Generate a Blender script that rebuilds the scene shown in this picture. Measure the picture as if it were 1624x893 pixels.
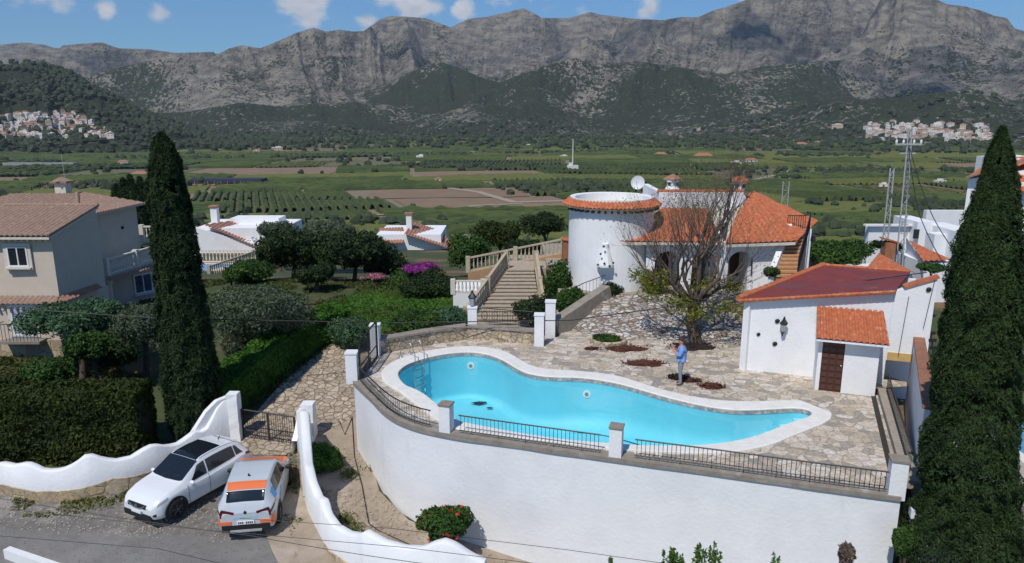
import bpy, math, random
import numpy as np
from mathutils import Vector, Matrix
random.seed(7); RNG = np.random.default_rng(7)
for o in list(bpy.data.objects): bpy.data.objects.remove(o)
S = bpy.context.scene; C = S.collection
R = math.radians
# ------------------------------------------------------------------ camera
CZ = 9.7; PITCH = math.atan((446.5-180)/1150.0)
cam = bpy.data.cameras.new('camera'); co = bpy.data.objects.new('camera', cam); C.objects.link(co)
co.location = (0, 0, CZ); co.rotation_euler = (R(90)-PITCH, 0, 0)
cam.sensor_width = 36; cam.lens = 1150/1624*36; cam.clip_start = .5; cam.clip_end = 30000
S.camera = co
# ------------------------------------------------------------------ sky, sun, exposure
SUN_AZ, SUN_EL = R(27), R(55)          # azimuth: degrees to the left of straight behind the camera
sdir = Vector((-math.sin(SUN_AZ)*math.cos(SUN_EL), -math.cos(SUN_AZ)*math.cos(SUN_EL), math.sin(SUN_EL)))
w = bpy.data.worlds.new('World'); S.world = w; w.use_nodes = True
nt = w.node_tree; N = nt.nodes; L = nt.links
bg = N['Background']
sky = N.new('ShaderNodeTexSky'); sky.sky_type = 'NISHITA'; sky.sun_disc = False
sky.sun_elevation = SUN_EL; sky.sun_rotation = math.atan2(sdir.x, sdir.y)
sky.altitude = 100; sky.air_density = 1.0; sky.dust_density = .3; sky.ozone_density = 2.5
bg.inputs['Strength'].default_value = .10
tc = N.new('ShaderNodeTexCoord')
# clouds: soft noise patches at chosen places of the sky sphere
def sky_dir(px, py):
    u = (px-812)/1150; v = (py-446.5)/1150; c, s = math.cos(PITCH), math.sin(PITCH)
    return Vector((u, c-v*s, -(s+v*c))).normalized()
nz = N.new('ShaderNodeTexNoise'); nz.inputs['Scale'].default_value = 26; nz.inputs['Detail'].default_value = 7; nz.inputs['Roughness'].default_value = .6
mp = N.new('ShaderNodeMapping'); mp.inputs['Scale'].default_value = (1, 1, 1.7)
L.new(tc.outputs['Generated'], mp.inputs['Vector']); L.new(mp.outputs['Vector'], nz.inputs['Vector'])
acc = None
for px, py, rad, amp in [(480,-4,.062,1.0),(452,2,.04,.7),(655,4,.05,.95),(735,18,.034,.85),(585,38,.03,.75),(690,8,.035,.6),(170,14,.025,.8),(250,22,.028,.75),(95,2,.03,.6),(60,-4,.03,.5),(1028,8,.034,.9),(875,12,.03,.5),(930,24,.03,.45),(30,4,.02,.4),(790,0,.04,.5),(610,-60,.09,.9),(1300,-90,.16,1.0),(900,-130,.14,.9),(250,-110,.12,.8)]:
    d = sky_dir(px, py)
    vd = N.new('ShaderNodeVectorMath'); vd.operation = 'DISTANCE'; vd.inputs[1].default_value = d
    nrm = N.new('ShaderNodeVectorMath'); nrm.operation = 'NORMALIZE'; L.new(tc.outputs['Generated'], nrm.inputs[0]); L.new(nrm.outputs[0], vd.inputs[0])
    mr = N.new('ShaderNodeMapRange'); mr.interpolation_type = 'SMOOTHSTEP'
    mr.inputs['From Min'].default_value = rad; mr.inputs['From Max'].default_value = 0; mr.inputs['To Max'].default_value = amp
    L.new(vd.outputs['Value'], mr.inputs['Value'])
    if acc is None: acc = mr.outputs[0]
    else:
        mx = N.new('ShaderNodeMath'); mx.operation = 'MAXIMUM'; L.new(acc, mx.inputs[0]); L.new(mr.outputs[0], mx.inputs[1]); acc = mx.outputs[0]
ad = N.new('ShaderNodeMath'); ad.operation = 'MULTIPLY_ADD'; ad.inputs[1].default_value = .62; L.new(acc, ad.inputs[0]); L.new(nz.outputs['Fac'], ad.inputs[2])
cr = N.new('ShaderNodeMapRange'); cr.interpolation_type = 'SMOOTHSTEP'; cr.inputs['From Min'].default_value = .68; cr.inputs['From Max'].default_value = .98
L.new(ad.outputs[0], cr.inputs['Value'])
nz2 = N.new('ShaderNodeTexNoise'); nz2.inputs['Scale'].default_value = 40; nz2.inputs['Detail'].default_value = 4; L.new(mp.outputs['Vector'], nz2.inputs['Vector'])
cc = N.new('ShaderNodeMix'); cc.data_type = 'RGBA'; cc.inputs[6].default_value = (3.4, 3.9, 4.8, 1); cc.inputs[7].default_value = (8.2, 8.3, 8.7, 1); L.new(nz2.outputs['Fac'], cc.inputs[0])
hs = N.new('ShaderNodeMix'); hs.data_type = 'RGBA'; hs.blend_type = 'MULTIPLY'; hs.inputs[0].default_value = 1; hs.inputs[7].default_value = (.40, .72, 1.03, 1)
L.new(sky.outputs['Color'], hs.inputs[6])
mm = N.new('ShaderNodeMix'); mm.data_type = 'RGBA'; L.new(cr.outputs[0], mm.inputs[0]); L.new(hs.outputs[2], mm.inputs[6]); L.new(cc.outputs[2], mm.inputs[7])
L.new(mm.outputs[2], bg.inputs['Color'])
sl = bpy.data.lights.new('sun', 'SUN'); sl.energy = 3.6; sl.angle = R(.5); sl.color = (1, .95, .88)
so = bpy.data.objects.new('sun', sl); C.objects.link(so); so.location = (0, 0, 60)
so.rotation_euler = sdir.to_track_quat('Z', 'Y').to_euler()
S.view_settings.view_transform = 'Standard'; S.view_settings.look = 'None'; S.view_settings.gamma = 1; S.view_settings.exposure = 0.04
S.render.engine = 'CYCLES'
# ------------------------------------------------------------------ geometry of the view (where a sight line meets a height or a distance)
F = 1150.; CX = 812.; CY = 446.5; cp, sp = math.cos(PITCH), math.sin(PITCH)
def ray(px, py):
    u = (px-CX)/F; v = (py-CY)/F
    return Vector((u, cp-v*sp, -(sp+v*cp)))
def G(px, py, z=0.):
    d = ray(px, py); t = (z-CZ)/d.z; return Vector((d.x*t, d.y*t, z))
def D(px, py, Y):
    d = ray(px, py); t = Y/d.y; return Vector((d.x*t, Y, CZ+d.z*t))
# ------------------------------------------------------------------ noise (numpy value noise)
def _h(i, j, s):
    n = (i*374761393+j*668265263+s*1442695041) & 0xffffffff
    n = ((n ^ (n >> 13))*1274126177) & 0xffffffff
    return ((n ^ (n >> 16)) & 0xffff)/65535.
def vnoise(x, y, s=0):
    x = np.asarray(x, float); y = np.asarray(y, float)
    i = np.floor(x).astype(np.int64); j = np.floor(y).astype(np.int64); fx = x-i; fy = y-j
    fx = fx*fx*(3-2*fx); fy = fy*fy*(3-2*fy)
    a = _h(i, j, s); b = _h(i+1, j, s); c = _h(i, j+1, s); d = _h(i+1, j+1, s)
    return a+(b-a)*fx+(c-a)*fy+(a-b-c+d)*fx*fy
def fbm(x, y, o=5, s=0, ridged=False):
    t = 0; a = .5; tot = 0
    for k in range(o):
        n = vnoise(x, y, s+k*17)
        if ridged: n = 1-np.abs(2*n-1)
        t = t+a*n; tot += a; a *= .5; x = x*2.03+3.1; y = y*2.03+1.7
    return t/tot
# ------------------------------------------------------------------ terrain
TY = [-60, 0, 10, 16, 20, 22, 25, 28, 34, 40, 46, 60, 75, 95, 150, 250, 400, 9000]
TZ = [-6, -4.6, -3.9, -3.5, -3.2, -3.05, -2.85, -2.45, -1.2, -.8, -1.0, -3.5, -5.5, -8, -22, -38, -45, -45]
DECK = [(-5.75,25.6),(-4.3,23.1),(-3.4,21.9),(-2.2,21.3),(.4,20.4),(2.9,19.6),(5.75,18.7),(10.1,17.4),(13,24.6),(17.3,26),(17,31),(8.9,31.5),(1.3,31),(-2,30.5),(-5.6,28.5)]
def in_poly(x, y, poly):
    x = np.asarray(x, float); y = np.asarray(y, float); r = np.zeros(x.shape, bool); n = len(poly)
    for k in range(n):
        x1, y1 = poly[k]; x2, y2 = poly[(k+1) % n]
        c = ((y1 > y) != (y2 > y)) & (x < (x2-x1)*(y-y1)/(y2-y1+1e-12)+x1)
        r ^= c
    return r
def gz(x, y):
    x = np.asarray(x, float); y = np.asarray(y, float)
    z = np.interp(y, TY, TZ)
    z = z-.12*np.clip(x+6, 0, 14)*np.clip((30-y)/6, 0, 1)
    far = np.clip((y-60)/200, 0, 1)
    z = z+far*(fbm(x/160., y/160., 3, 5)-.5)*5
    # the lawn slope at the left below the road level
    z = z + np.clip((-14-x)/20, 0, 1)*np.clip((y-26)/8, 0, 1)*np.clip((44-y)/8, 0, 1)*.1
    z = z-np.clip(np.hypot(x, y)-9000, 0, 1)*0
    return z
def gzn(x, y): return float(gz(np.array([x]), np.array([y]))[0])
LAYERS = [ # crest distance, rise width, vegetation, skyline points in photo pixels
 (5600, 2300, .30, [(-250,74),(-60,70),(0,67),(34,64.5),(67,65.5),(84,71),(101,72),(134,69),(161,67),(188,76.6),(235,78),(279,84),(343,82),(420,90),(500,100),(700,110),(1900,110)]),
 (4700, 2300, .30, [(-250,200),(250,200),(330,95),(346,86),(363,77),(383,71.5),(413,76.6),(437,67),(470,52),(497,44),(517,50),(538,47),(560,50),(577,49),(604,30),(621,25),(651,27),(674,28.5),(698,37),(715,43.7),(742,30),(768,27),(802,20),(829,13),(846,20),(859,28.5),(903,28.5),(920,23.5),(936.5,19),(950,23),(977,26),(1010,30),(1051,32),(1080,27),(1107,27.5),(1130,17),(1154,10),(1177,2),(1220,-12),(1300,-14),(1400,-16),(1460,-9),(1487,0),(1503,7),(1530,10),(1557,17),(1577,25),(1597,28.5),(1609,45),(1624,49),(1700,70),(1900,110)]),
 (3900, 1300, .56, [(-250,160),(60,150),(148,118),(202,104),(252,94),(286,91),(312,101),(346,96),(380,110),(440,125),(520,88),(560,96),(600,112),(640,80),(690,70),(730,90),(768,121),(825,97),(903,67),(953,57),(987,67),(1027,84),(1080,101),(1130,92),(1180,70),(1230,50),(1290,62),(1330,70),(1450,60),(1540,66),(1624,82),(1900,110)]),
 (3000, 1000, .70, [(-250,190),(130,190),(250,165),(330,150),(420,140),(520,150),(607,134),(681,101),(701,99),(728,107.5),(775,128),(792,131),(876,101),(913,92),(943,104),(1010,97),(1080,107),(1150,118),(1220,104),(1330,96),(1450,100),(1530,92),(1624,108),(1900,130)]),
 (2300, 650, .72, [(-250,150),(100,180),(200,178),(290,176),(380,160),(450,166),(560,158),(640,166),(720,160),(800,168),(900,158),(980,166),(1060,160),(1130,158),(1190,150),(1260,148),(1380,156),(1500,146),(1624,156),(1900,150)]),
 (1720, 520, .97, [(-450,60),(-250,80),(-60,96),(0,102),(64,102),(111,116),(144,136),(185,155),(222,178),(269,192),(302,206),(360,214),(430,220),(1900,240)]),
]
LP = []
for rc, wd, veg, pts in LAYERS:
    az = []; te = []
    for px, py in pts:
        d = ray(px, py); az.append(math.atan2(d.x, d.y)); te.append(d.z/math.hypot(d.x, d.y))
    LP.append((rc, wd, veg, np.array(az), np.array(te)))
def mz(x, y, want_veg=False):
    x = np.asarray(x, float); y = np.asarray(y, float)
    r = np.hypot(x, y); az = np.arctan2(x, y)
    H = np.full(x.shape, -60.); V = np.full(x.shape, .8)
    wx = (fbm(x/700., y/700., 3, 40)-.5); wy = (fbm(x/700., y/700., 3, 60)-.5)
    for k, (rc, wd, veg, a, te) in enumerate(LP):
        rr = rc*(1+.10*(fbm(az*9+k*5, az*0+k, 3, 80)-.5))
        crest = CZ+rr*np.interp(az, a, te)+45
        t = (r-(rr-wd))/wd
        spur = .30*(fbm(az*(16+3*k)+wx*1.2+k*7, r/2600.+k, 4, 90+k, True)-.5)
        tt = np.clip(t+spur*np.clip(1-t, 0, 1)*np.clip(t*2.5, 0, 1)*1.6, 0, 1)
        front = tt**(1.25 if k < 5 else 1.05)
        back = np.clip(1-(t-1)*.8, .2, 1)
        h = -45+crest*front*np.where(t > 1, back, 1)
        h = np.where(t <= 0, -60, h)
        rel = np.clip(crest/400, .12, 1)
        damp = np.clip(np.abs(1-t)*6, .12, 1)*np.clip(t*4, 0, 1)
        xr = x*.83-y*.56; yr_ = x*.56+y*.83
        h = h+((fbm(xr/620.+wx*1.5, yr_/1000.+wy*1.5, 2, 27+k)-.5)*1.2+(fbm(xr/900.+wx*1.5, yr_/1500.+wy*1.5, 1, 47+k, True)-.62)*.45)*560*rel*damp*(1 if k < 5 else .25)
        h = h+(fbm(x/300.+wx, y/360.+wy, 5, 7+k, True)-.55)*95*rel*damp
        h = np.minimum(h, CZ+r*np.interp(az, a, te)+0*h)
        m = h > H
        V = np.where(m, veg, V); H = np.where(m, h, H)
    if want_veg: return H, V
    return H
def ground(x, y):
    x = np.atleast_1d(x).astype(float); y = np.atleast_1d(y).astype(float)
    g = gz(x, y); far = np.hypot(x, y) > 1100
    if far.any(): g = g.copy(); g[far] = np.maximum(g[far], mz(x[far], y[far]))
    return g
def hit(px, py, t0=60, t1=3200, n=420):
    d = ray(px, py); d = d/math.hypot(d.x, d.y)
    t = np.geomspace(t0, t1, n); g = ground(d.x*t, d.y*t); zz = CZ+d.z*t
    i = np.argmax(zz < g)
    if not (zz < g).any(): return None
    t = np.linspace(t[max(i-1, 0)], t[i], 40); g = ground(d.x*t, d.y*t); zz = CZ+d.z*t; i = int(np.argmax(zz < g)) if (zz < g).any() else 39
    return Vector((d.x*t[i], d.y*t[i], g[i]))
# ------------------------------------------------------------------ mesh builder
class MB:
    def __init__(s): s.v = []; s.f = []; s.m = []; s.mi = 0
    def add(s, vs, fs):
        b = len(s.v); s.v += [tuple(p) for p in vs]; s.f += [tuple(b+i for i in f) for f in fs]; s.m += [s.mi]*len(fs); return s
    def box(s, c, size, rz=0):
        x, y, z = [a/2 for a in size]; ca, sa = math.cos(rz), math.sin(rz)
        vs = []
        for dz in (-z, z):
            for dx, dy in ((-x,-y),(x,-y),(x,y),(-x,y)):
                vs.append((c[0]+dx*ca-dy*sa, c[1]+dx*sa+dy*ca, c[2]+dz))
        return s.add(vs, [(3,2,1,0),(4,5,6,7),(0,1,5,4),(1,2,6,5),(2,3,7,6),(3,0,4,7)])
    def prism(s, poly, z0, z1):
        a = sum(poly[i][0]*poly[(i+1) % len(poly)][1]-poly[(i+1) % len(poly)][0]*poly[i][1] for i in range(len(poly)))
        if a < 0: poly = poly[::-1]
        n = len(poly); f0 = z0 if callable(z0) else (lambda x, y: z0); f1 = z1 if callable(z1) else (lambda x, y: z1)
        vs = [(x, y, f0(x, y)) for x, y in poly]+[(x, y, f1(x, y)) for x, y in poly]
        return s.add(vs, [tuple(range(n-1, -1, -1)), tuple(range(n, 2*n))]+[(i, (i+1) % n, n+(i+1) % n, n+i) for i in range(n)])
    def seg(s, a, b, wdt, h, up=0):      # a beam from a to b, width and height
        a = Vector(a); b = Vector(b); d = b-a; n = Vector((-d.y, d.x, 0))
        n = n.normalized()*wdt/2 if n.length > 1e-6 else Vector((wdt/2, 0, 0))
        u = d.cross(n).normalized()*(-1); 
        if u.z < 0: u = -u
        u = u*h/2
        vs = [a-n-u, a+n-u, a+n+u, a-n+u, b-n-u, b+n-u, b+n+u, b-n+u]
        return s.add(vs, [(0,1,2,3),(7,6,5,4),(0,4,5,1),(1,5,6,2),(2,6,7,3),(3,7,4,0)])
    def tube(s, pts, r, n=6, cap=True):
        pts = [Vector(p) for p in pts]; rs = r if isinstance(r, (list, tuple)) else [r]*len(pts)
        vs = []; up = Vector((.13, .21, .97)).normalized()
        for i, p in enumerate(pts):
            t = (pts[min(i+1, len(pts)-1)]-pts[max(i-1, 0)])
            t = t.normalized() if t.length > 1e-9 else Vector((0, 0, 1))
            a = t.cross(up); a = a.normalized() if a.length > 1e-3 else t.cross(Vector((1, 0, 0))).normalized(); b = t.cross(a)
            for k in range(n):
                q = 2*math.pi*k/n; vs.append(p+(a*math.cos(q)+b*math.sin(q))*rs[i])
        fs = []
        for i in range(len(pts)-1):
            for k in range(n):
                k2 = (k+1) % n; fs.append((i*n+k, i*n+k2, (i+1)*n+k2, (i+1)*n+k))
        if cap: fs += [tuple(range(n)), tuple(range(len(pts)*n-1, (len(pts)-1)*n-1, -1))]
        return s.add(vs, fs)
    def lathe(s, prof, c=(0, 0, 0), n=12):
        vs = []; fs = []
        for r, z in prof:
            for k in range(n): q = 2*math.pi*k/n; vs.append((c[0]+r*math.cos(q), c[1]+r*math.sin(q), c[2]+z))
        for i in range(len(prof)-1):
            for k in range(n): k2 = (k+1) % n; fs.append((i*n+k, i*n+k2, (i+1)*n+k2, (i+1)*n+k))
        fs += [tuple(range(n-1, -1, -1)), tuple(range((len(prof)-1)*n, len(prof)*n))]
        return s.add(vs, fs)
    def grid(s, P):                       # P[i][j] points
        n, m = len(P), len(P[0])
        return s.add([p for r in P for p in r], [(i*m+j, i*m+j+1, (i+1)*m+j+1, (i+1)*m+j) for i in range(n-1) for j in range(m-1)])
    def ball(s, c, r, n=8, sq=(1, 1, 1), jit=0):
        vs = []; 
        for i in range(1, n):
            a = math.pi*i/n
            for k in range(n+2):
                q = 2*math.pi*k/(n+2); j = 1+random.uniform(-jit, jit)
                vs.append((c[0]+r*sq[0]*j*math.sin(a)*math.cos(q), c[1]+r*sq[1]*j*math.sin(a)*math.sin(q), c[2]+r*sq[2]*j*math.cos(a)))
        m = n+2; fs = [(i*m+k, (i+1)*m+k, (i+1)*m+(k+1) % m, i*m+(k+1) % m) for i in range(n-2) for k in range(m)]
        t = len(vs); vs += [(c[0], c[1], c[2]+r*sq[2]), (c[0], c[1], c[2]-r*sq[2])]
        fs += [(t, k, (k+1) % m) for k in range(m)]+[(t+1, (n-2)*m+(k+1) % m, (n-2)*m+k) for k in range(m)]
        return s.add(vs, fs)
TR = {}
def _tr(o):
    while o.parent: o = o.parent
    return TR.get(o.name, (Vector((0, 0, 0)), 0))
def mesh_obj(name, mb, mats, parent=None, world=False, origin=None, smooth=False):
    me = bpy.data.meshes.new(name)
    v = np.array(mb.v, float).reshape(-1, 3)
    if parent is not None and world:
        loc, rz = _tr(parent); v = v-np.array(loc); c, s_ = math.cos(-rz), math.sin(-rz)
        v = np.stack([v[:, 0]*c-v[:, 1]*s_, v[:, 0]*s_+v[:, 1]*c, v[:, 2]], 1)
    if origin is not None: v = v-np.array(origin)
    me.from_pydata(v.tolist(), [], mb.f)
    if not isinstance(mats, (list, tuple)): mats = [mats]
    for m in mats: me.materials.append(m)
    if len(mats) > 1: me.polygons.foreach_set('material_index', mb.m)
    if smooth: me.polygons.foreach_set('use_smooth', [True]*len(me.polygons))
    me.validate(); me.update()
    o = bpy.data.objects.new(name, me); C.objects.link(o)
    if origin is not None: o.location = origin
    if parent is not None: o.parent = parent
    return o
def thing(name, label, cat, loc=(0, 0, 0), rz=0, group=None):
    o = bpy.data.objects.new(name, None); C.objects.link(o); o.location = loc; o.rotation_euler = (0, 0, rz)
    o.empty_display_size = .3
    o['label'] = label; o['category'] = cat
    if group: o['group'] = group
    TR[o.name] = (Vector(loc), rz); return o
def tag(o, label, cat, group=None, kind=None):
    o['label'] = label; o['category'] = cat
    if group: o['group'] = group
    if kind: o['kind'] = kind
    return o
def struct(name, mb, m, smooth=False, kind='structure'):
    o = mesh_obj(name, mb, m, smooth=smooth); o['kind'] = kind; return o
def part(name, mb, m, parent, smooth=False): return mesh_obj(name, mb, m, parent, world=True, smooth=smooth)   # vertices given in world space
def lpart(name, mb, m, parent, smooth=False): return mesh_obj(name, mb, m, parent, smooth=smooth)              # vertices given in the thing's space
def kids(o): return [c for c in bpy.data.objects if c.parent == o]
def copy_tree(o, parent=None):
    c = o.copy(); C.objects.link(c)
    if parent is not None: c.parent = parent
    for k in kids(o): copy_tree(k, c)
    return c
# ------------------------------------------------------------------ materials
def mat(name, c1, c2=None, scale=3., rough=.85, bump=0., bscale=20., detail=5, metal=0., lo=.35, hi=.65, coat=0., spec=None, stretch=None, world=False):
    m = bpy.data.materials.new(name); m.use_nodes = True; n = m.node_tree.nodes; l = m.node_tree.links; b = n['Principled BSDF']
    b.inputs['Roughness'].default_value = rough; b.inputs['Metallic'].default_value = metal; b.inputs['Coat Weight'].default_value = coat
    if spec is not None: b.inputs['Specular IOR Level'].default_value = spec
    b.inputs['Base Color'].default_value = (*c1, 1)
    t = n.new('ShaderNodeTexCoord'); src = t.outputs['Object']
    if world: g = n.new('ShaderNodeNewGeometry'); src = g.outputs['Position']
    if stretch: mpn = n.new('ShaderNodeMapping'); mpn.inputs['Scale'].default_value = stretch; l.new(src, mpn.inputs['Vector']); src = mpn.outputs['Vector']
    if c2 is not None:
        z = n.new('ShaderNodeTexNoise'); z.inputs['Scale'].default_value = scale; z.inputs['Detail'].default_value = detail; z.inputs['Roughness'].default_value = .65; l.new(src, z.inputs['Vector'])
        r = n.new('ShaderNodeMapRange'); r.inputs['From Min'].default_value = lo; r.inputs['From Max'].default_value = hi; l.new(z.outputs['Fac'], r.inputs['Value'])
        x = n.new('ShaderNodeMix'); x.data_type = 'RGBA'; x.inputs[6].default_value = (*c1, 1); x.inputs[7].default_value = (*c2, 1)
        l.new(r.outputs[0], x.inputs[0]); l.new(x.outputs[2], b.inputs['Base Color'])
    if bump:
        z = n.new('ShaderNodeTexNoise'); z.inputs['Scale'].default_value = bscale; z.inputs['Detail'].default_value = 4; l.new(src, z.inputs['Vector'])
        bp = n.new('ShaderNodeBump'); bp.inputs['Strength'].default_value = bump; bp.inputs['Distance'].default_value = .03; l.new(z.outputs['Fac'], bp.inputs['Height']); l.new(bp.outputs[0], b.inputs['Normal'])
    return m
def mixc(m, fac, c):                     # overlay colour c over the current base colour by fac socket
    n = m.node_tree.nodes; l = m.node_tree.links; b = n['Principled BSDF']
    x = n.new('ShaderNodeMix'); x.data_type = 'RGBA'; x.inputs[7].default_value = (*c, 1)
    s = b.inputs['Base Color']
    if s.is_linked: l.new(s.links[0].from_socket, x.inputs[6])
    else: x.inputs[6].default_value = s.default_value
    l.new(fac, x.inputs[0]); l.new(x.outputs[2], s)
def noise_fac(m, scale, lo, hi, detail=4, stretch=None, world=True, off=0):
    n = m.node_tree.nodes; l = m.node_tree.links
    g = n.new('ShaderNodeNewGeometry') if world else n.new('ShaderNodeTexCoord')
    mp_ = n.new('ShaderNodeMapping'); mp_.inputs['Scale'].default_value = stretch or (1, 1, 1); mp_.inputs['Location'].default_value = (off, off*.7, off*.3)
    l.new(g.outputs['Position' if world else 'Object'], mp_.inputs['Vector'])
    z = n.new('ShaderNodeTexNoise'); z.inputs['Scale'].default_value = scale; z.inputs['Detail'].default_value = detail; l.new(mp_.outputs[0], z.inputs['Vector'])
    r = n.new('ShaderNodeMapRange'); r.inputs['From Min'].default_value = lo; r.inputs['From Max'].default_value = hi; l.new(z.outputs['Fac'], r.inputs['Value'])
    return r.outputs[0]
def stones(name, cols, scale, joint, jw=.06, rough=.85, bump=.5, stretch=(1, 1, 1), distort=.25):   # irregular flagstones or rubble
    m = mat(name, cols[0], rough=rough); n = m.node_tree.nodes; l = m.node_tree.links; b = n['Principled BSDF']
    g = n.new('ShaderNodeNewGeometry'); mp_ = n.new('ShaderNodeMapping'); mp_.inputs['Scale'].default_value = stretch; l.new(g.outputs['Position'], mp_.inputs['Vector'])
    z = n.new('ShaderNodeTexNoise'); z.inputs['Scale'].default_value = scale*.9; z.inputs['Detail'].default_value = 3; l.new(mp_.outputs[0], z.inputs['Vector'])
    va = n.new('ShaderNodeVectorMath'); va.operation = 'MULTIPLY_ADD'; va.inputs[1].default_value = (distort/scale,)*3; l.new(z.outputs['Color'], va.inputs[0]); l.new(mp_.outputs[0], va.inputs[2])
    v1 = n.new('ShaderNodeTexVoronoi'); v1.inputs['Scale'].default_value = scale; l.new(va.outputs[0], v1.inputs['Vector'])
    v2 = n.new('ShaderNodeTexVoronoi'); v2.feature = 'DISTANCE_TO_EDGE'; v2.inputs['Scale'].default_value = scale; l.new(va.outputs[0], v2.inputs['Vector'])
    cr_ = n.new('ShaderNodeValToRGB'); cr_.color_ramp.interpolation = 'CONSTANT'
    e = cr_.color_ramp.elements
    while len(e) < len(cols): e.new(.5)
    for i, c in enumerate(cols): e[i].position = i/len(cols); e[i].color = (*c, 1)
    sx = n.new('ShaderNodeSeparateColor'); l.new(v1.outputs['Color'], sx.inputs[0]); l.new(sx.outputs[0], cr_.inputs[0])
    z3 = n.new('ShaderNodeTexNoise'); z3.inputs['Scale'].default_value = 9; z3.inputs['Detail'].default_value = 6; l.new(g.outputs['Position'], z3.inputs['Vector'])
    hv = n.new('ShaderNodeHueSaturation'); mr_ = n.new('ShaderNodeMapRange'); mr_.inputs['From Min'].default_value = .3; mr_.inputs['From Max'].default_value = .7; mr_.inputs['To Min'].default_value = .68; mr_.inputs['To Max'].default_value = 1.25
    l.new(z3.outputs['Fac'], mr_.inputs['Value']); l.new(mr_.outputs[0], hv.inputs['Value']); l.new(cr_.outputs[0], hv.inputs['Color'])
    r = n.new('ShaderNodeMapRange'); r.inputs['From Min'].default_value = jw*.4; r.inputs['From Max'].default_value = jw; l.new(v2.outputs['Distance'], r.inputs['Value'])
    x = n.new('ShaderNodeMix'); x.data_type = 'RGBA'; x.inputs[6].default_value = (*joint, 1); l.new(hv.outputs[0], x.inputs[7]); l.new(r.outputs[0], x.inputs[0]); l.new(x.outputs[2], b.inputs['Base Color'])
    bp = n.new('ShaderNodeBump'); bp.inputs['Strength'].default_value = bump; bp.inputs['Distance'].default_value = .03; l.new(r.outputs[0], bp.inputs['Height']); l.new(bp.outputs[0], b.inputs['Normal'])
    return m
def leafmat(name, c1, c2, scale=.9, c3=None):
    m = mat(name, c1, c2, scale=scale, rough=.7, detail=2, lo=.38, hi=.62, spec=.25)
    n = m.node_tree.nodes; l = m.node_tree.links; b = n['Principled BSDF']
    at = n.new('ShaderNodeAttribute'); at.attribute_name = 'tint'
    hv = n.new('ShaderNodeHueSaturation'); l.new(b.inputs['Base Color'].links[0].from_socket, hv.inputs['Color']); l.new(at.outputs['Fac'], hv.inputs['Value']); l.new(hv.outputs[0], b.inputs['Base Color'])
    tr = n.new('ShaderNodeBsdfTranslucent'); l.new(hv.outputs[0], tr.inputs['Color'])
    mx = n.new('ShaderNodeMixShader'); mx.inputs[0].default_value = .25; l.new(b.outputs[0], mx.inputs[1]); l.new(tr.outputs[0], mx.inputs[2]); l.new(mx.outputs[0], n['Material Output'].inputs['Surface'])
    return m
M = {}
M['white'] = mat('white_render', (.83, .83, .83), (.78, .785, .79), 1.2, .9, .35, 9)
mixc(M['white'], noise_fac(M['white'], 1.1, .62, .92, 6, (1.8, 1.8, .30)), (.66, .645, .61)); mixc(M['white'], noise_fac(M['white'], .5, .5, .8, 5, off=3), (.70, .705, .71)); mixc(M['white'], noise_fac(M['white'], 2.6, .72, .92, 7, (3, 3, .3), off=12), (.58, .56, .52))
M['whiter'] = mat('white_paint', (.80, .80, .79), (.74, .74, .73), 3, .8, .25, 14)
M['cream'] = mat('cream_render', (.60, .51, .41), (.55, .47, .38), 2, .9, .2, 20)
M['trimcream'] = mat('cream_trim', (.66, .61, .52), (.60, .55, .46), 4, .85, .1, 20)
M['stonetrim'] = mat('cast_stone', (.50, .42, .29), (.36, .31, .22), 6, .9, .3, 30)
M['tile'] = mat('terracotta_tile', (.52, .155, .06), (.36, .095, .04), 5, .85, .2, 30, world=True)
mixc(M['tile'], noise_fac(M['tile'], 2.4, .62, .74, 6), (.24, .12, .08)); mixc(M['tile'], noise_fac(M['tile'], 7, .55, .75, 3, (1, 1, 1), off=7), (.58, .27, .14))
M['tileold'] = mat('weathered_tile', (.33, .215, .155), (.24, .155, .115), 4, .9, .25, 30, world=True)
mixc(M['tileold'], noise_fac(M['tileold'], 6, .60, .72, 4), (.42, .33, .26))
M['tilepink'] = mat('pink_tile', (.40, .20, .13), (.29, .14, .10), 4, .9, .25, 30, world=True)
M['maroon'] = mat('maroon_roof_coating', (.23, .040, .034), (.165, .034, .034), 1.2, .8, .15, 12, world=True)
mixc(M['maroon'], noise_fac(M['maroon'], .55, .56, .66, 5, (1, 1.5, 1)), (.14, .055, .075)); mixc(M['maroon'], noise_fac(M['maroon'], 1.4, .62, .7, 6, off=4), (.26, .10, .07))
M['iron'] = mat('black_iron', (.015, .016, .018), rough=.5)
M['steel'] = mat('steel', (.45, .47, .48), rough=.35, metal=1)
M['galv'] = mat('galvanised_steel', (.42, .43, .43), (.32, .33, .33), 3, .6)
M['wood'] = mat('dark_wood', (.075, .028, .018), (.05, .02, .014), 8, .55, .1, 30, stretch=(6, 6, 1))
M['glass'] = mat('dark_glass', (.012, .016, .022), rough=.06, spec=.6)
M['frame'] = mat('white_frame', (.75, .75, .75), rough=.5)
M['black'] = mat('black_plastic', (.012, .012, .013), rough=.55)
M['rubber'] = mat('rubber', (.012, .012, .012), rough=.9)
M['rim'] = mat('alloy_rim', (.12, .12, .125), rough=.4, metal=.6)
M['carwhite'] = mat('white_car_paint', (.74, .76, .77), rough=.3, coat=.6)
M['carwhite_shaded'] = mat('pale_car_paint', (.50, .54, .57), rough=.32, coat=.6)  # white body greyed down, its shading is put into the paint colour
M['carorange'] = mat('orange_car_paint', (.80, .19, .06), rough=.35, coat=.4)
M['carblack'] = mat('black_car_paint', (.018, .018, .022), rough=.2, coat=.6)
M['carblue'] = mat('blue_car_graphic', (.06, .30, .62), rough=.4)
M['palelogo'] = mat('pale_blue_lettering', (.38, .56, .68), rough=.4)
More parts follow.
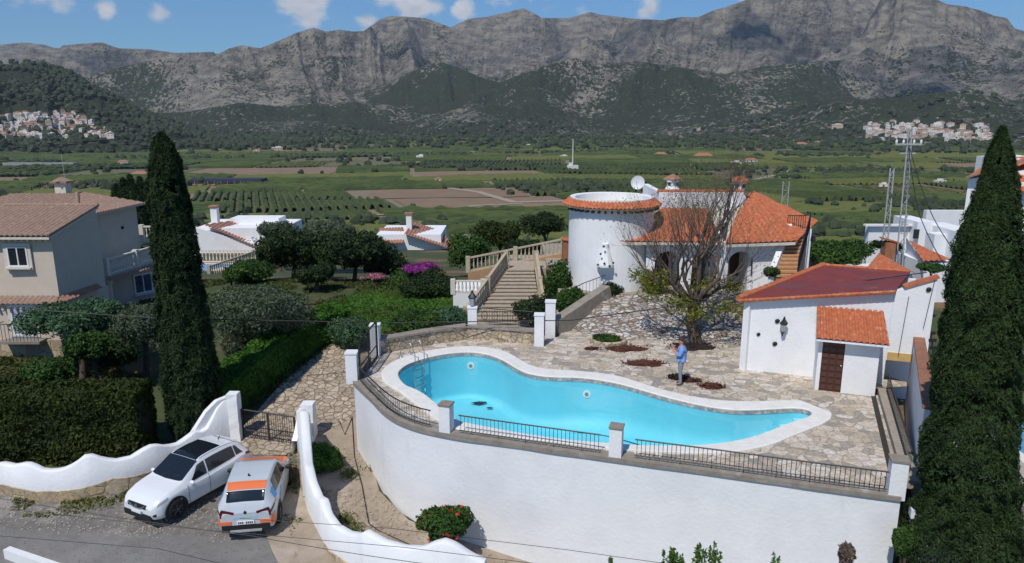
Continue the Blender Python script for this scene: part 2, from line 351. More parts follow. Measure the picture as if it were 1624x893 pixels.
M['red'] = mat('tail_lamp', (.09, .004, .006), rough=.2)
M['lampglass'] = mat('lamp_glass', (.35, .38, .40), rough=.15)
M['pool'] = mat('pool_paint', (.17, .62, .745), (.20, .655, .77), 1.0, .6, .08, 20, world=True)
mixc(M['pool'], noise_fac(M['pool'], .9, .5, .8, 5, (1, 1, .15)), (.27, .68, .78))
M['poolstep'] = mat('pale_pool_step', (.36, .76, .86), (.32, .72, .82), 2, .6, world=True)
M['coping'] = mat('white_coping', (.78, .76, .72), (.70, .675, .62), 3, .85, .3, 12)
M['conc'] = mat('concrete_cap', (.30, .265, .22), (.22, .19, .155), 4, .9, .4, 16, world=True)
mixc(M['conc'], noise_fac(M['conc'], 2.2, .6, .75, 5), (.40, .37, .33))
M['deck'] = stones('flagstone_paving', [(.54,.45,.35),(.46,.38,.29),(.36,.315,.26),(.58,.50,.41),(.50,.42,.32),(.62,.56,.49),(.31,.28,.24),(.56,.49,.40)], 2.5, (.30, .26, .21), .045, bump=.35, stretch=(1, 1.25, 1), distort=.45)
M['drive'] = stones('driveway_stones', [(.43,.35,.255),(.37,.30,.22),(.47,.39,.29),(.33,.265,.19),(.40,.33,.25)], 3.3, (.17, .125, .085), .07, bump=.7)
M['rubble'] = stones('rubble_wall', [(.52,.42,.29),(.44,.35,.24),(.36,.29,.21),(.56,.47,.35)], 3.4, (.22, .18, .13), .05, bump=.9, stretch=(1, 1, 1.5))
M['rockbank'] = stones('whitewashed_rock', [(.46,.43,.39),(.36,.32,.27),(.55,.52,.48),(.24,.19,.15),(.42,.38,.34)], 3.4, (.17, .12, .09), .10, bump=1, stretch=(.8, 1.6, 2.6), distort=1.1)
M['sandstone'] = stones('sandstone_base', [(.47,.35,.21),(.40,.30,.19),(.50,.40,.27),(.36,.28,.19)], 1.6, (.33, .25, .16), .03, bump=.6, distort=.6)
M['asphalt'] = mat('old_asphalt', (.205, .195, .18), (.16, .152, .14), 2.5, .92, .3, 60, detail=8, world=True)
mixc(M['asphalt'], noise_fac(M['asphalt'], .35, .45, .7, 4), (.25, .24, .225)); mixc(M['asphalt'], noise_fac(M['asphalt'], 14, .60, .66, 3), (.12, .115, .105))
M['apron'] = mat('broken_apron', (.20, .185, .165), (.14, .125, .105), 5, .95, .7, 30, detail=9, world=True)
mixc(M['apron'], noise_fac(M['apron'], .9, .52, .62, 6), (.27, .25, .22)); mixc(M['apron'], noise_fac(M['apron'], 9, .60, .66, 5), (.38, .35, .31)); mixc(M['apron'], noise_fac(M['apron'], 1.6, .64, .72, 5, off=9), (.09, .08, .06))
M['sand'] = mat('sandy_soil', (.37, .30, .225), (.29, .23, .17), 2.2, .95, .8, 14, detail=8, world=True)
mixc(M['sand'], noise_fac(M['sand'], .8, .50, .68, 6), (.44, .37, .30)); mixc(M['sand'], noise_fac(M['sand'], 5, .66, .72, 4), (.20, .15, .10))
M['tank'] = mat('passage_floor', (.22, .17, .10), (.13, .10, .065), 2.2, .9, .5, 12, world=True)
M['person_shirt'] = mat('blue_shirt', (.20, .34, .66), (.16, .28, .58), 14, .8)
M['trousers'] = mat('grey_trousers', (.22, .25, .28), rough=.9)
M['skin'] = mat('skin', (.50, .24, .16), rough=.6)
M['hair'] = mat('brown_hair', (.05, .022, .012), rough=.8)
M['shoe'] = mat('brown_shoe', (.16, .06, .04), rough=.6)
M['debris'] = mat('red_brown_litter', (.115, .035, .022), (.06, .022, .015), 8, .95, 1, 30)
M['darkdebris'] = mat('dark_litter', (.012, .009, .008), (.03, .016, .012), 8, .95, 1, 30)
M['bark'] = mat('bark', (.13, .095, .07), (.07, .05, .04), 6, .95, .8, 20)
M['bark2'] = mat('pale_bark', (.17, .125, .095), (.10, .075, .06), 6, .95, .6, 20)
M['cyp'] = leafmat('cypress_leaf', (.016, .032, .010), (.028, .052, .014), 1.6)
M['cyp2'] = leafmat('cypress_leaf_light', (.024, .048, .013), (.042, .075, .020), 2.0)
M['olive'] = leafmat('olive_leaf', (.075, .105, .058), (.115, .145, .085), 1.2)
M['oliveb'] = leafmat('olive_leaf_green', (.055, .115, .055), (.085, .16, .075), 1.2)
M['broad'] = leafmat('broad_leaf', (.030, .075, .014), (.060, .12, .022), 1.2)
M['dark'] = leafmat('dark_leaf', (.018, .035, .011), (.035, .062, .018), 1.0)
M['hedge'] = leafmat('hedge_leaf', (.026, .043, .008), (.046, .066, .011), .7)
M['hedgel'] = leafmat('lawn_hedge_leaf', (.050, .135, .015), (.080, .19, .022), .7)
M['yellowleaf'] = leafmat('yellow_green_leaf', (.11, .14, .018), (.22, .21, .028), 2.2)
M['bright'] = leafmat('bright_leaf', (.06, .14, .018), (.10, .20, .03), 1.2)
M['flower'] = leafmat('red_petal', (.62, .03, .05), (.70, .08, .05), 3)
M['magenta'] = leafmat('magenta_petal', (.32, .05, .28), (.22, .03, .18), 3)
M['pinkfl'] = leafmat('pink_petal', (.45, .22, .24), (.40, .12, .2), 3)
M['dry'] = leafmat('dry_weed', (.22, .20, .07), (.12, .15, .04), 3)
# ------------------------------------------------------------------ foliage meshes
def leaves(name, pts, nrm, size, m, parent, tint=None, world=True, elong=1.6, up=0., wid=.8):
    n = len(pts); pts = np.array(pts, float)
    if parent is not None and world: pts = pts-np.array(_tr(parent)[0])
    a = RNG.normal(size=(n, 3)); 
    if nrm is not None: a = a*.75+np.array(nrm)*1.0
    a /= np.linalg.norm(a, axis=1)[:, None]+1e-9
    b = RNG.normal(size=(n, 3))+np.array([0, 0, up]); b -= (b*a).sum(1)[:, None]*a; b /= np.linalg.norm(b, axis=1)[:, None]+1e-9
    c = np.cross(a, b); s = np.asarray(size)*RNG.uniform(.6, 1.35, n) if np.ndim(size) == 0 else size*RNG.uniform(.6, 1.35, n)
    s = s[:, None]*.5
    v = np.stack([pts-b*s*elong, pts+c*s*wid-b*s*.1, pts+b*s*elong, pts-c*s*wid+b*s*.1], 1).reshape(-1, 3)
    me = bpy.data.meshes.new(name); me.vertices.add(4*n); me.vertices.foreach_set('co', v.ravel())
    me.loops.add(4*n); me.loops.foreach_set('vertex_index', np.arange(4*n, dtype=np.int32))
    me.polygons.add(n); me.polygons.foreach_set('loop_start', np.arange(0, 4*n, 4, dtype=np.int32)); me.polygons.foreach_set('loop_total', np.full(n, 4, np.int32))
    at = me.attributes.new('tint', 'FLOAT', 'FACE')
    t = RNG.uniform(.62, 1.38, n) if tint is None else tint
    at.data.foreach_set('value', np.asarray(t, np.float32))
    me.materials.append(m); me.update()
    o = bpy.data.objects.new(name, me); C.objects.link(o)
    if parent is not None: o.parent = parent
    return o
def unit(n):
    a = RNG.normal(size=(n, 3)); return a/np.linalg.norm(a, axis=1)[:, None]
def clump_pts(lobes, n, depth=.35, gap=.42, gs=1.3, seed=0):
    """points near the outside of several lobes with gaps"""
    P = []; Q = []; vol = np.array([l[3]*l[4]*l[5] for l in lobes])**.66; vol /= vol.sum()
    for l, f in zip(lobes, vol):
        k = max(20, int(n*f*1.5)); u = unit(k); rr = 1-depth*RNG.random(k)**1.6
        rr *= 1+.40*(fbm(u[:, 0]*3+l[0]*3+seed, u[:, 1]*3+u[:, 2]*2.3, 2, 3)-.5)*2
        p = u*rr[:, None]*np.array(l[3:6])+np.array(l[:3])
        nn = fbm(p[:, 0]*gs+p[:, 2]*.7*gs+seed, p[:, 1]*gs-p[:, 2]*.9*gs, 2, 11+seed)
        ok = nn > gap*RNG.uniform(.6, 1.15, k)
        P.append(p[ok]); Q.append(u[ok])
    return np.concatenate(P), np.concatenate(Q)
def tree(name, label, cat, base, lobes, n, size, m, trunk_r=.15, trunk_top=None, group=None, depth=.45, gap=.4, gs=1.3, barkm=None, limbs=True, elong=1.6, crown='crown', flowers=None, lean=0):
    bx, by, bz = base; t = thing(name, label, cat, base, 0, group)
    if trunk_top is None: trunk_top = max(.3, np.mean([l[2] for l in lobes]))
    mb = MB(); top = Vector((bx+lean, by, bz+trunk_top)); mid = Vector((bx+lean*.3+.06*trunk_top, by, bz+trunk_top*.5))
    mb.tube([(bx, by, bz-.3), (bx, by, bz+.1), mid, top], [trunk_r*1.5, trunk_r*1.15, trunk_r*.9, trunk_r*.55], 8)
    if limbs:
        for l in lobes:
            e = Vector((bx+l[0], by+l[1], bz+l[2])); s0 = mid.lerp(top, random.uniform(0, .7))
            mb.tube([s0, s0.lerp(e, .5)+Vector((random.uniform(-.1, .1), random.uniform(-.1, .1), .08)), e], [trunk_r*.5, trunk_r*.33, trunk_r*.12], 5)
    part('trunk', mb, barkm or M['bark'], t, smooth=True)
    wl = [(bx+l[0], by+l[1], bz+l[2], l[3], l[4], l[5]) for l in lobes]
    P, Q = clump_pts(wl, n, depth, gap, gs, seed=int(abs(bx*7+by*3)) % 50)
    leaves(crown, P, Q, size, m, t, elong=elong)
    if flowers:
        fm, fn, fs = flowers; P2, Q2 = clump_pts(wl, fn*6, .06, .3, 2.5, 9)
        vis = [i for i in range(len(P2)) if Q2[i][1] < .1]; random.shuffle(vis)
        for i in vis[:fn]:
            c = P2[i]+Q2[i]*.07; leaves('flower', c+RNG.normal(size=(7, 3))*.022, np.tile(Q2[i], (7, 1)), fs, fm, t, elong=1.0)
    return t
def lobeset(rx, ry, rz, h, k, spread=.55, seed=1, f=.6):
    rg = random.Random(seed); out = [(0, 0, h, rx*f*1.05, ry*f*1.05, rz*f*1.1)]
    for i in range(k):
        a = 2*math.pi*i/k+rg.uniform(-.3, .3); e = rg.uniform(-.35, .5)
        out.append((rx*spread*math.cos(a), ry*spread*math.sin(a), h+rz*spread*e, rx*f*rg.uniform(.7, 1), ry*f*rg.uniform(.7, 1), rz*f*rg.uniform(.7, 1)))
    return out
def cypress(name, label, base, h, r, n, size, m, group=None, top_pow=.6, seed=0, lean=0, belly=.35, prof=None, bumpy=1.):
    bx, by, bz = base; t = thing(name, label, 'cypress tree', base, 0, group)
    part('trunk', MB().tube([(bx, by, bz-.3), (bx, by, bz+h*.3), (bx+lean*.7, by, bz+h*.8)], [r*.2, r*.13, r*.04], 8), M['bark'], t, smooth=True)
    s = RNG.random(n)**.85                                   # height share
    q = RNG.random(n)*2*math.pi
    def rad(s):
        if prof: return np.interp(1-s, *prof)-.05
        return np.where(s < belly, .86+.14*(s/belly), np.clip((1-s)/(1-belly), 0, 1)**top_pow)
    bump_ = (fbm(q*3.2/np.pi+seed, s*h*1.4, 3, seed)-.5)*.30*bumpy+(fbm(np.cos(q)*5+seed, s*h*2.6+np.sin(q)*5, 2, seed+5)-.5)*.34*bumpy
    wisp = np.clip(fbm(np.cos(q)*9, s*h*4+np.sin(q)*9, 2, seed+8)-.62, 0, 1)*.5*bumpy
    rr = r*(rad(s)+.05)*(1+bump_+wisp)*(1-.30*RNG.random(n)**2.2)
    P = np.stack([bx+lean*s+rr*np.cos(q), by+rr*np.sin(q), bz+s*h], 1); Q = np.stack([np.cos(q), np.sin(q), .5+0*q], 1)
    hole = fbm(q*4.5/np.pi+seed*3, s*h*2.6, 3, seed+20) > RNG.uniform(.2, .46, n)
    leaves('crown', P[hole], Q[hole], size, m, t, elong=2.6, up=1.3, wid=.62)
    return t
def hedge(name, label, poly_pts, width, z0, h, n, size, m, group=None, cat='hedge'):
    pts = [Vector((p[0], p[1], 0)) for p in poly_pts]; ln = [(pts[i+1]-pts[i]).length for i in range(len(pts)-1)]; tot = sum(ln)
    c = pts[len(pts)//2]; t = thing(name, label, cat, (c.x, c.y, gzn(c.x, c.y)))
    def at(s):
        s = s*tot
        for i, l_ in enumerate(ln):
            if s <= l_ or i == len(ln)-1: d = (pts[i+1]-pts[i]).normalized(); return pts[i]+d*s, Vector((-d.y, d.x, 0))
            s -= l_
    P = []; Q = []
    per = width+2*h; 
    for k in range(n):
        if k % 400 == 0: cache = []
        f_ = random.randrange(400); 
        if k == 0: tab_ = [at((i+.5)/400) for i in range(400)]; tz_ = [z0(q[0].x, q[0].y) for q in tab_]
        p, nn = tab_[f_]; jj = random.uniform(-.5, .5)*tot/400; p = Vector((p.x+nn.y*jj, p.y-nn.x*jj, 0)); u = random.random()*per; dp = 1-.22*random.random()**2
        zb = tz_[f_]
        if u < h: o_, zz, q_ = width/2*dp, u, nn
        elif u < 2*h: o_, zz, q_ = -width/2*dp, u-h, -nn
        else: o_, zz, q_ = (u-2*h)-width/2, h*dp, Vector((0, 0, 1))
        P.append((p.x+nn.x*o_, p.y+nn.y*o_, zb+zz)); Q.append(tuple(q_))
    for e, sgn in ((0, -1), (1, 1)):
        p, nn = at(e); d = Vector((nn.y, -nn.x, 0))*sgn; zb = z0(p.x, p.y) if callable(z0) else z0
        for k in range(int(n*width/(tot*2))+40):
            o_ = random.uniform(-.5, .5)*width; P.append((p.x+nn.x*o_+d.x*random.uniform(-.12, .05), p.y+nn.y*o_+d.y*random.uniform(-.12, .05), zb+random.random()*h)); Q.append(tuple(d))
    P = np.array(P); Q = np.array(Q)
    P += Q*((fbm(P[:, 0]*1.3+P[:, 2], P[:, 1]*1.3+P[:, 2]*1.7, 3, 4)-.5)*.42)[:, None]
    leaves('foliage', P, Q, size, m, t, elong=1.8)
    mb = MB()
    q = [at(i/14) for i in range(15)]
    for i in range(14):
        (a, na), (b, nb) = q[i], q[i+1]; zz = z0(a.x, a.y) if callable(z0) else z0; zz2 = z0(b.x, b.y) if callable(z0) else z0; w2 = width*.36
        mb.add([(a.x-na.x*w2, a.y-na.y*w2, zz-.3), (a.x+na.x*w2, a.y+na.y*w2, zz-.3), (a.x+na.x*w2, a.y+na.y*w2, zz+h*.8), (a.x-na.x*w2, a.y-na.y*w2, zz+h*.8),
                (b.x-nb.x*w2, b.y-nb.y*w2, zz2-.3), (b.x+nb.x*w2, b.y+nb.y*w2, zz2-.3), (b.x+nb.x*w2, b.y+nb.y*w2, zz2+h*.8), (b.x-nb.x*w2, b.y-nb.y*w2, zz2+h*.8)],
               [(0,4,5,1),(1,5,6,2),(2,6,7,3),(3,7,4,0)]+([(0,1,2,3)] if i == 0 else [])+([(7,6,5,4)] if i == 13 else []))
    part('stem', mb, M['twig'], t)
    return t
M['twig'] = mat('inner_twigs', (.022, .022, .012), (.035, .03, .018), 5, 1)
# ------------------------------------------------------------------ roof tiles
def tiles(A, B, Cc, Dd, mb, pitch=.25, row=.36, amp=.045):
    """corrugated tile field: eave A->B, upper edge D->C (may be shorter: hips)."""
    A, B, Cc, Dd = map(Vector, (A, B, Cc, Dd)); e = (B-A); W_ = e.length; e = e/W_
    n = e.cross(((Dd+Cc)/2-(A+B)/2)).normalized()
    if n.z < 0: n = -n
    up = n.cross(e); 
    if up.z < 0: up = -up
    def tmax(s):
        # polygon upper bound at eave coordinate s
        pts = [(0, 0), ((Dd-A).dot(e), (Dd-A).dot(up)), ((Cc-A).dot(e), (Cc-A).dot(up)), (W_, 0)]
        best = 0
        for i in range(3):
            (s1, t1), (s2, t2) = pts[i], pts[i+1]
            if min(s1, s2)-1e-6 <= s <= max(s1, s2)+1e-6 and abs(s2-s1) > 1e-6: best = max(best, t1+(t2-t1)*(s-s1)/(s2-s1))
        return best
    smin = min(0, (Dd-A).dot(e)); smax = max(W_, (Cc-A).dot(e))
    ns = max(2, int(W_/pitch))*6; tl = max(tmax(W_*k/20) for k in range(21)); ntt = max(2, int(tl/row))*3
    P = []
    for i in range(ns+1):
        s = W_*i/ns; tm = tmax(s); col = []
        ph = (i % 6)/6.; wv = abs(math.sin(math.pi*(s/pitch))) ; wv = (wv-.35)
        for j in range(ntt+1):
            t = tm*j/ntt; fr = (t/row) % 1
            hgt = amp*(wv*1.6)+.022*(1-fr)
            p = A+e*s+up*t+n*(hgt+.03); col.append(p)
        P.append(col)
    mb.grid(P)
    return mb
def ridge(pts, mb, r=.09): return mb.tube([Vector(p)+Vector((0, 0, .04)) for p in pts], r, 8)
def slab(pts, th, mb):                  # thin slab following a (possibly tilted) polygon
    n = len(pts); return mb.add([tuple(p) for p in pts]+[(p[0], p[1], p[2]-th) for p in pts], [tuple(range(n)), tuple(range(2*n-1, n-1, -1))]+[(i, n+i, n+(i+1) % n, (i+1) % n) for i in range(n)])
# ================================================================== THE SETTING
def grid_mesh(name, X, Y, Z, m, smooth=True, attr=None):
    n, k = X.shape; v = np.stack([X, Y, Z], 2).reshape(-1, 3)
    i, j = np.meshgrid(np.arange(n-1), np.arange(k-1), indexing='ij'); a = (i*k+j).ravel()
    f = np.stack([a, a+1, a+k+1, a+k], 1).astype(np.int32)
    me = bpy.data.meshes.new(name); me.vertices.add(len(v)); me.vertices.foreach_set('co', v.ravel())
    me.loops.add(f.size); me.loops.foreach_set('vertex_index', f.ravel())
    me.polygons.add(len(f)); me.polygons.foreach_set('loop_start', np.arange(0, f.size, 4, dtype=np.int32)); me.polygons.foreach_set('loop_total', np.full(len(f), 4, np.int32))
    if smooth: me.polygons.foreach_set('use_smooth', np.ones(len(f), bool))
    if attr is not None:
        for kx, val in attr.items():
            at = me.attributes.new(kx, 'FLOAT', 'POINT'); at.data.foreach_set('value', val.ravel().astype(np.float32))
    me.materials.append(m); me.update(); me.validate()
    o = bpy.data.objects.new(name, me); C.objects.link(o); return o
def axis(a): return np.array(sorted(set(np.round(a, 3))))
xs = axis(np.concatenate([np.linspace(-45, 45, 151), np.linspace(45, 200, 40), -np.linspace(45, 200, 40), np.geomspace(200, 9000, 30), -np.geomspace(200, 9000, 30)]))
ys = axis(np.concatenate([np.linspace(-60, 0, 10), np.linspace(0, 60, 101), np.linspace(60, 400, 90), np.geomspace(400, 9000, 45)]))
X, Y = np.meshgrid(xs, ys, indexing='ij'); Z = gz(X, Y)
inside = in_poly(X, Y, DECK); Z = np.where(inside, np.minimum(Z, -3.4), Z)
pas = in_poly(X, Y, [(9.9, 16.5), (12.6, 16.5), (15.8, 25), (15.8, 30), (12, 30)]); Z = np.where(pas, np.minimum(Z, -3.2), Z)
mg = mat('ground_grass', (.060, .075, .022), (.040, .058, .018), .6, .95, .8, 12, detail=8, world=True)
mixc(mg, noise_fac(mg, .22, .52, .66, 6), (.19, .11, .05)); mixc(mg, noise_fac(mg, 1.9, .60, .75, 5), (.10, .085, .03))
n = mg.node_tree.nodes; l = mg.node_tree.links; g9 = n.new('ShaderNodeNewGeometry'); s9 = n.new('ShaderNodeSeparateXYZ'); l.new(g9.outputs['Position'], s9.inputs[0]); r9 = n.new('ShaderNodeMapRange'); r9.inputs['From Min'].default_value = -25; r9.inputs['From Max'].default_value = -38; l.new(s9.outputs['Z'], r9.inputs['Value'])
mixc(mg, r9.outputs[0], (.20, .165, .10))
grid_mesh('ground', X, Y, Z, mg)['kind'] = 'structure'
# mountains and hills: one polar sheet with the same height function the far houses stand on
AZ, RR = np.meshgrid(np.linspace(R(-46), R(46), 1150), np.concatenate([np.linspace(1120, 3300, 200), np.linspace(3310, 6600, 210)]), indexing='ij')
MX = RR*np.sin(AZ); MY = RR*np.cos(AZ); MZ, VG = mz(MX, MY, True)
hm = bpy.data.materials.new('hill_rock_and_scrub'); hm.use_nodes = True
def hill_material(m):
    n = m.node_tree.nodes; l = m.node_tree.links; b = n['Principled BSDF']; b.inputs['Roughness'].default_value = 1; b.inputs['Specular IOR Level'].default_value = .1
    at = n.new('ShaderNodeAttribute'); at.attribute_name = 'veg'; g = n.new('ShaderNodeNewGeometry')
    def noise(sc, det, st=(1, 1, 1), ro=.6):
        mp_ = n.new('ShaderNodeMapping'); mp_.inputs['Scale'].default_value = st; l.new(g.outputs['Position'], mp_.inputs['Vector'])
        z = n.new('ShaderNodeTexNoise'); z.inputs['Scale'].default_value = sc; z.inputs['Detail'].default_value = det; z.inputs['Roughness'].default_value = ro; l.new(mp_.outputs[0], z.inputs['Vector']); return z.outputs['Fac']
    def mth(op, a, b_=None, c=None):
        q = n.new('ShaderNodeMath'); q.operation = op
        for i, s_ in enumerate((a, b_, c)):
            if s_ is None: continue
            if isinstance(s_, (int, float)): q.inputs[i].default_value = s_
            else: l.new(s_, q.inputs[i])
        return q.outputs[0]
    big = noise(.004, 6); mid = noise(.022, 4); fine = noise(.085, 3, ro=.7)
    s = mth('MULTIPLY_ADD', big, 1.0, mth('MULTIPLY', mid, .7)); s = mth('ADD', s, mth('MULTIPLY', fine, 1.9)); s = mth('ADD', s, -1.76)
    v = mth('ADD', mth('MULTIPLY', at.outputs['Fac'], .80), mth('MULTIPLY', s, 1.35)); 
    r = n.new('ShaderNodeMapRange'); r.inputs['From Min'].default_value = .36; r.inputs['From Max'].default_value = .48; l.new(v, r.inputs['Value'])
    rock = n.new('ShaderNodeMix'); rock.data_type = 'RGBA'; rock.inputs[6].default_value = (.12, .112, .098, 1); rock.inputs[7].default_value = (.27, .24, .195, 1)
    st = noise(.016, 6, (1, 1, 2.2)); rm = n.new('ShaderNodeMapRange'); rm.inputs['From Min'].default_value = .38; rm.inputs['From Max'].default_value = .62; l.new(st, rm.inputs['Value']); l.new(rm.outputs[0], rock.inputs[0])
    vg = n.new('ShaderNodeMix'); vg.data_type = 'RGBA'; vg.inputs[6].default_value = (.022, .032, .019, 1); vg.inputs[7].default_value = (.050, .058, .032, 1); l.new(noise(.03, 5), vg.inputs[0])
    x = n.new('ShaderNodeMix'); x.data_type = 'RGBA'; l.new(r.outputs[0], x.inputs[0]); l.new(rock.outputs[2], x.inputs[6]); l.new(vg.outputs[2], x.inputs[7]); l.new(x.outputs[2], b.inputs['Base Color'])
    bp = n.new('ShaderNodeBump'); bp.inputs['Strength'].default_value = .9; bp.inputs['Distance'].default_value = 14; l.new(mth('ADD', fine, mth('MULTIPLY', mid, 1.6)), bp.inputs['Height']); l.new(bp.outputs[0], b.inputs['Normal'])
hill_material(hm)
# scrub grows thicker low down and in the gullies
gul = fbm(MX/420., MY/420., 5, 12, True)
VEG = VG+(.5-gul)*.8-np.clip((MZ-210)/600, -.22, .30)
VEG = np.clip(VEG, 0, 1)
grid_mesh('mountains', MX, MY, MZ, hm, attr={'veg': VEG})['kind'] = 'structure'

# ---- the valley: fields as parcels with orchard rows, tracks, scattered trees
def warp(u, v):                            # parcel space -> world
    a = R(7); x = u*math.cos(a)-v*math.sin(a); y = u*math.sin(a)+v*math.cos(a)
    return x+22*math.sin(v/170+.5)+.0*u, y+14*math.sin(u/230+1)
fieldmats = [mat('field_'+n_, c1, c2, .05, .95, detail=6, world=True) for n_, c1, c2 in [
  ('orchard', (.085,.098,.026), (.060,.070,.022)), ('meadow', (.115,.135,.028), (.090,.105,.026)), ('soil', (.23,.155,.095), (.19,.13,.08)), ('fallow', (.15,.135,.065), (.10,.10,.05)), ('red_soil', (.28,.135,.08), (.23,.12,.07))]]
rowmat = mat('orchard_foliage', (.034, .056, .011), (.066, .092, .017), .035, .9, detail=6, world=True, lo=.4, hi=.6)
rowmat2 = mat('vine_foliage', (.090, .108, .022), (.12, .128, .028), .12, .9, detail=6, world=True)
fm = MB(); rows = MB(); rows2 = MB(); farpts = []
rg = random.Random(11); v = 118.
while v < 1950:
    hgt = rg.uniform(28, 60)*(1+v/1500)*(.7 if v < 300 else 1); u = -v*1.1-150+rg.uniform(0, 80)
    while u < v*1.1+150:
        wid = rg.uniform(45, 130)*(1+v/2200)
        t = rg.random(); kind = 0 if t < .62 else 1 if t < .76 else 2 if t < .83 else 3 if t < .955 else 4
        if v > 1150 and t > .45: kind = 3
        if kind == 2 and v < 450: kind = 0
        cxw, cyw = warp(u+wid/2, v+hgt/2)
        if abs(cxw+30) < 40 and abs(cyw-478) < 28: kind = 2
        if abs(cxw-240) < 60 and abs(cyw-560) < 28: kind = 4
        fm.mi = kind; g_ = 4.5; nu, nv = 4, 3; P = []
        sk = rg.uniform(-.15, .15)
        for i in range(nu+1):
            r_ = []
            for j in range(nv+1):
                uu = u+g_/2+(wid-g_)*i/nu+sk*hgt*j/nv; vv = v+g_/2+(hgt-g_)*j/nv; x, y = warp(uu, vv); r_.append((x, y, 0))
            P.append(r_)
        xy = np.array(P).reshape(-1, 3); zz = ground(xy[:, 0], xy[:, 1])
        if zz.max() < -11 and (v < 1000 or zz.max() < -36):
            xy[:, 2] = zz+.35; b = len(fm.v); fm.grid([[tuple(xy[i*(nv+1)+j]) for j in range(nv+1)] for i in range(nu+1)])
            if kind in (0, 1, 4) or (kind == 3 and rg.random() < .3):
                sp_ = 4.8 if v < 900 else 8; along = rg.random() < .6; tgt = rows2 if (kind == 1 or rg.random() < .15) else rows
                hh = (1.5 if tgt is rows2 else 2.7)*(1 if kind != 3 else 1.1); ww = sp_*(.36 if kind != 4 else .14)*(1 if tgt is rows else .9); hh = hh if kind != 4 else .8
                L1, L2 = (wid, hgt) if along else (hgt, wid); k_ = int((L2-4)/sp_); m_ = max(3, int(L1/(4.5 if v < 700 else 9)))
                for a_ in range(k_):
                    o_ = 3+a_*sp_; S_ = []
                    for b_ in range(m_+1):
                        q = 2+(L1-4)*b_/m_; uu, vv = (u+q, v+o_) if along else (u+o_, v+q); uu += sk*(vv-v); x, y = warp(uu, vv)
                        S_.append((x, y))
                    zg_ = zz.reshape(nu+1, nv+1); qq = np.linspace(2, L1-2, len(S_))/L1; oo = min(1, o_/L2)
                    zs = [float(np.interp(oo, np.linspace(0, 1, nv+1), [np.interp(a__, np.linspace(0, 1, nu+1), zg_[:, j_]) for j_ in range(nv+1)])) if along else float(np.interp(a__, np.linspace(0, 1, nv+1), [np.interp(oo, np.linspace(0, 1, nu+1), zg_[:, j_]) for j_ in range(nv+1)])) for a__ in qq]; d = Vector((S_[-1][0]-S_[0][0], S_[-1][1]-S_[0][1], 0)).normalized(); nn = Vector((-d.y, d.x, 0))
                    PP = []
                    for (x, y), z in zip(S_, zs):
                        j1 = rg.uniform(.55, 1.15); j2 = rg.uniform(.5, 1.15); z = float(z)+.3
                        PP.append([(x-nn.x*ww*j1, y-nn.y*ww*j1, z), (x-nn.x*ww*.5*j1, y-nn.y*ww*.5*j1, z+hh*.8*j2), (x+nn.x*ww*.4*j1, y+nn.y*ww*.4*j1, z+hh*j2), (x+nn.x*ww*j1, y+nn.y*ww*j1, z)])
                    tgt.grid(PP)
            if kind == 3 or rg.random() < .35:       # trees along the edge or through scrub
                for _ in range(int((9 if kind == 3 else 2.5)*(1 if v < 900 else 1.6))):
                    uu = u+rg.random()*wid; vv = v+(rg.random()*hgt if kind == 3 else rg.uniform(-2, 2)); x, y = warp(uu, vv); farpts.append((x, y, rg.uniform(1.3, 3.0) if v < 500 else rg.uniform(2.0, 4.4)))
        u += wid
    v += hgt
struct('fields', fm, fieldmats)
tag(mesh_obj('orchard_rows', rows, rowmat), 'dark green orange groves in rows across the valley floor', 'orchard', kind='stuff')
tag(mesh_obj('vine_rows', rows2, rowmat2), 'bright green vine rows in parcels on the valley floor', 'vineyard', kind='stuff')
# far trees as one mass: rounded lumps
for _ in range(1500):                      # dark woods at the mountain foot
    a = rg.uniform(-38, 38); r_ = rg.uniform(1150, 1900); farpts.append((r_*math.sin(R(a)), r_*math.cos(R(a)), rg.uniform(3.5, 7)))
for _ in range(900):                      # grey green scrub belts
    cx_, cy_ = rg.choice([(-110, 330), (40, 520), (260, 420), (-300, 560), (180, 300), (330, 700), (-60, 760), (420, 980), (-420, 900), (60, 1050)])
    farpts.append((cx_+rg.gauss(0, 42), cy_+rg.gauss(0, 16), rg.uniform(1.5, 3.6)))
def lumps(pts, seed=3):
    vs = []; fs = []; rr = random.Random(seed); n = 7; T = []
    base = []
    for i in range(1, 4):
        a = math.pi*.62*i/3
        for k in range(n): q = 2*math.pi*(k+.5*(i % 2))/n; base.append((math.sin(a)*math.cos(q), math.sin(a)*math.sin(q), math.cos(a)))
    base.append((0, 0, 1)); base = np.array(base)
    f0 = [(i*n+k, (i+1)*n+k, (i+1)*n+(k+1) % n, i*n+(k+1) % n) for i in range(2) for k in range(n)]+[(3*n, k, (k+1) % n) for k in range(n)]
    P = np.array(pts); zz = ground(P[:, 0], P[:, 1])
    for (x, y, r_), z in zip(pts, zz):
        j = RNG.uniform(.72, 1.25, (len(base), 1)); q = base*j*np.array([r_, r_, r_*rr.uniform(.8, 1.3)])+np.array([x, y, z+r_*.55]); b = len(vs)
        vs += q.tolist(); fs += [tuple(b+i for i in f) for f in f0]
    mb = MB(); mb.v = vs; mb.f = fs; mb.m = [0]*len(fs); return mb
fartree = mat('far_tree_foliage', (.022, .036, .014), (.048, .062, .030), .06, .95, detail=5, world=True, lo=.4, hi=.6)
tag(mesh_obj('far_trees', lumps([p for p in farpts if math.hypot(p[0], p[1]) > 140]), fartree), 'scattered dark trees and scrub across the valley and mountain foot', 'far trees', kind='stuff')
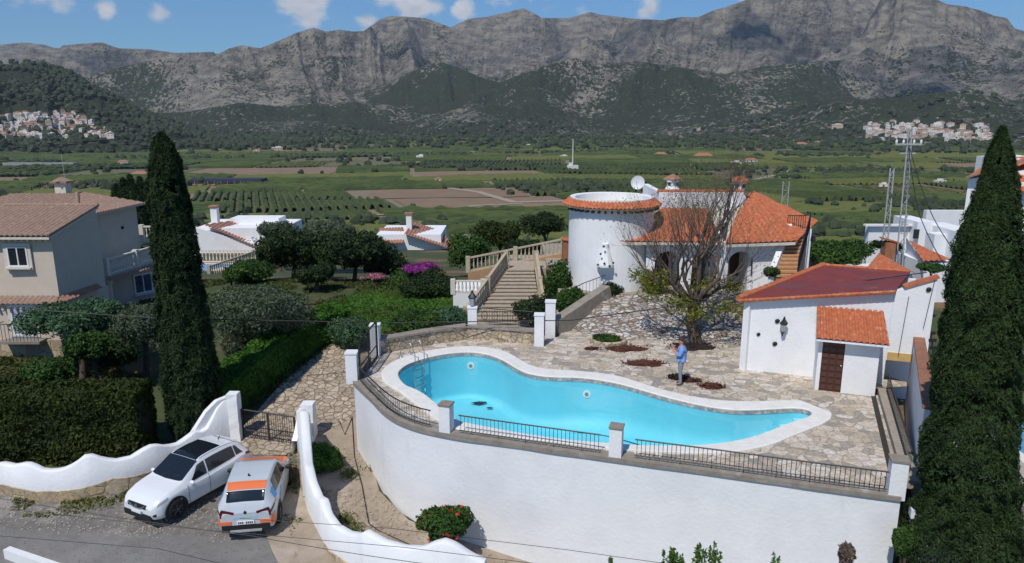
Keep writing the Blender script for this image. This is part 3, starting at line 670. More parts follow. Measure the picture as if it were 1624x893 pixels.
# woods on the dark hill at the far left
wp = []
def proj(x, y, z):
    Zc = y*cp-(z-CZ)*sp; return CX+F*x/Zc, CY-F*(y*sp+(z-CZ)*cp)/Zc
while len(wp) < 2600:
    a = rg.uniform(-42, -17); r_ = rg.uniform(1250, 1750); x, y = r_*math.sin(R(a)), r_*math.cos(R(a))
    gx_, gy_ = proj(x, y, float(ground(x, y)[0]))
    if -20 < gx_ < 188 and 176 < gy_ < 224 and rg.random() < .62: continue
    if -5 < gx_ < 64 and gy_ < 107: continue
    if vnoise(np.array([x/60]), np.array([y/60]), 5)[0] > .32: wp.append((x, y, rg.uniform(3, 6)))
tag(mesh_obj('hill_wood', lumps(wp, 8), fartree), 'dark pine wood covering the hill at the far left', 'pine wood', kind='stuff')
# valley tracks
trackm = mat('pale_track', (.36, .30, .22), (.30, .25, .19), .5, .95, world=True)
def track(name, pix, wd):
    pts = [hit(*p) for p in pix]; pts = [p for p in pts if p]; Pp = []
    fine = []
    for a, b in zip(pts[:-1], pts[1:]):
        for k in range(8): fine.append(a.lerp(b, k/8))
    fine.append(pts[-1]); mb = MB()
    for i, p in enumerate(fine):
        d = (fine[min(i+1, len(fine)-1)]-fine[max(0, i-1)]); d.z = 0; d.normalize(); n_ = Vector((-d.y, d.x, 0))*wd/2
        Pp.append([(q.x, q.y, float(ground(q.x, q.y)[0])+.62) for q in (p-n_, p, p+n_)])
    mb.grid(Pp); struct(name, mb, trackm)
track('track', [(62,279),(85,290),(98,302)], 5)
track('track', [(700,298),(760,306),(815,322),(895,320)], 6)
track('track', [(545,345),(640,340),(760,327),(830,324)], 4)
track('track', [(1195,286),(1230,278),(1275,266)], 4.5)
track('track', [(1372,368),(1390,345),(1402,330)], 3.5)
# far houses: walls and tiled roof in one small mesh each
hw = mat('far_white_wall', (.68, .66, .61), (.60, .57, .52), .3, .9, world=True); hc = mat('far_cream_wall', (.52, .42, .30), (.47, .38, .27), .3, .9, world=True); hr = mat('far_roof', (.36, .16, .10), (.30, .13, .08), .4, .9, world=True)
hgl = mat('far_window', (.03, .03, .035), rough=.4)
def far_house(p, w_, d_, h_, rz, cream, gab, name, label, group=None, cat='house'):
    mb = MB(); mb.mi = 1 if cream else 0; hw_ = w_/2; hd = d_/2
    mb.box((0, 0, h_/2-2), (w_, d_, h_+4), 0)
    mb.mi = 2
    if gab:
        e = .4; r_ = h_+w_*.16
        mb.add([(-hw_-e, -hd-e, h_+.02), (hw_+e, -hd-e, h_+.02), (hw_+e, hd+e, h_+.02), (-hw_-e, hd+e, h_+.02), (-hw_*.5, 0, r_), (hw_*.5, 0, r_)], [(0,1,5,4), (2,3,4,5), (1,2,5), (3,0,4), (3,2,1,0)])
    else:
        mb.mi = 0; mb.box((w_*.1, d_*.1, h_+.7), (w_*.5, d_*.5, 1.4)); mb.box((0, 0, h_+.05), (w_+.3, d_+.3, .3))
    mb.mi = 3
    for k in range(max(1, int(w_/4))): mb.box((-hw_+w_*(k+.5)/max(1, int(w_/4)), -hd-.03, h_*.55), (1.2, .1, 1.3))
    o = mesh_obj(name, mb, [hw, hc, hr, hgl]); o.location = p; o.rotation_euler = (0, 0, rz)
    tag(o, label, cat, group); return o
def town(spots, label, group, smin, smax, cream=.3):
    pts = []
    for (px, py) in spots:
        p = hit(px, py, 500)
        if p is None: continue
        pts.append(p)
    for p in pts:
        far_house(p, rg.uniform(smin, smax), rg.uniform(smin*.8, smax*.8), rg.uniform(4, 7), rg.uniform(-.6, .6), rg.random() < cream, rg.random() < .5, 'far_house', label, group)
sp1 = []
for _ in range(6000):
    if len(sp1) >= 125: break
    px = rg.uniform(-2, 178); lo = 178+abs(px-95)*.10+max(0, px-120)*.50; hi_ = 220-max(0, px-130)*.02
    if px < 60: lo = max(lo, 178+rg.random()*6)
    py = rg.uniform(lo, max(lo+3, hi_))
    if all(abs(px-a)+1.9*abs(py-b) > 7.0 for a, b in sp1): sp1.append((px, py))
town(sp1, 'small pale house in the crowded hillside town at the far left', 'houses of the hillside town at far left', 6.5, 10.5, .3)
town([(8+i*7, 99+abs(i-3)*.6) for i in range(7)], 'white house on the crest of the dark hill at far left', 'houses on the hill crest', 7, 11, .05)
sp2 = []
for _ in range(4000):
    px = rg.uniform(1372, 1570); c = 205 if px < 1500 else 213; py = rg.gauss(c, 7)
    if 194 < py < 226 and all(abs(px-a)+1.8*abs(py-b) > 8.5 for a, b in sp2): sp2.append((px, py))
    if len(sp2) > 85: break
town(sp2, 'small white house in the village at the foot of the mountain at right', 'houses of the village at right', 8, 13, .25)
for px, py, w_, h_, cr_, gb, lb in [
  (1327,202,22,8,True,False,'large cream building alone left of the white village'),(1392,209,34,3,False,False,'long low white shed beside the white village'),
  (1270,233,20,6,True,True,'cream farm building below the left end of the white village'),(1296,228,12,4,False,True,'white farmhouse just right of the cream farm building'),
  (1335,228,11,5,False,True,'white farmhouse among dark trees below the white village'),(1353,230,9,4,False,False,'boxy white farmhouse right of the dark trees'),
  (196,262,11,5,False,True,'white farmhouse with grey roof in the fields at left'),(224,280,15,3,True,True,'low cream farm building right of the cypress clump at left'),
  (242,247,9,3,True,False,'tiny cream hut in the fields left of the tall cypress'),(310,231,9,5,False,True,'small white house at the valley edge, right of the tall cypress tip'),
  (408,241,9,4,False,True,'small white farmhouse with cream neighbour in the far fields'),(440,238,16,5,True,False,'wide pale farm building in the far fields'),
  (667,253,9,6,False,False,'white hut with a raised left end in middle fields'),(695,288,6,3,False,True,'small white hut at the edge of the vine rows'),
  (838,232,9,3,False,False,'tiny white box house in the distant centre fields'),(894,250,9,3,False,False,'tiny white shed left of the white mast'),
  (1048,247,16,3,True,True,'low tiled farmhouse right of the white mast'),(1110,206,14,5,True,False,'cream farm building at the left foot of the mountain'),
  (1115,250,24,3,True,True,'long tiled farm building in the fields at centre right'),(1190,258,14,4,False,True,'white farmhouse with tiled roof above the villa roof'),
  (1167,260,10,3,False,False,'low white hut left of the tiled farmhouse'),(1245,227,8,3,False,False,'tiny white hut in the fields below the mountain'),
  (1400,297,6,3,False,False,'white hut beside the track at right'),(1490,291,8,3,False,False,'small white hut left of the grey gabled house'),
  (1308,248,7,3,False,False,'small white hut in the fields right of centre'),(20,229,8,3,False,False,'small white hut in the fields below the left town')]:
    p = hit(px, py, 200)
    if p: far_house(p, w_, w_*.6, h_*.8, rg.uniform(-.3, .3), cr_, gb, 'farmhouse', lb)
# white mast with a white hut in the valley
p = hit(908, 270, 200); t = thing('mast', 'tall thin white mast rising from a white hut in the valley', 'mast', p)
part('hut', MB().box((p.x, p.y, p.z+2.5), (11, 7, 5)).box((p.x-2, p.y, p.z+6), (4, 4, 3)), hw, t); part('pole', MB().tube([(p.x, p.y, p.z+5), (p.x, p.y, p.z+31)], [.7, .45], 8), hw, t)
# dark netting greenhouse and pale sheds
for px, py, w_, d_, lb, mm_ in [(362,291,58,16,'dark blue shade-net greenhouse behind the tall left cypress','net'),(65,264,75,9,'long grey greenhouse at the left of the valley','gh')]:
    p = hit(px, py, 150); t = thing('greenhouse', lb, 'greenhouse', p)
    mk = mat('net_cloth', (.02, .025, .045), (.03, .035, .06), .3, .8) if mm_ == 'net' else mat('greenhouse_film', (.30, .31, .32), (.24, .25, .26), .3, .6)
    part('cover', MB().box((p.x, p.y, p.z+2.6), (w_, d_, 2.6)), mk, t); mb = MB()
    for k in range(12): mb.box((p.x-w_/2+.3+(w_-.6)*k/11, p.y-d_/2-.12, p.z+1.2), (.25, .15, 2.9))
    part('post_row', mb, M['galv'], t)
# ------------------------------------------------------------------ road, driveway, sandy strip (strips that follow the ground)
def strip(name, Lp, Rp, m, off, n=24, k=16, kind='structure', zf=None):
    def res(P, n):
        P = [Vector((p[0], p[1], 0)) for p in P]; ln = [(P[i+1]-P[i]).length for i in range(len(P)-1)]; T = sum(ln); out = []
        for i in range(n+1):
            s = T*i/n
            for j, l_ in enumerate(ln):
                if s <= l_ or j == len(ln)-1: out.append(P[j].lerp(P[j+1], min(1, s/l_))); break
                s -= l_
        return out
    A = res(Lp, n); B = res(Rp, n); P = []
    for a, b in zip(A, B):
        P.append([(q.x, q.y, (zf(q.x, q.y) if zf else gzn(q.x, q.y))+off) for q in (a.lerp(b, j/k) for j in range(k+1))])
    return struct(name, MB().grid(P), m, smooth=True)
W1 = [(-30,25.3),(-24,24.2),(-17.44,22.5),(-16.14,22.1),(-14.93,22.1),(-14.05,22.4),(-13.26,22.8),(-12.59,23.5),(-11.85,24.5),(-10.85,26.0)]     # foot of the left wavy wall
W2 = [(-7.95,26.1),(-7.95,25.1),(-7.31,22.9),(-6.72,21.5),(-6.09,20.4),(-5.4,19.3),(-4.16,18.1),(-2.31,17.3),(-.74,16.9)]                       # foot of the right wavy wall
strip('road', [(-34,23.4),(-24,22.2),(-17.4,21.0),(-15,20.4),(-12.5,20.4),(-9,20.2),(-6.5,20.2),(-4,18.1),(-.7,17.0)], [(-34,10),(-20,9),(-17,9),(-15,9),(-12,9),(-9,9),(-7,9),(-5,9),(-3,9)], M['asphalt'], .045, 60, 40)
strip('apron', [(-17.6,22.55),(-14.9,22.15),(-14.0,22.5),(-12.5,23.6),(-10.8,26.1)], [(-17.4,20.4),(-13.5,20.0),(-9,19.6),(-6.3,20.2),(-7.9,26.1)], M['apron'], .03, 40, 30)
strip('driveway', [(-11.0,25.1),(-10.9,26.2),(-10.6,28.2),(-10.2,30.2),(-9.6,31.8),(-8.8,33.6)], [(-7.9,25.0),(-7.7,26.2),(-6.1,28.3),(-5.9,29.6),(-5.8,31.5),(-5.8,33.6)], M['drive'], .06, 30, 20)
strip('sandy_strip', [(-7.75,26.5),(-7.9,26.2),(-7.3,23.0),(-6.1,20.5),(-4.2,18.2),(-.7,17.0),(4,14.5),(11,11)], [(-5.86,28.9),(-5.8,26.4),(-4.6,22.9),(-3.4,21.5),(-2.2,21.0),(2.9,19.4),(5.8,18.5),(11.5,16.9)], M['sand'], .05, 50, 20)
strip('road_verge', [(x-1.15, y-.9) for x, y in W2[2:]], [(x+.1, y+.05) for x, y in W2[2:]], M['sand'], .075, 40, 6)
# ------------------------------------------------------------------ pool deck and pool
OUT = [(604,594),(607,585),(623,572.6),(641,566),(665.5,558),(697,552.5),(730.4,549),(759.5,548.7),(786.4,552.5),(809,560),(826.7,571.5),(847,581.6),(876,586),(900,586.5),(913.6,587.7),(958,591.7),(987.5,597.3),(1019,607.8),(1050,617.4),(1081.6,625.3),(1115,631.3),(1149,635.4),(1193.6,636.5),(1240,634.7),(1265,634.2),(1289,636.7),(1312,646),(1320.5,657),(1315.6,667),(1292.7,677),(1250,693.5),(1231,703),(1185,714),(1138,719),(1050,717),(985,713),(900,704),(831,695.5),(764,687),(727,682),(700,672),(661,642),(640.8,627),(629.6,618),(616,612),(607,603)]
INN = [(633,600),(630.7,591.7),(636,584),(650,575.5),(674,568),(697,562.6),(726,558.5),(753,558.5),(775,562),(797.6,570.4),(820,585),(838,592.8),(865,597.3),(900,598.4),(920,598.6),(958,603.3),(992,610.7),(1025.6,620.8),(1059,630.4),(1093,638.7),(1126,645.4),(1160,650),(1193.6,650.4),(1240,647.7),(1262,646.8),(1280,649),(1289.5,653.9),(1283,661),(1246,672),(1225,681.6),(1200,690.8),(1169.5,698.5),(1123,705.3),(1077,707),(1020,706.5),(966,703),(892,697),(831,688),(777.5,678),(741.6,670.5),(726,667),(703.5,648.8),(687.8,636.5),(674,625),(658.7,616.5),(643,611.5)]
def smooth_loop(pts, it=2):
    for _ in range(it):
        q = []
        for i in range(len(pts)):
            a = pts[i]; b = pts[(i+1) % len(pts)]; q.append((a[0]*.75+b[0]*.25, a[1]*.75+b[1]*.25)); q.append((a[0]*.25+b[0]*.75, a[1]*.25+b[1]*.75))
        pts = q
    return pts
OW = smooth_loop([tuple(G(x, y, .05)[:2]) for x, y in OUT]); IW = smooth_loop([tuple(G(x, y, .05)[:2]) for x, y in INN])
def resamp(P, n):
    P = np.array(P+[P[0]]); d = np.hypot(*np.diff(P, axis=0).T); s = np.concatenate([[0], np.cumsum(d)]); t = np.linspace(0, s[-1], n, endpoint=False)
    return [(float(np.interp(a, s, P[:, 0])), float(np.interp(a, s, P[:, 1]))) for a in t]
import bmesh
def tri_fill(name, outer, holes, z, m, kind='structure'):
    bm = bmesh.new(); E_ = []
    for lp in [outer]+holes:
        vs = [bm.verts.new((x, y, z)) for x, y in lp]
        for i in range(len(vs)): E_.append(bm.edges.new((vs[i], vs[(i+1) % len(vs)])))
    bmesh.ops.triangle_fill(bm, edges=E_, use_beauty=True)
    bmesh.ops.recalc_face_normals(bm, faces=bm.faces)
    me = bpy.data.meshes.new(name); bm.to_mesh(me); bm.free()
    if me.polygons and me.polygons[0].normal.z < 0: me.flip_normals()
    me.materials.append(m); o = bpy.data.objects.new(name, me); C.objects.link(o)
    if kind: o['kind'] = kind
    return o
TW = [(-5.89,25.47),(-5.3,24.45),(-4.4,22.87),(-4.0,22.25),(-3.52,21.75),(-2.95,21.3),(-2.26,20.98),(.36,20.1),(2.86,19.28),(5.72,18.41),(8.21,17.61),(10.09,17.05)]     # outer line of the terrace wall
def offset(P, d):
    out = []
    for i, p in enumerate(P):
        a = Vector(P[max(0, i-1)]); b = Vector(P[min(len(P)-1, i+1)]); t = (b-a).normalized(); out.append((p[0]-t.y*d, p[1]+t.x*d))
    return out
TI = offset(TW, .34)
deck_outer = TI+[(10.35,17.3),(10.62,18.0),(12.95,24.0),(12.5,24.6),(14.8,25.0),(13.4,27.5),(11.5,30.5),(11.5,33),(2.6,33),(2.1,31.0),(1.3,30.3),(1.17,29.87),(-2.0,30.65),(-5.42,28.68),(-5.6,28.4),(-5.6,25.6)]
# rim wall of the deck towards the coping is covered by the coping itself
pool = thing('swimming_pool', 'long curved swimming pool with white coping on the flagstone terrace', 'swimming pool', (3, 25, 0))
n_ = 240; Or = resamp(OW, n_); Ir = resamp(IW, n_)
# match ring starts by nearest
k0 = min(range(n_), key=lambda k: (Ir[k][0]-Or[0][0])**2+(Ir[k][1]-Or[0][1])**2); Ir = Ir[k0:]+Ir[:k0]
def matchring(A, B):                       # nearest point on B for every A (monotone)
    Bn = np.array(B); out = []
    for i, a in enumerate(A):
        best = None
        for j in range(-24, 25): 
            k = (i+j) % len(B); d = (B[k][0]-a[0])**2+(B[k][1]-a[1])**2
            if best is None or d < best[0]: best = (d, i+j)
        out.append(best[1])
    for i in range(1, len(out)): out[i] = max(out[i], out[i-1])
    return [B[k % len(B)] for k in out]
Orm = matchring(Ir, Or)
hole = []
for p_ in Orm:
    if not hole or math.hypot(p_[0]-hole[-1][0], p_[1]-hole[-1][1]) > .05: hole.append(p_)
deck = tri_fill('pool_deck', deck_outer, [hole], 0., M['deck'])
mb = MB(); prof = []
for (ix, iy), (ox, oy) in zip(Ir, Orm):
    prof.append([(ox, oy, -.06), (ox, oy, .05), (ix*.1+ox*.9, iy*.1+oy*.9, .065), (ix*.94+ox*.06, iy*.94+oy*.06, .065), (ix, iy, .045), (ix, iy, -.03)])
prof.append(prof[0]); mb.grid(prof); part('coping', mb, M['coping'], pool, smooth=False)
cx_, cy_ = np.mean([p[0] for p in Ir]), np.mean([p[1] for p in Ir])
def inward(P, d):
    out = []; n = len(P)
    for i in range(n):
        a = Vector(P[(i-2) % n]); b = Vector(P[(i+2) % n]); t = (b-a).normalized(); nn = Vector((-t.y, t.x))
        out.append((nn, P[i]))
    ar = sum(P[i][0]*P[(i+1) % n][1]-P[(i+1) % n][0]*P[i][1] for i in range(n)); s = 1 if ar > 0 else -1
    return [(p[0]+nn.x*d*s, p[1]+nn.y*d*s) for nn, p in out]
WLn = inward(Ir, .02)
tb = MB(); tb.grid([[(x, y, .03), (x, y, -.11)] for x, y in WLn+[WLn[0]]]); 
mt = stones('pool_tile_band', [(.40,.35,.29),(.30,.32,.30),(.46,.42,.36),(.26,.27,.27)], 9, (.30, .28, .25), .04, bump=.1); part('tile_band', tb, mt, pool)
def pdepth(x): return -np.interp(x, [-6, 2, 6, 12], [1.95, 1.95, 1.6, 1.15])
wl = MB(); prof = []; WLo = inward(Ir, .0)
for i in range(n_):
    x, y = WLo[i]; dz = float(pdepth(x)); fil = float(np.interp(x, [-6, -1, 2, 6], [.12, .25, .6, .7])); col = []
    nx_, ny_ = inward(Ir, 1.)[i] if False else (0, 0)
    prof.append((x, y, dz, fil))
IN1 = inward(Ir, 1.)
PR = []
for i, (x, y, dz, fil) in enumerate(prof):
    nx_, ny_ = IN1[i][0]-Ir[i][0], IN1[i][1]-Ir[i][1]; col = [(x, y, -.10)]
    for q in range(0, 7):
        a = math.pi/2*q/6; col.append((x+nx_*fil*(1-math.cos(a)), y+ny_*fil*(1-math.cos(a)), dz+fil*(1-math.sin(a))))
    PR.append(col)
PR.append(PR[0]); wl.grid(PR); part('basin_wall', wl, M['pool'], pool, smooth=True)
floor_loop = [(p[-1][0], p[-1][1]) for p in PR[:-1]]
fl = tri_fill('basin_floor', floor_loop[::3], [], 0, M['pool'], kind=None)
for v_ in fl.data.vertices: v_.co.z = float(pdepth(v_.co.x))+.0
fl.data.transform(Matrix.Translation(Vector((-3, -25, 0)))); fl.parent = pool
# a plain bigger sheet just below the floor closes any sliver at the fillet
ul = tri_fill('basin_underlay', resamp(inward(Ir, .05), 100), [], 0, M['pool'], kind=None)
for v_ in ul.data.vertices: v_.co.z = float(pdepth(v_.co.x))-.06
ul.data.transform(Matrix.Translation(Vector((-3, -25, 0)))); ul.parent = pool
mw = bpy.data.materials.new('pool_water'); mw.use_nodes = True; n = mw.node_tree.nodes; l = mw.node_tree.links; n.remove(n['Principled BSDF'])
tr = n.new('ShaderNodeBsdfTransparent'); tr.inputs[0].default_value = (.90, .985, 1, 1); gl = n.new('ShaderNodeBsdfGlossy'); gl.inputs['Roughness'].default_value = .04; fr = n.new('ShaderNodeFresnel'); fr.inputs['IOR'].default_value = 1.33
mx_ = n.new('ShaderNodeMixShader'); wn = n.new('ShaderNodeTexNoise'); wn.inputs['Scale'].default_value = 3; bp = n.new('ShaderNodeBump'); bp.inputs['Strength'].default_value = .4; bp.inputs['Distance'].default_value = .02
gg = n.new('ShaderNodeNewGeometry'); l.new(gg.outputs['Position'], wn.inputs['Vector']); l.new(wn.outputs['Fac'], bp.inputs['Height']); l.new(bp.outputs[0], gl.inputs['Normal'])
l.new(fr.outputs[0], mx_.inputs[0]); l.new(tr.outputs[0], mx_.inputs[1]); l.new(gl.outputs[0], mx_.inputs[2]); l.new(mx_.outputs[0], n['Material Output'].inputs['Surface'])
M['water'] = mw
wt = tri_fill('pool_water', resamp(inward(Ir, .021), 120), [], -.15, mw)
# pool steps at the right end, two round lamps, ladder
def clip_x(P, x0):
    out = []
    for i in range(len(P)):
        a, b = P[i], P[(i+1) % len(P)]
        if a[0] >= x0: out.append(a)
        if (a[0] >= x0) != (b[0] >= x0): f = (x0-a[0])/(b[0]-a[0]); out.append((x0, a[1]+(b[1]-a[1])*f))
    return out
for x0, zt_ in ((9.45,-.30),(9.0,-.52),(8.5,-.75),(7.95,-.98)):
    part('pool_step', MB().prism(clip_x(inward(Ir, .012), x0), -1.9, zt_), M['poolstep'], pool)
def nearest_ring(px, py):
    g = G(px, py, 0); i = min(range(n_), key=lambda k: (Ir[k][0]-g.x)**2+(Ir[k][1]-g.y)**2); return i
for px, ptop in ((748, 560), (934, 601)):
    i = nearest_ring(px, ptop); x, y = Ir[i]; nx_, ny_ = IN1[i][0]-x, IN1[i][1]-y; yy = 580 if px < 800 else 625
    z_ = D(px, yy, y).z; lm = MB(); c = Vector((x, y, z_)); nv = Vector((nx_, ny_, 0)).normalized(); tv = Vector((-nv.y, nv.x, 0))
    for rr_, off_ in ((.15, .03),):
        lm.add([c+nv*off_+tv*rr_*math.cos(a)+Vector((0, 0, rr_*math.sin(a))) for a in [2*math.pi*k/20 for k in range(20)]]+[c+nv*(off_-.06)+tv*rr_*math.cos(a)+Vector((0, 0, rr_*math.sin(a))) for a in [2*math.pi*k/20 for k in range(20)]],
               [tuple(range(20))]+[(k, 20+k, 20+(k+1) % 20, (k+1) % 20) for k in range(20)])
    po = part('pool_lamp', lm, M['whiter'], pool)
    part('lens', MB().add([c+nv*.045+tv*.075*math.cos(a)+Vector((0, 0, .075*math.sin(a))) for a in [2*math.pi*k/16 for k in range(16)]]+[c+nv*.0+tv*.075*math.cos(a)+Vector((0, 0, .075*math.sin(a))) for a in [2*math.pi*k/16 for k in range(16)]], [tuple(range(16))]+[(k, 16+k, 16+(k+1) % 16, (k+1) % 16) for k in range(16)]), mat('lamp_lens', (.20, .20, .20), rough=.3), po)
i = nearest_ring(660, 573); lx, ly = Ir[i]; nx_, ny_ = IN1[i][0]-lx, IN1[i][1]-ly; tv = Vector((-ny_, nx_, 0)).normalized(); nv = Vector((nx_, ny_, 0)).normalized(); b0 = Vector((lx, ly, 0))
lad = thing('pool_ladder', 'steel ladder hooked over the left end of the pool', 'ladder', (lx, ly, 0))
for s_ in (-.24, .24):
    q = b0+tv*s_; part('rail', MB().tube([q-nv*.75+Vector((0,0,.05)), q-nv*.72+Vector((0,0,.6)), q-nv*.55+Vector((0,0,.82)), q-nv*.1+Vector((0,0,.78)), q+nv*.14+Vector((0,0,.4)), q+nv*.14+Vector((0,0,-1.5))], .017, 8), M['steel'], lad, smooth=True)
for k in range(4): part('rung', MB().box((b0+nv*.14+Vector((0,0,-.3-.33*k)))[:], (.09, .5, .03), math.atan2(nv.y, nv.x)), M['steel'], lad)
for px, py, s_ in ((760, 641, .55), (777, 649, .25)):
    q = G(px, py, -1.93); tag(mesh_obj('leaf_litter', MB().ball((0,0,0), .3*s_, 6, (1.8, .8, .25), .35), M['darkdebris'], origin=None), 'larger clump of dark leaves on the pool floor' if s_ > .4 else 'smaller clump of dark leaves on the pool floor', 'leaf litter').location = q+Vector((0, 0, .06))
for k, (px, py, dz) in enumerate([(1204,688,-.97),(1224,676,-.74),(1240,668,-.51)]):
    q = G(px, py, dz); tag(mesh_obj('leaf_litter', MB().ball((0,0,0), .16, 6, (1.7, .8, .25), .35), M['darkdebris']), 'dark leaf clump on the %s pool step' % ('lowest', 'middle', 'upper')[k], 'leaf litter').location = q+Vector((0, 0, .05))
# ------------------------------------------------------------------ terrace wall with cap, piers and railings
def baseline(P, z): return [(p[0], p[1], z) for p in P]
tw = thing('terrace_wall', 'tall curved white retaining wall under the pool terrace', 'retaining wall', (2, 19.5, -3.5))
fine = []
for a, b in zip(TW[:-1], TW[1:]):
    k = max(2, int(math.hypot(b[0]-a[0], b[1]-a[1])/.3)); fine += [(a[0]+(b[0]-a[0])*i/k, a[1]+(b[1]-a[1])*i/k) for i in range(k)]
fine.append(TW[-1])
for _ in range(3): fine = [fine[0]]+[((fine[i-1][0]+2*fine[i][0]+fine[i+1][0])/4, (fine[i-1][1]+2*fine[i][1]+fine[i+1][1])/4) for i in range(1, len(fine)-1)]+[fine[-1]]
def wallface(P, ztop, zb, wob=.018): 
    return [[(x+RNG.uniform(-wob, wob)*0, y+wob*float(vnoise(np.array([x*1.5+z]), np.array([z*1.7]), 4)[0]), z) for z in np.linspace(ztop, zb, 10)] for x, y in P]
mb = MB().grid(wallface(fine, -.06, -6.0)[::-1]); mb.grid([[(-5.89,25.47,-.06),(-5.89,25.47,-5)],[(-5.86,28.7,-.06),(-5.86,28.7,-5)]]); mb.grid([[(10.09,17.05,-.06),(10.09,17.05,-6)],[(13.1,24.7,-.06),(13.1,24.7,-6)]][::-1])
part('wall_face', mb, M['white'], tw, smooth=True)
fi = offset(fine, .36); fo = offset(fine, -.05); cap = []
for i, (a, b) in enumerate(zip(fo, fi)):
    j = .06*float(vnoise(np.array([i*.35]), np.array([.5]), 9)[0]) if i < len(fo)*.55 else .0
    cap.append([(a[0], a[1], -.10-j), (a[0]+.0, a[1], .025), (b[0], b[1], .03), (b[0], b[1], -.05)])
part('cap', MB().grid(cap[::-1]), M['conc'], tw)
# wall edge strips behind: left side and right side kerbs
rs = [(10.38,17.25),(13.1,24.3)]
part('kerb', MB().seg((10.62,17.5,.10), (13.2,24.2,.10), .42, .22), mat('pale_concrete', (.36,.31,.255), (.29,.25,.2), 5, .9, .4, 16, world=True), tw)
part('gutter', MB().seg((10.27,17.75,.006), (12.8,24.15,.006), .16, .02), mat('dark_joint', (.045,.04,.033), (.03,.027,.022), 6, .95, world=True), tw)
def pier(x, y, label, h=.9, w_=.36, z=0, rz=-.3, grp='white piers of the pool terrace railing', capm=None):
    t = thing('pier', label, 'pier', (x, y, z), rz, grp)
    lpart('shaft', MB().box((0, 0, h/2-.05), (w_, w_, h+.1)), M['white'], t); lpart('cap', MB().box((0, 0, h+.025), (w_+.05, w_+.05, .05)), capm or M['conc'], t); return t
g1 = G(711, 690, 0); g2 = G(978, 727, 0)
PI1 = (-2.05, 21.08); PI2 = (3.02, 19.42); PI3 = (10.05, 17.28)
pier(*PI1, 'white pier nearest the wide left bend of the terrace wall'); pier(*PI2, 'white pier in the middle of the terrace wall above its straight face'); pier(*PI3, 'white pier at the right corner of the terrace wall', h=.95, w_=.40, rz=-.3)
def railing(pts, label, n, z=.0, h=.62, gap=.13, grp='black railings of the pool terrace', step_r=.009, top=.022):
    c = pts[len(pts)//2]; t = thing('railing', label, 'railing', (c[0], c[1], z), 0, grp)
    P = [Vector((p[0], p[1], (p[2] if len(p) > 2 else z))) for p in pts]
    part('top_rail', MB().tube([p+Vector((0,0,h)) for p in P], top, 6), M['iron'], t); part('bottom_rail', MB().tube([p+Vector((0,0,gap)) for p in P], top*.8, 6), M['iron'], t)
    ln = [(P[i+1]-P[i]).length for i in range(len(P)-1)]; T = sum(ln)
    for k in range(n):
        s = T*(k+.5)/n
        for j, l_ in enumerate(ln):
            if s <= l_ or j == len(ln)-1: q = P[j].lerp(P[j+1], min(1, s/l_)); break
            s -= l_
        foot = .01 if k % 7 == 3 else gap
        part('baluster', MB().tube([q+Vector((0,0,foot)), q+Vector((0,0,h*.5)), q+Vector((0,0,h))], [step_r, step_r, step_r], 4), M['iron'], t)
    return t
mid = offset(fine, .10)
def between(a, b, extra=.19):
    sel = [p for p in mid if a[0]+extra < p[0] < b[0]-extra]; return sel[:-1:3]+[sel[-1]]
railing([(-5.66,25.35),(-5.45,24.95)]+[p for p in mid if -5.4 < p[0] < PI1[0]-.2 and p[1] < 24.9], 'black railing round the left bend of the terrace wall', 44)
railing(between(PI1, PI2), 'black railing between the left and middle white piers', 36)
railing(between(PI2, PI3), 'long black railing from the middle pier to the right corner', 54)
railing([(10.75,17.9),(13.12,23.9)], 'black railing beside the passage at the right edge of the terrace', 34, h=.85)
# ------------------------------------------------------------------ the low stone wall behind the pool
sw = thing('stone_wall', 'low honey coloured stone wall curving behind the pool', 'stone wall', (-2, 30.6, 0))
for a, b in (((-5.5,28.75),(-3.6,29.95)),((-3.6,29.95),(-2.0,30.72)),((-2.0,30.72),(-.4,30.35)),((-.4,30.35),(1.0,29.98))):
    part('wall', MB().seg((a[0],a[1],.15), (b[0],b[1],.15), .32, .85), M['rubble'], sw); part('coping', MB().seg((a[0],a[1],.60), (b[0],b[1],.60), .46, .08), M['conc'], sw)
# tall white posts
pier(1.17, 29.75, 'tall white post at the right end of the low stone wall behind the pool', 1.35, .40, 0, -.1, 'tall white garden posts', M['whiter'])
pier(1.72, 31.2, 'white post beside the ramp, just right of the end of the stone wall', 1.55, .44, 0, -.1, 'tall white garden posts', M['whiter'])
pier(-5.95, 25.62, 'low white post at the left corner of the terrace carrying the open gate', 1.05, .42, 0, 0, 'white posts of the side gate', M['whiter'])
pier(-5.62, 28.55, 'tall white post at the far left of the pool deck', 1.25, .38, 0, 0, 'white posts of the side gate', M['whiter'])
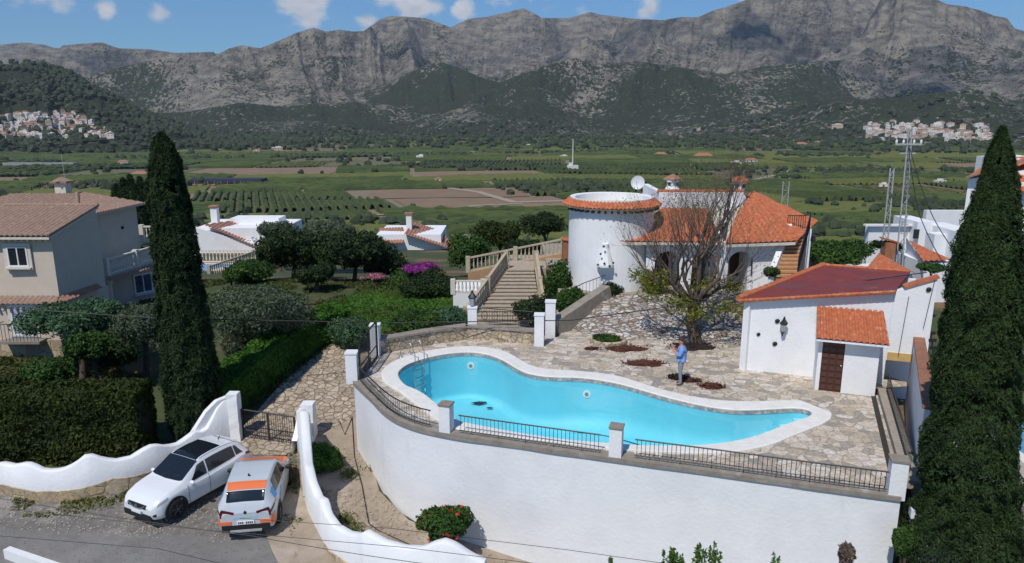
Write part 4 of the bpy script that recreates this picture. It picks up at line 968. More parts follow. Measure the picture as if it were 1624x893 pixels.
# ------------------------------------------------------------------ gates
def gate(name, label, a, b, z, h, nb, frame=.07, mesh=True):
    a = Vector((*a, z)); b = Vector((*b, z)) if len(b) == 2 else Vector(b); t = thing(name, label, 'gate', a)
    f = MB(); U = Vector((0, 0, 1)); e = .06
    f.tube([a+U*e, a+U*h], frame/2, 6).tube([b+U*e, b+U*h], frame/2, 6).tube([a+U*e, b+U*e], frame/2, 6).tube([a+U*h, b+U*h], frame/2.4, 6).tube([a+U*h*.35, b+U*h*.35], frame/3, 6).tube([a.lerp(b,.5)+U*e, a.lerp(b,.5)+U*h], frame/2.6, 6)
    part('frame', f, M['iron'], t)
    for k in range(nb):
        q = a.lerp(b, (k+.5)/nb); part('bar', MB().tube([q+U*e, q+U*(h+.06)], .012, 4), M['iron'], t)
        if mesh and k % 2 == 0: part('scroll', MB().tube([q+U*(.35*h*.5)+Vector((.09*math.cos(x_), 0, .09*math.sin(x_))) for x_ in [0, 1, 2, 3, 4, 5, 6.1]], .009, 4), M['iron'], t)
    return t
gate('driveway_gate', 'black iron driveway gate between the two white gate pillars', (-10.5, 26.25), (-8.3, 25.75, -2.85), -2.75, 1.28, 24)
gate('side_gate', 'tall black iron gate leaf standing open at the left corner of the pool deck', (-5.66, 25.55), (-5.5, 28.2, 0), 0, 1.5, 20, .08, False)
# ------------------------------------------------------------------ wavy white walls with a sandstone foot
def wavy(name, label, foot, top_pix, bot_pix, th=.28, stone=True, n=90, extra=[], gpart=None):
    P = [Vector((p[0], p[1], 0)) for p in foot]; ln = [(P[i+1]-P[i]).length for i in range(len(P)-1)]; T = sum(ln)
    t = thing(name, label, 'wavy wall', (foot[len(foot)//2][0], foot[len(foot)//2][1], gzn(*foot[len(foot)//2])))
    pts = []
    for i in range(n+1):
        s = T*i/n
        for j, l_ in enumerate(ln):
            if s <= l_ or j == len(ln)-1: pts.append(P[j].lerp(P[j+1], min(1, s/l_))); break
            s -= l_
    for _ in range(4): pts = [pts[0]]+[(pts[i-1]+pts[i]*2+pts[i+1])/4 for i in range(1, n)]+[pts[-1]]
    tx = [p[0] for p in top_pix]; ty = [p[1] for p in top_pix]; bx = [p[0] for p in bot_pix]; by_ = [p[1] for p in bot_pix]
    W_ = []; Sg = []
    for i, p in enumerate(pts):
        d = (pts[min(n, i+1)]-pts[max(0, i-1)]).normalized(); nn = Vector((-d.y, d.x, 0))*th; Z_ = p.y*cp
        g = gzn(p.x, p.y); 
        def zof(xs_, ys_):
            z = g+1.0
            for _ in range(6):
                dz = z-CZ; Zc = p.y*cp-dz*sp; px = CX+F*p.x/Zc; py = np.interp(px, xs_, ys_); z = D(px, py, p.y).z
            return z
        zt = zof(tx, ty); zb = zof(bx, by_) if stone else g-.4
        zt = max(zt, g+.25); zb = max(min(zb, zt-.15), g-.3); r_ = .03
        q = p+nn; W_.append([(p.x, p.y, zb), (p.x, p.y, zt-.05), (p.x+nn.x*.15, p.y+nn.y*.15, zt), (p.x+nn.x*.85, p.y+nn.y*.85, zt), (q.x, q.y, zt-.05), (q.x, q.y, g-.5)])
        o = p-nn*.12; j = .12*float(vnoise(np.array([i*.45]), np.array([.5]), 31)[0]); Sg.append([(o.x, o.y, g-.4), (o.x, o.y, zb+.03-j*.6), (p.x+nn.x*.3, p.y+nn.y*.3, zb+.06-j*.3)])
    part('wall', MB().grid(W_).add(W_[0], [(0,1,2,3,4,5)]).add(W_[-1], [(5,4,3,2,1,0)]), M['white'], t, smooth=True)
    if stone: part('stone_foot', MB().grid(Sg), M['sandstone'], t)
    return t
t1 = [(-200,760),(-120,735),(-60,745),(0,736),(17,740),(37,736),(49,739.5),(66.5,748),(93.6,747),(116,738),(133,724.7),(143,723),(160,728),(182,731.6),(209,726),(229,713.6),(246,705.5),(266,708),(283,705),(298,695),(314,682.4),(326,687),(334,672),(345,648),(356,634),(372,626)]
b1 = [(-200,775),(0,768),(25,773),(57,780),(98.5,779),(128,775),(153,768),(177,760),(212,755.5),(236,749),(300,728),(372,698)]
wv1 = wavy('wavy_wall', 'white wall with a wavy top and sandstone foot left of the white car', W1, t1, b1)
t2 = [(470,650),(481,657),(482,733.5),(489.6,765),(499.5,789),(508,794),(513.7,816),(528,835.5),(548,847),(565,850),(576,844.6),(587,851),(607,862),(638,871),(667,872),(686.5,864),(703.5,860),(720.5,867),(746,884),(766,893),(800,900)]
b2 = [(470,700),(477,725),(478,776),(488,816),(505,850),(525,875),(553,893),(600,915),(680,935),(770,950)]
wavy('wavy_wall', 'white wall with a wavy top curving from the right gate pillar to the bottom edge', W2, t2, b2)
def pillar(x, y, z, h, w_, label, rz=0):
    t = thing('gate_pillar', label, 'gate pillar', (x, y, z), rz); mb = MB(); n = 8
    lpart('shaft', MB().grid([[(sx*w_/2+RNG.uniform(-.012,.012), sy*w_/2+RNG.uniform(-.012,.012), h*k/n-.3*(k == 0)) for sx, sy in ((-1,-1),(1,-1),(1,1),(-1,1),(-1,-1))] for k in range(n+1)]).box((0,0,h-.05),(w_-.02,w_-.02,.1)), M['white'], t)
    return t
pl1 = pillar(-10.72, 26.15, -2.75, 2.0, .42, 'tall white gate pillar on the left of the driveway gate, beside the arched opening')
pl2 = pillar(-7.9, 26.25, -2.85, 1.65, .48, 'white gate pillar on the right of the driveway gate, above the green bush')
# swooping buttress wings with a small arched opening, part of each pillar
def wing(parent, P, prof, th, arch=None):
    a, b = Vector(P[0]), Vector(P[1]); d = (b-a); nn = Vector((-d.y, d.x, 0)).normalized()*th; N_ = 26; z0 = a.z
    mb = MB(); F_ = []; 
    for side in (0, 1):
        for i in range(N_):
            for k in range(2):
                s0, s1 = i/N_, (i+1)/N_
                h0 = np.interp(s0, *prof); h1 = np.interp(s1, *prof)
                if arch:
                    def lo_hi(s):
                        u = (s-arch[0])/arch[1]
                        return None if abs(u) >= 1 else (arch[2], arch[2]+arch[3]*math.sqrt(1-u*u)+.25)
                    A0, A1 = lo_hi(s0), lo_hi(s1)
                else: A0 = A1 = None
                if A0 is None and A1 is None:
                    if k: continue
                    seg_ = [(0, h0, 0, h1)]
                else:
                    A0 = A0 or (A1[0], A1[0]+.0); A1 = A1 or (A0[0], A0[0]+.0)
                    seg_ = [(0, A0[0], 0, A1[0])] if k == 0 else [(A0[1] if A0[1] > A0[0] else A0[0], h0, A1[1] if A1[1] > A1[0] else A1[0], h1)]
                for l0, u0, l1, u1 in seg_:
                    p0 = a+d*s0+nn*side; p1 = a+d*s1+nn*side
                    q = [(p0.x,p0.y,z0+l0),(p1.x,p1.y,z0+l1),(p1.x,p1.y,z0+u1),(p0.x,p0.y,z0+u0)]
                    mb.add(q if side == 0 else q[::-1], [(0,1,2,3)])
    top = []
    for i in range(N_+1):
        s0 = i/N_; h0 = float(np.interp(s0, *prof)); p0 = a+d*s0; p1 = p0+nn; top.append([(p0.x,p0.y,z0+h0),(p1.x,p1.y,z0+h0)])
    mb.grid(top); part('wing', mb, M['white'], parent)
wing(pl1, ((-12.05,24.75,-2.95),(-10.85,26.0,-2.95)), ([0,.1,.25,.5,.75,1], [.9,.95,1.25,1.75,2.05,2.1]), .22, (.72, .13, .75, .45))
wing(pl2, ((-8.02,25.0,-2.95),(-8.0,26.1,-2.95)), ([0,.3,.6,.85,1], [.75,.95,1.25,1.55,1.6]), .2)
# low white wall at the bottom left corner
q0 = G(10, 868, -2.9); q1 = G(120, 905, -2.9)
lw = thing('low_wall', 'low white wall at the bottom left corner beside the road', 'wall', q0)
part('wall', MB().seg((q0.x, q0.y, -3.42), (q1.x, q1.y, -3.42), .2, 1.0), M['whiter'], lw)
# ================================================================== BUILDINGS
def window(parent, c, w_, h_, ang, sill=True, name='window', mull=1, frame_m=None, glass=None, open_=False):
    """c = centre on the wall face, ang = direction of the outward normal"""
    c = Vector(c); nv = Vector((math.cos(ang), math.sin(ang), 0)); tv = Vector((-nv.y, nv.x, 0)); U = Vector((0, 0, 1)); fm_ = frame_m or M['frame']; rz = math.atan2(tv.y, tv.x)
    mb = MB()
    for sx in (-1, 1): mb.box((c+tv*sx*w_/2+nv*.03)[:], (.07, .09, h_+.07), rz)
    for sz in (-1, 1): mb.box((c+U*sz*h_/2+nv*.031)[:], (w_-.07, .088, .07), rz)
    for k in range(mull): mb.box((c+tv*((k+1)/(mull+1)-.5)*w_+nv*.032)[:], (.05, .08, h_-.07), rz)
    o = part(name, mb, fm_, parent)
    part('pane', MB().box((c+nv*.012)[:], (w_-.02, .03, h_-.02), rz), glass or M['glass'], o)
    if sill: part('sill', MB().box((c-U*(h_/2+.09)+nv*.09)[:], (w_+.3, .22, .07), rz), M['trimcream'], o)
    return o
def surround(parent, c, w_, h_, ang, m, th=.14):
    c = Vector(c); nv = Vector((math.cos(ang), math.sin(ang), 0)); tv = Vector((-nv.y, nv.x, 0)); U = Vector((0, 0, 1)); rz = math.atan2(tv.y, tv.x); mb = MB()
    for sx in (-1, 1): mb.box((c+tv*sx*(w_/2+th/2+.04)+nv*.02)[:], (th, .07, h_+2*th+.08), rz)
    for sz in (-1, 1): mb.box((c+U*sz*(h_/2+th/2+.04)+nv*.021)[:], (w_+.07, .068, th), rz)
    part('window_surround', mb, m, parent)
def balustrade(pts, label, n, parent=None, m=None, h=.85, bal=.055, posts=True, grp=None, name='balustrade'):
    m = m or M['trimcream']; P = [Vector(p) for p in pts]; t = parent or thing(name, label, 'balustrade', P[0], 0, grp)
    part('handrail', MB().grid([[p+Vector((0,0,0)) for p in (q,)] for q in P]) if False else _rail(P, h, .16, .09), m, t); part('base', _rail(P, .05, .18, .1), m, t)
    ln = [(P[i+1]-P[i]).length for i in range(len(P)-1)]; T = sum(ln)
    prof = [(bal*.8, .1), (bal*.5, .16), (bal*1.15, .32), (bal*.95, .42), (bal*.45, .62), (bal*.8, h-.05)]
    for k in range(n):
        s = T*(k+.5)/n
        for j, l_ in enumerate(ln):
            if s <= l_ or j == len(ln)-1: q = P[j].lerp(P[j+1], min(1, s/l_)); break
            s -= l_
        part('baluster', MB().lathe(prof, q, 6), m, t, smooth=True)
    if posts:
        for q in P: part('post', MB().box((q.x, q.y, q.z+h/2+.04), (.26, .26, h+.16)), m, t)
    return t
def _rail(P, z, w_, h_):
    mb = MB()
    for a, b in zip(P[:-1], P[1:]): mb.seg((a.x, a.y, a.z+z), (b.x, b.y, b.z+z), w_, h_)
    return mb
def dentils(a, b, z, n, m, parent, out):        # the scalloped row of tile ends under an eave
    a = Vector(a); b = Vector(b); mb = MB()
    for k in range(n):
        q = a.lerp(b, (k+.5)/n); mb.tube([q-out*.1+Vector((0,0,z)), q+out*.16+Vector((0,0,z-.02))], .07, 6)
    part('tile_cornice', mb, m, parent)
S_ = Vector((0, -1, 0)); E_ = Vector((1, 0, 0))
# ---- left house
hx, hy = -21.25, 33.0
lh = thing('house', 'cream two storey house with weathered tile roofs at the left edge', 'house', (hx-3, hy+4, -1.3))
a4 = R(4); ru = Vector((math.sin(a4), math.cos(a4), 0))
c0 = Vector((hx, hy, 0)); c1 = c0+ru*3.5; fl_ = Vector((hx-9.5, hy+.2, 0))
def pr(pts): return [(p.x, p.y) for p in pts]
body = MB().prism(pr([fl_, c0, c1, Vector((fl_.x, c1.y, 0))]), -1.6, 4.28)
body.prism([(-21.06,36.35),(-22.5,38.3),(-24.5,38.3),(-24.5,36.4)], -1.6, 4.45)
wb0 = Vector((-22.55, 38.0, 0)); wb1 = Vector((-22.15, 42.6, 0))
body.prism(pr([Vector((-30, 38.0, 0)), wb0, wb1, Vector((-30, 42.6, 0))]), -1.6, lambda x, y: 4.5)
body.prism(pr([Vector((-29, c1.y+.02, 0)), Vector((-22.6, c1.y+.02, 0)), Vector((-22.6, 38.01, 0)), Vector((-29, 38.01, 0))]), -1.6, lambda x, y: 4.5)
# gable triangle of the front wing
body.add([(c0.x-.01, c0.y+.03, 4.28), (c1.x-.01, c1.y-.02, 4.28), (c1.x-.01, c1.y-.02, 5.06), (c0.x-.3, c0.y+.05, 4.28), (c1.x-.3, c1.y-.02, 4.28), (c1.x-.3, c1.y-.02, 5.06)], [(0,1,2), (5,4,3), (0,2,5,3), (1,4,5,2)])
part('wall', body, M['cream'], lh)
lo_ = MB().prism([(fl_.x, hy-.35), (hx+.1, hy-.5), (hx+.35, hy+3.5), (fl_.x, hy+3.5)], -1.6, 1.05); part('ground_floor', lo_, M['cream'], lh)
part('stone_plinth', MB().prism([(fl_.x, hy-.42), (hx+.16, hy-.57), (hx+.41, hy+3.4), (fl_.x, hy+3.4)], -1.9, -.62), M['sandstone'], lh)
rf = tiles((fl_.x, hy-.35, 4.22), (hx+.18, hy-.42, 4.22), (hx+.25+.25, c1.y, 5.68), (fl_.x+7.0-.2, c1.y, 5.68), MB(), .24, .38, .05) if False else tiles((fl_.x, hy-.35, 4.22), (hx+.18, hy-.42, 4.22), (c1.x+.12, c1.y+.05, 5.14), (c1.x-4.6, c1.y+.05, 5.14), MB(), .24, .38, .05)
ro = part('roof', rf, M['tileold'], lh, smooth=True)
part('roof_underside', slab([(fl_.x, hy-.33, 4.20), (hx+.16, hy-.40, 4.20), (c1.x+.10, c1.y+.05, 5.12), (c1.x-4.6, c1.y+.05, 5.12)], .1, MB()), M['trimcream'], lh)
part('ridge_tiles', ridge([(c1.x-4.6, c1.y+.05, 5.16), (c1.x+.1, c1.y+.05, 5.16)], MB(), .1).tube([(hx+.15, hy-.42, 4.30), (c1.x+.1, c1.y+.05, 5.20)], .075, 8), M['tileold'], lh)
# back wing: hipped roof with its eave running back along the right side
e0 = wb0+Vector((.42, -1.2, 4.5)); e1 = wb1+Vector((.42, .3, 4.5)); rk0 = D(122, 308, 40.5); rk1 = rk0+Vector((-.1, .6, 0))
part('back_roof', tiles(e0[:], e1[:], rk1[:], rk0[:], MB(), .24, .38, .05), M['tileold'], lh, smooth=True)
part('back_roof_front', tiles((e0.x-8, e0.y, 4.5), e0[:], rk0[:], (rk0.x-3.5, rk0.y, rk0.z), MB(), .24, .38, .05), M['tileold'], lh, smooth=True)
part('back_roof_underside', slab([(e0.x-.03, e0.y, 4.53), (e1.x-.03, e1.y, 4.53), (rk1.x, rk1.y, rk1.z-.12), (rk0.x, rk0.y, rk0.z-.12)], .1, MB()), M['cream'], lh)
part('back_ridge', ridge([e0, rk0, rk1], MB(), .1), M['tileold'], lh)
dentils((fl_.x, hy-.02, 0), (hx, hy-.03, 0), 4.05, 34, M['trimcream'], lh, S_)
# roof skirt between the storeys
part('skirt_roof', tiles((fl_.x, hy-.62, 1.10), (hx+.25, hy-.74, 1.10), (hx+.02, hy-.02, 1.30), (fl_.x, hy-.02, 1.30), MB(), .24, .3, .05), M['tileold'], lh, smooth=True)
part('skirt_roof_side', tiles((hx+.25, hy-.74, 1.10), (hx+.60, hy+2.6, 1.10), (hx+.3, hy+2.6, 1.30), (hx+.02, hy-.02, 1.30), MB(), .24, .3, .05), M['tilepink'], lh, smooth=True)
dentils((fl_.x, hy-.4, 0), (hx+.1, hy-.52, 0), .90, 34, M['trimcream'], lh, S_)
wc = D(29, 407, hy-.03); window(lh, wc, .88, .88, -math.pi/2, True, mull=1); surround(lh, wc, .9, .9, -math.pi/2, M['trimcream'])
wd_ = D(38, 508, hy-.47); bl = window(lh, (wd_.x, hy-.47, wd_.z), 1.0, 1.4, -math.pi/2, False, mull=0, glass=mat('roller_shutter', (.42, .46, .55), (.36, .40, .5), 3, .6)); surround(lh, (wd_.x, hy-.47, wd_.z), 1.0, 1.4, -math.pi/2, M['trimcream'])
bx_ = wd_.x; part('balcony_slab', MB().box((bx_, hy-.75, -.62), (1.9, .62, .12)), M['conc'], lh); mb = MB()
for k in range(12): mb.tube([(bx_-.9+1.8*k/11, hy-1.02, -.55), (bx_-.9+1.8*k/11, hy-1.02, .25)], .012, 4)
mb.tube([(bx_-.9, hy-.55, .27), (bx_-.9, hy-1.02, .27), (bx_+.9, hy-1.02, .27), (bx_+.9, hy-.55, .27)], .02, 5); part('balcony_rail', mb, M['iron'], lh)
# side balcony with balustrade, column and window under it
bq = [G(152, 437, 1.42), G(170, 436, 1.42), G(252, 411, 1.42)]; bq[0].y = bq[1].y+.15
part('balcony_floor', MB().prism([(bq[0].x-.2, bq[0].y-.1), (bq[1].x+.1, bq[1].y-.1), (bq[2].x+.1, bq[2].y), (bq[2].x-2.5, bq[2].y), (bq[0].x-1.2, bq[0].y-.2)], 1.18, 1.40), M['cream'], lh)
part('balcony_eave', tiles((bq[1].x+.3, bq[1].y-.35, 1.12), (bq[2].x+.3, bq[2].y, 1.12), (bq[2].x, bq[2].y, 1.32), (bq[1].x, bq[1].y-.05, 1.32), MB(), .22, .3, .05), M['tileold'], lh, smooth=True)
balustrade([bq[0][:], (bq[1]-Vector((.14,0,0)))[:]], '', 3, lh, h=.8, posts=False); balustrade([bq[1][:], bq[1].lerp(bq[2], .55)[:], bq[2][:]], '', 34, lh, h=.8)
part('lower_side_wall', MB().prism([(bq[1].x-.8, bq[1].y+1.6), (bq[2].x-.1, bq[2].y-.6), (bq[2].x-.1, bq[2].y+2), (bq[1].x-3, bq[1].y+3)], -1.6, 1.16), M['cream'], lh)
part('column', MB().lathe([(.20, -1.6), (.16, -1.4), (.15, .8), (.19, .9), (.24, 1.0), (.24, 1.17)], (bq[1].x-.12, bq[1].y+.25, 0), 14), M['trimcream'], lh, smooth=True)
A_ = Vector((bq[1].x-.8, bq[1].y+1.6, 0)); B_ = Vector((bq[2].x-.1, bq[2].y-.6, 0)); dd = (B_-A_).normalized(); an = math.atan2(-dd.x, dd.y)
wq = A_.lerp(B_, .72); window(lh, (wq.x+.01, wq.y, .25), 1.0, 1.05, an, True, mull=1, glass=mat('blue_curtain_glass', (.06, .10, .20), (.02, .03, .05), 3, .2))
for s_, z_ in ((.12, 3.1), (.66, 3.35)):
    q = wb0.lerp(wb1, s_)-Vector((.1,0,0)); part('wall_vent', MB().ball((q.x+.14, q.y, z_), .09, 6), M['black'], lh)
ch = part('chimney', MB().box((rk0.x-.9, rk0.y+.3, rk0.z+.1), (.6, .6, 1.0)), M['trimcream'], lh); 
part('chimney_cap', MB().box((rk0.x-.9, rk0.y+.3, rk0.z+.66), (.9, .9, .09)).lathe([(.6, 0), (.05, .22)], (rk0.x-.9, rk0.y+.3, rk0.z+.71), 4), M['tileold'], ch)
part('aerial', MB().tube([(c1.x-3.2, c1.y+3.0, 5.9), (c1.x-3.2, c1.y+3.0, 7.6)], .012, 4), M['galv'], lh)
# upper terrace balustrade behind the tall cypress
balustrade([D(227, 385, 44)[:], D(262, 385, 44)[:]], 'short cream balustrade just left of the tall left cypress', 7, h=1.0)
# ---- distant neighbour villas behind the garden
def villa_far(label, Y, pxl, pxr, ybase, yeave, yridge, slope_px, wallm=None, roofm=None):
    a = D(pxl, ybase, Y); b = D(pxr, ybase, Y); ze = D((pxl+pxr)/2, yeave, Y).z; zr = D((pxl+pxr)/2, yridge, Y+4).z
    t = thing('villa', label, 'villa', ((a.x+b.x)/2, Y+3, a.z)); dpt = 8
    part('wall', MB().prism([(a.x, Y), (b.x, Y), (b.x, Y+dpt), (a.x, Y+dpt)], a.z-1.5, ze), wallm or M['white'], t)
    return t, a, b, ze, zr
Yv = 88; t, a, b, ze, zr = villa_far('white bungalow with faded tile roof and white chimney beyond the left cypress', Yv, 312, 452, 397, 362, 346, 0)
pk = D(372, 345, Yv+4)
gx = D(330, 362, Yv)
part('gable', MB().prism([(gx.x-1.5, Yv-.6), (gx.x+8, Yv-.6), (gx.x+8, Yv), (gx.x-1.5, Yv)], a.z-1.5, lambda x, y: float(np.interp(x, [gx.x-1.5, gx.x+.5, gx.x+8], [ze+.2, D(330, 357, Yv).z, ze-2.4]))), M['white'], t)
part('roof', tiles((gx.x-.2, Yv-.9, D(332, 357, Yv-.9).z), (D(420, 397, Yv-.9).x, Yv-.9, D(420, 399, Yv-.9).z), (D(425, 385, Yv+5).x, Yv+5, D(425, 375, Yv+5).z), pk[:], MB(), .4, .5, .09), M['tilepink'], t, smooth=True)
part('parapet', MB().box(((D(372, 352, Yv+5).x+D(448, 352, Yv+5).x)/2, Yv+5, ze-.1), (6.2, 3, 1.6)), M['white'], t)
cq = D(342, 352, Yv+3); co_ = part('chimney', MB().box((cq.x, cq.y, cq.z+.6), (.8, .8, 2.4)), M['whiter'], t); part('chimney_cap', MB().box((cq.x, cq.y, cq.z+2.0), (1.1, 1.1, .2)), M['tilepink'], co_)
Yv = 92; t, a, b, ze, zr = villa_far('white villa with pink tile roof and small chimney in the middle distance', Yv, 598, 700, 402, 372, 350, 0)
p1, p2, p3, p4 = D(640, 372, Yv-1), D(722, 398, Yv-1), D(702, 368, Yv+5), D(655, 352, Yv+5)
part('roof', tiles(p1[:], p2[:], p3[:], p4[:], MB(), .4, .5, .09), M['tilepink'], t, smooth=True)
part('roof_left', tiles(D(592, 388, Yv-1)[:], D(640, 386, Yv-1)[:], D(640, 362, Yv+4)[:], D(596, 362, Yv+4)[:], MB(), .4, .5, .09), M['tilepink'], t, smooth=True)
cq = D(649, 356, Yv+2); co_ = part('chimney', MB().box((cq.x, cq.y, cq.z+.3), (.7, .7, 2.0)), M['whiter'], t); part('chimney_cap', MB().box((cq.x, cq.y, cq.z+1.45), (1.0, 1.0, .2)), M['tilepink'], co_)
# pool terrace of the neighbour with its balustrade
q0, q1, q2 = D(322, 416, 66), D(408, 416, 66), D(325, 434, 60)
nt_ = thing('neighbour_terrace', 'pale neighbour terrace with a small blue pool behind the left cypress', 'terrace', (q0.x, 64, q0.z-.4))
part('slab', MB().prism([(q0.x-3, 66.3), (q1.x+.5, 66.3), (q2.x+1.5, 58.5), (q2.x-4, 58.5)], q0.z-3, q0.z-.05), M['cream'], nt_)
part('pool_water', MB().prism([(q0.x-2.5, 65.3), (q0.x+3.2, 65.3), (q0.x+.5, 60.5), (q0.x-3, 60.5)], q0.z-.04, q0.z-.02), mat('neighbour_pool_water', (.07, .24, .48), rough=.1), nt_)
balustrade([(q0.x-2.8, 66.1, q0.z), (q1.x, 66.1, q0.z)], 'white balustrade behind the small neighbour pool', 24, h=1.1, bal=.08)
balustrade([(q1.x, 66.0, q0.z), (q2.x+.9, 58.8, q0.z)], 'cream balustrade sloping down in front of the small neighbour pool', 24, m=M['stonetrim'], h=1.1, bal=.08)
# ---- villa plateau and rock slope (setting)
VZ = 1.2
rb = MB(); cols = []
edge0 = [(1.6,31.7),(2.6,31.6),(4.2,30.6),(6,30.3),(8.1,30.4),(9.6,30.4),(11.5,30.8),(16,31.5)]
edge1 = [(2.3,34.6),(3.0,34.4),(4.0,34.0),(5.2,34.0),(7,33.8),(8.6,33.7),(12.5,34.4),(16.5,35.5)]
for i in range(81):
    s = i/80*(len(edge0)-1); k = min(int(s), len(edge0)-2); f = s-k
    a = Vector(edge0[k]).lerp(Vector(edge0[k+1]), f); b = Vector(edge1[k]).lerp(Vector(edge1[k+1]), f); col = []
    for j in range(15):
        q = a.lerp(b, j/14); zz_ = -.12+(VZ+.13)*(j/14)**.9; stp = .16*(float(vnoise(np.array([q.x*1.6]), np.array([q.y*1.9]), 3)[0])-.5)*2*(0 < j < 14)
        col.append((q.x, q.y, zz_+stp))
    cols.append(col)
rb.grid([list(r) for r in zip(*cols)][::-1] if False else cols); o = struct('rocky_bank', rb, M['rockbank'])
plat = MB().prism([(x, y) for x, y in edge1]+[(19,48),(2.0,48),(2.0,42)], -4, VZ); struct('villa_ground', plat, mat('villa_paving', (.36,.31,.25), (.28,.24,.19), 2, .9, .4, 10, world=True))
bk_ = MB().prism([(-4.5,31.5),(-2,31.0),(1.4,30.4),(2.9,34.4),(2.2,37),(-4.6,37)], -4, -.62); struct('garden_path', bk_, M['sand'])
# ---- main villa
vl = thing('villa', 'main white villa with orange tile roofs and a round tower', 'villa', (8, 38, VZ))
tcx, tcy, tr_ = 5.0, 36.4, 2.12
tw_ = MB().lathe([(tr_, VZ-.1), (tr_, 5.25)], (tcx, tcy, 0), 48); part('tower_wall', tw_, M['white'], vl, smooth=False)
par = MB()
Pq = []
for k in range(49):
    a = 2*math.pi*k/48; Pq.append([(tcx+r_*math.cos(a), tcy+r_*math.sin(a), z) for r_, z in ((tr_-.28, 5.2), (tr_-.28, 5.62), (tr_-.04, 5.66), (tr_-.02, 5.2))])
part('tower_parapet', par.grid(Pq), M['whiter'], vl, smooth=False)
part('tower_floor', MB().lathe([(tr_-.2, 5.22), (tr_-.2, 5.26)], (tcx, tcy, 0), 48), M['whiter'], vl)
ring = MB(); nb_ = 76; P = []
for k in range(nb_*6+1):
    a = 2*math.pi*k/(nb_*6); wv = abs(math.sin(math.pi*k/6))*.075
    P.append([(tcx+r_*math.cos(a), tcy+r_*math.sin(a), z+wv) for r_, z in ((tr_+.36, 5.28), (tr_+.18, 5.40), (tr_-.02, 5.56))])
part('tower_tiles', ring.grid([r[::-1] for r in P]), M['tile'], vl, smooth=True)
part('tower_soffit', MB().lathe([(tr_+.02, 5.18), (tr_+.36, 5.27)], (tcx, tcy, 0), 48), M['trimcream'], vl)
for k in range(20):
    a = R(200)+R(150)*k/19; part('rafter_end', MB().box((tcx+(tr_+.12)*math.cos(a), tcy+(tr_+.12)*math.sin(a), 5.12), (.28, .09, .09), a), M['wood'], vl)
# porch block
VX0, VX1 = 6.6, 12.4
part('wall', MB().prism([(6.0, 36.4), (15.2, 36.4), (15.2, 43), (3.6, 43), (3.6, 38)], VZ-.2, 4.0), M['white'], vl)
zE = D(1060, 384, 34.3).z; zR = D(1060, 331, 37.7).z
eL = D(982, 384, 34.3); eR = D(1146, 386, 34.3); rR = D(1152, 332, 37.6); rL = D(1050, 331, 37.6)
part('porch_roof', tiles(eL[:], eR[:], rR[:], rL[:], MB(), .26, .38, .05), M['tile'], vl, smooth=True)
part('porch_roof_underside', slab([(eL.x, eL.y, zE-.02), (eR.x, eR.y, zE-.02), (rR.x, rR.y, zR-.02), (rL.x, rL.y, zR-.02)], .12, MB()), M['trimcream'], vl)
part('porch_roof_left', tiles((tcx+1.4, 36.9, zR-.25), eL[:], rL[:], (tcx+2.4, 38, zR+.05), MB(), .26, .38, .05), M['tile'], vl, smooth=True)
# arcade front with arches
def arcade(y, x0, x1, z0, z1, holes, th, m):
    mb = MB(); xs_ = np.linspace(x0, x1, 90)
    def band(x):
        for c_, hw_, zt in holes:
            u = (x-c_)/hw_
            if abs(u) < 1: return zt-.55+.55*math.sqrt(1-u*u)
        return z0
    for yy, fl2 in ((y, 0), (y+th, 1)):
        for a, b in zip(xs_[:-1], xs_[1:]):
            q = [(a, yy, band(a+1e-6)), (b, yy, band(b-1e-6)), (b, yy, z1), (a, yy, z1)]; mb.add(q if not fl2 else q[::-1], [(0,1,2,3)])
    mb.add([(x0,y,z1),(x1,y,z1),(x1,y+th,z1),(x0,y+th,z1)], [(0,1,2,3)])
    for a, b in zip(xs_[:-1], xs_[1:]): mb.add([(a,y,band(a+1e-6)),(a,y+th,band(a+1e-6)),(b,y+th,band(b-1e-6)),(b,y,band(b-1e-6))], [(0,1,2,3)])
    for c_, hw_, zt in holes:
        for s_ in (-1, 1): mb.add([(c_+s_*hw_,y,z0),(c_+s_*hw_,y+th,z0),(c_+s_*hw_,y+th,zt-.5),(c_+s_*hw_,y,zt-.5)], [(0,1,2,3)])
    return mb
part('arcade', arcade(34.75, 6.55, 13.1, VZ-.1, 3.62, [(7.6,.62,3.15),(9.4,.62,3.15),(11.2,.62,3.15)], .3, None), M['white'], vl)
part('porch_window', MB().box((7.5, 36.36, 2.3), (1.0, .05, 1.5)), M['wood'], vl); part('porch_door', MB().box((9.3, 36.36, 2.2), (1.1, .05, 2.0)), mat('ochre_door', (.36,.21,.08), (.28,.16,.06), 5), vl); part('porch_window', MB().box((11.2, 36.36, 2.3), (1.2, .05, 1.4)), M['wood'], vl)
# parapet block behind
pb0 = D(1044, 331, 37.8); pb1 = D(1178, 331, 37.8); zt = D(1100, 305, 37.8).z
part('parapet', MB().prism([(pb0.x, 37.8), (pb1.x, 37.8), (pb1.x, 38.1), (pb0.x, 38.1)], 3.9, zt), M['white'], vl)
part('parapet_side', MB().prism([(pb0.x, 38.12), (pb0.x+.3, 38.12), (pb0.x+.3, 42.5), (pb0.x, 42.5)], 3.9, zt), M['white'], vl)
part('parapet_tiles', MB().tube([(pb0.x-.05, 37.95, zt+.03), (pb1.x, 37.95, zt+.03)], .11, 8), M['tile'], vl)
part('roof_terrace', MB().prism([(pb0.x+.3, 38.1), (pb1.x, 38.1), (pb1.x, 42.5), (pb0.x+.3, 42.5)], 3.9, zt-.7), M['conc'], vl)
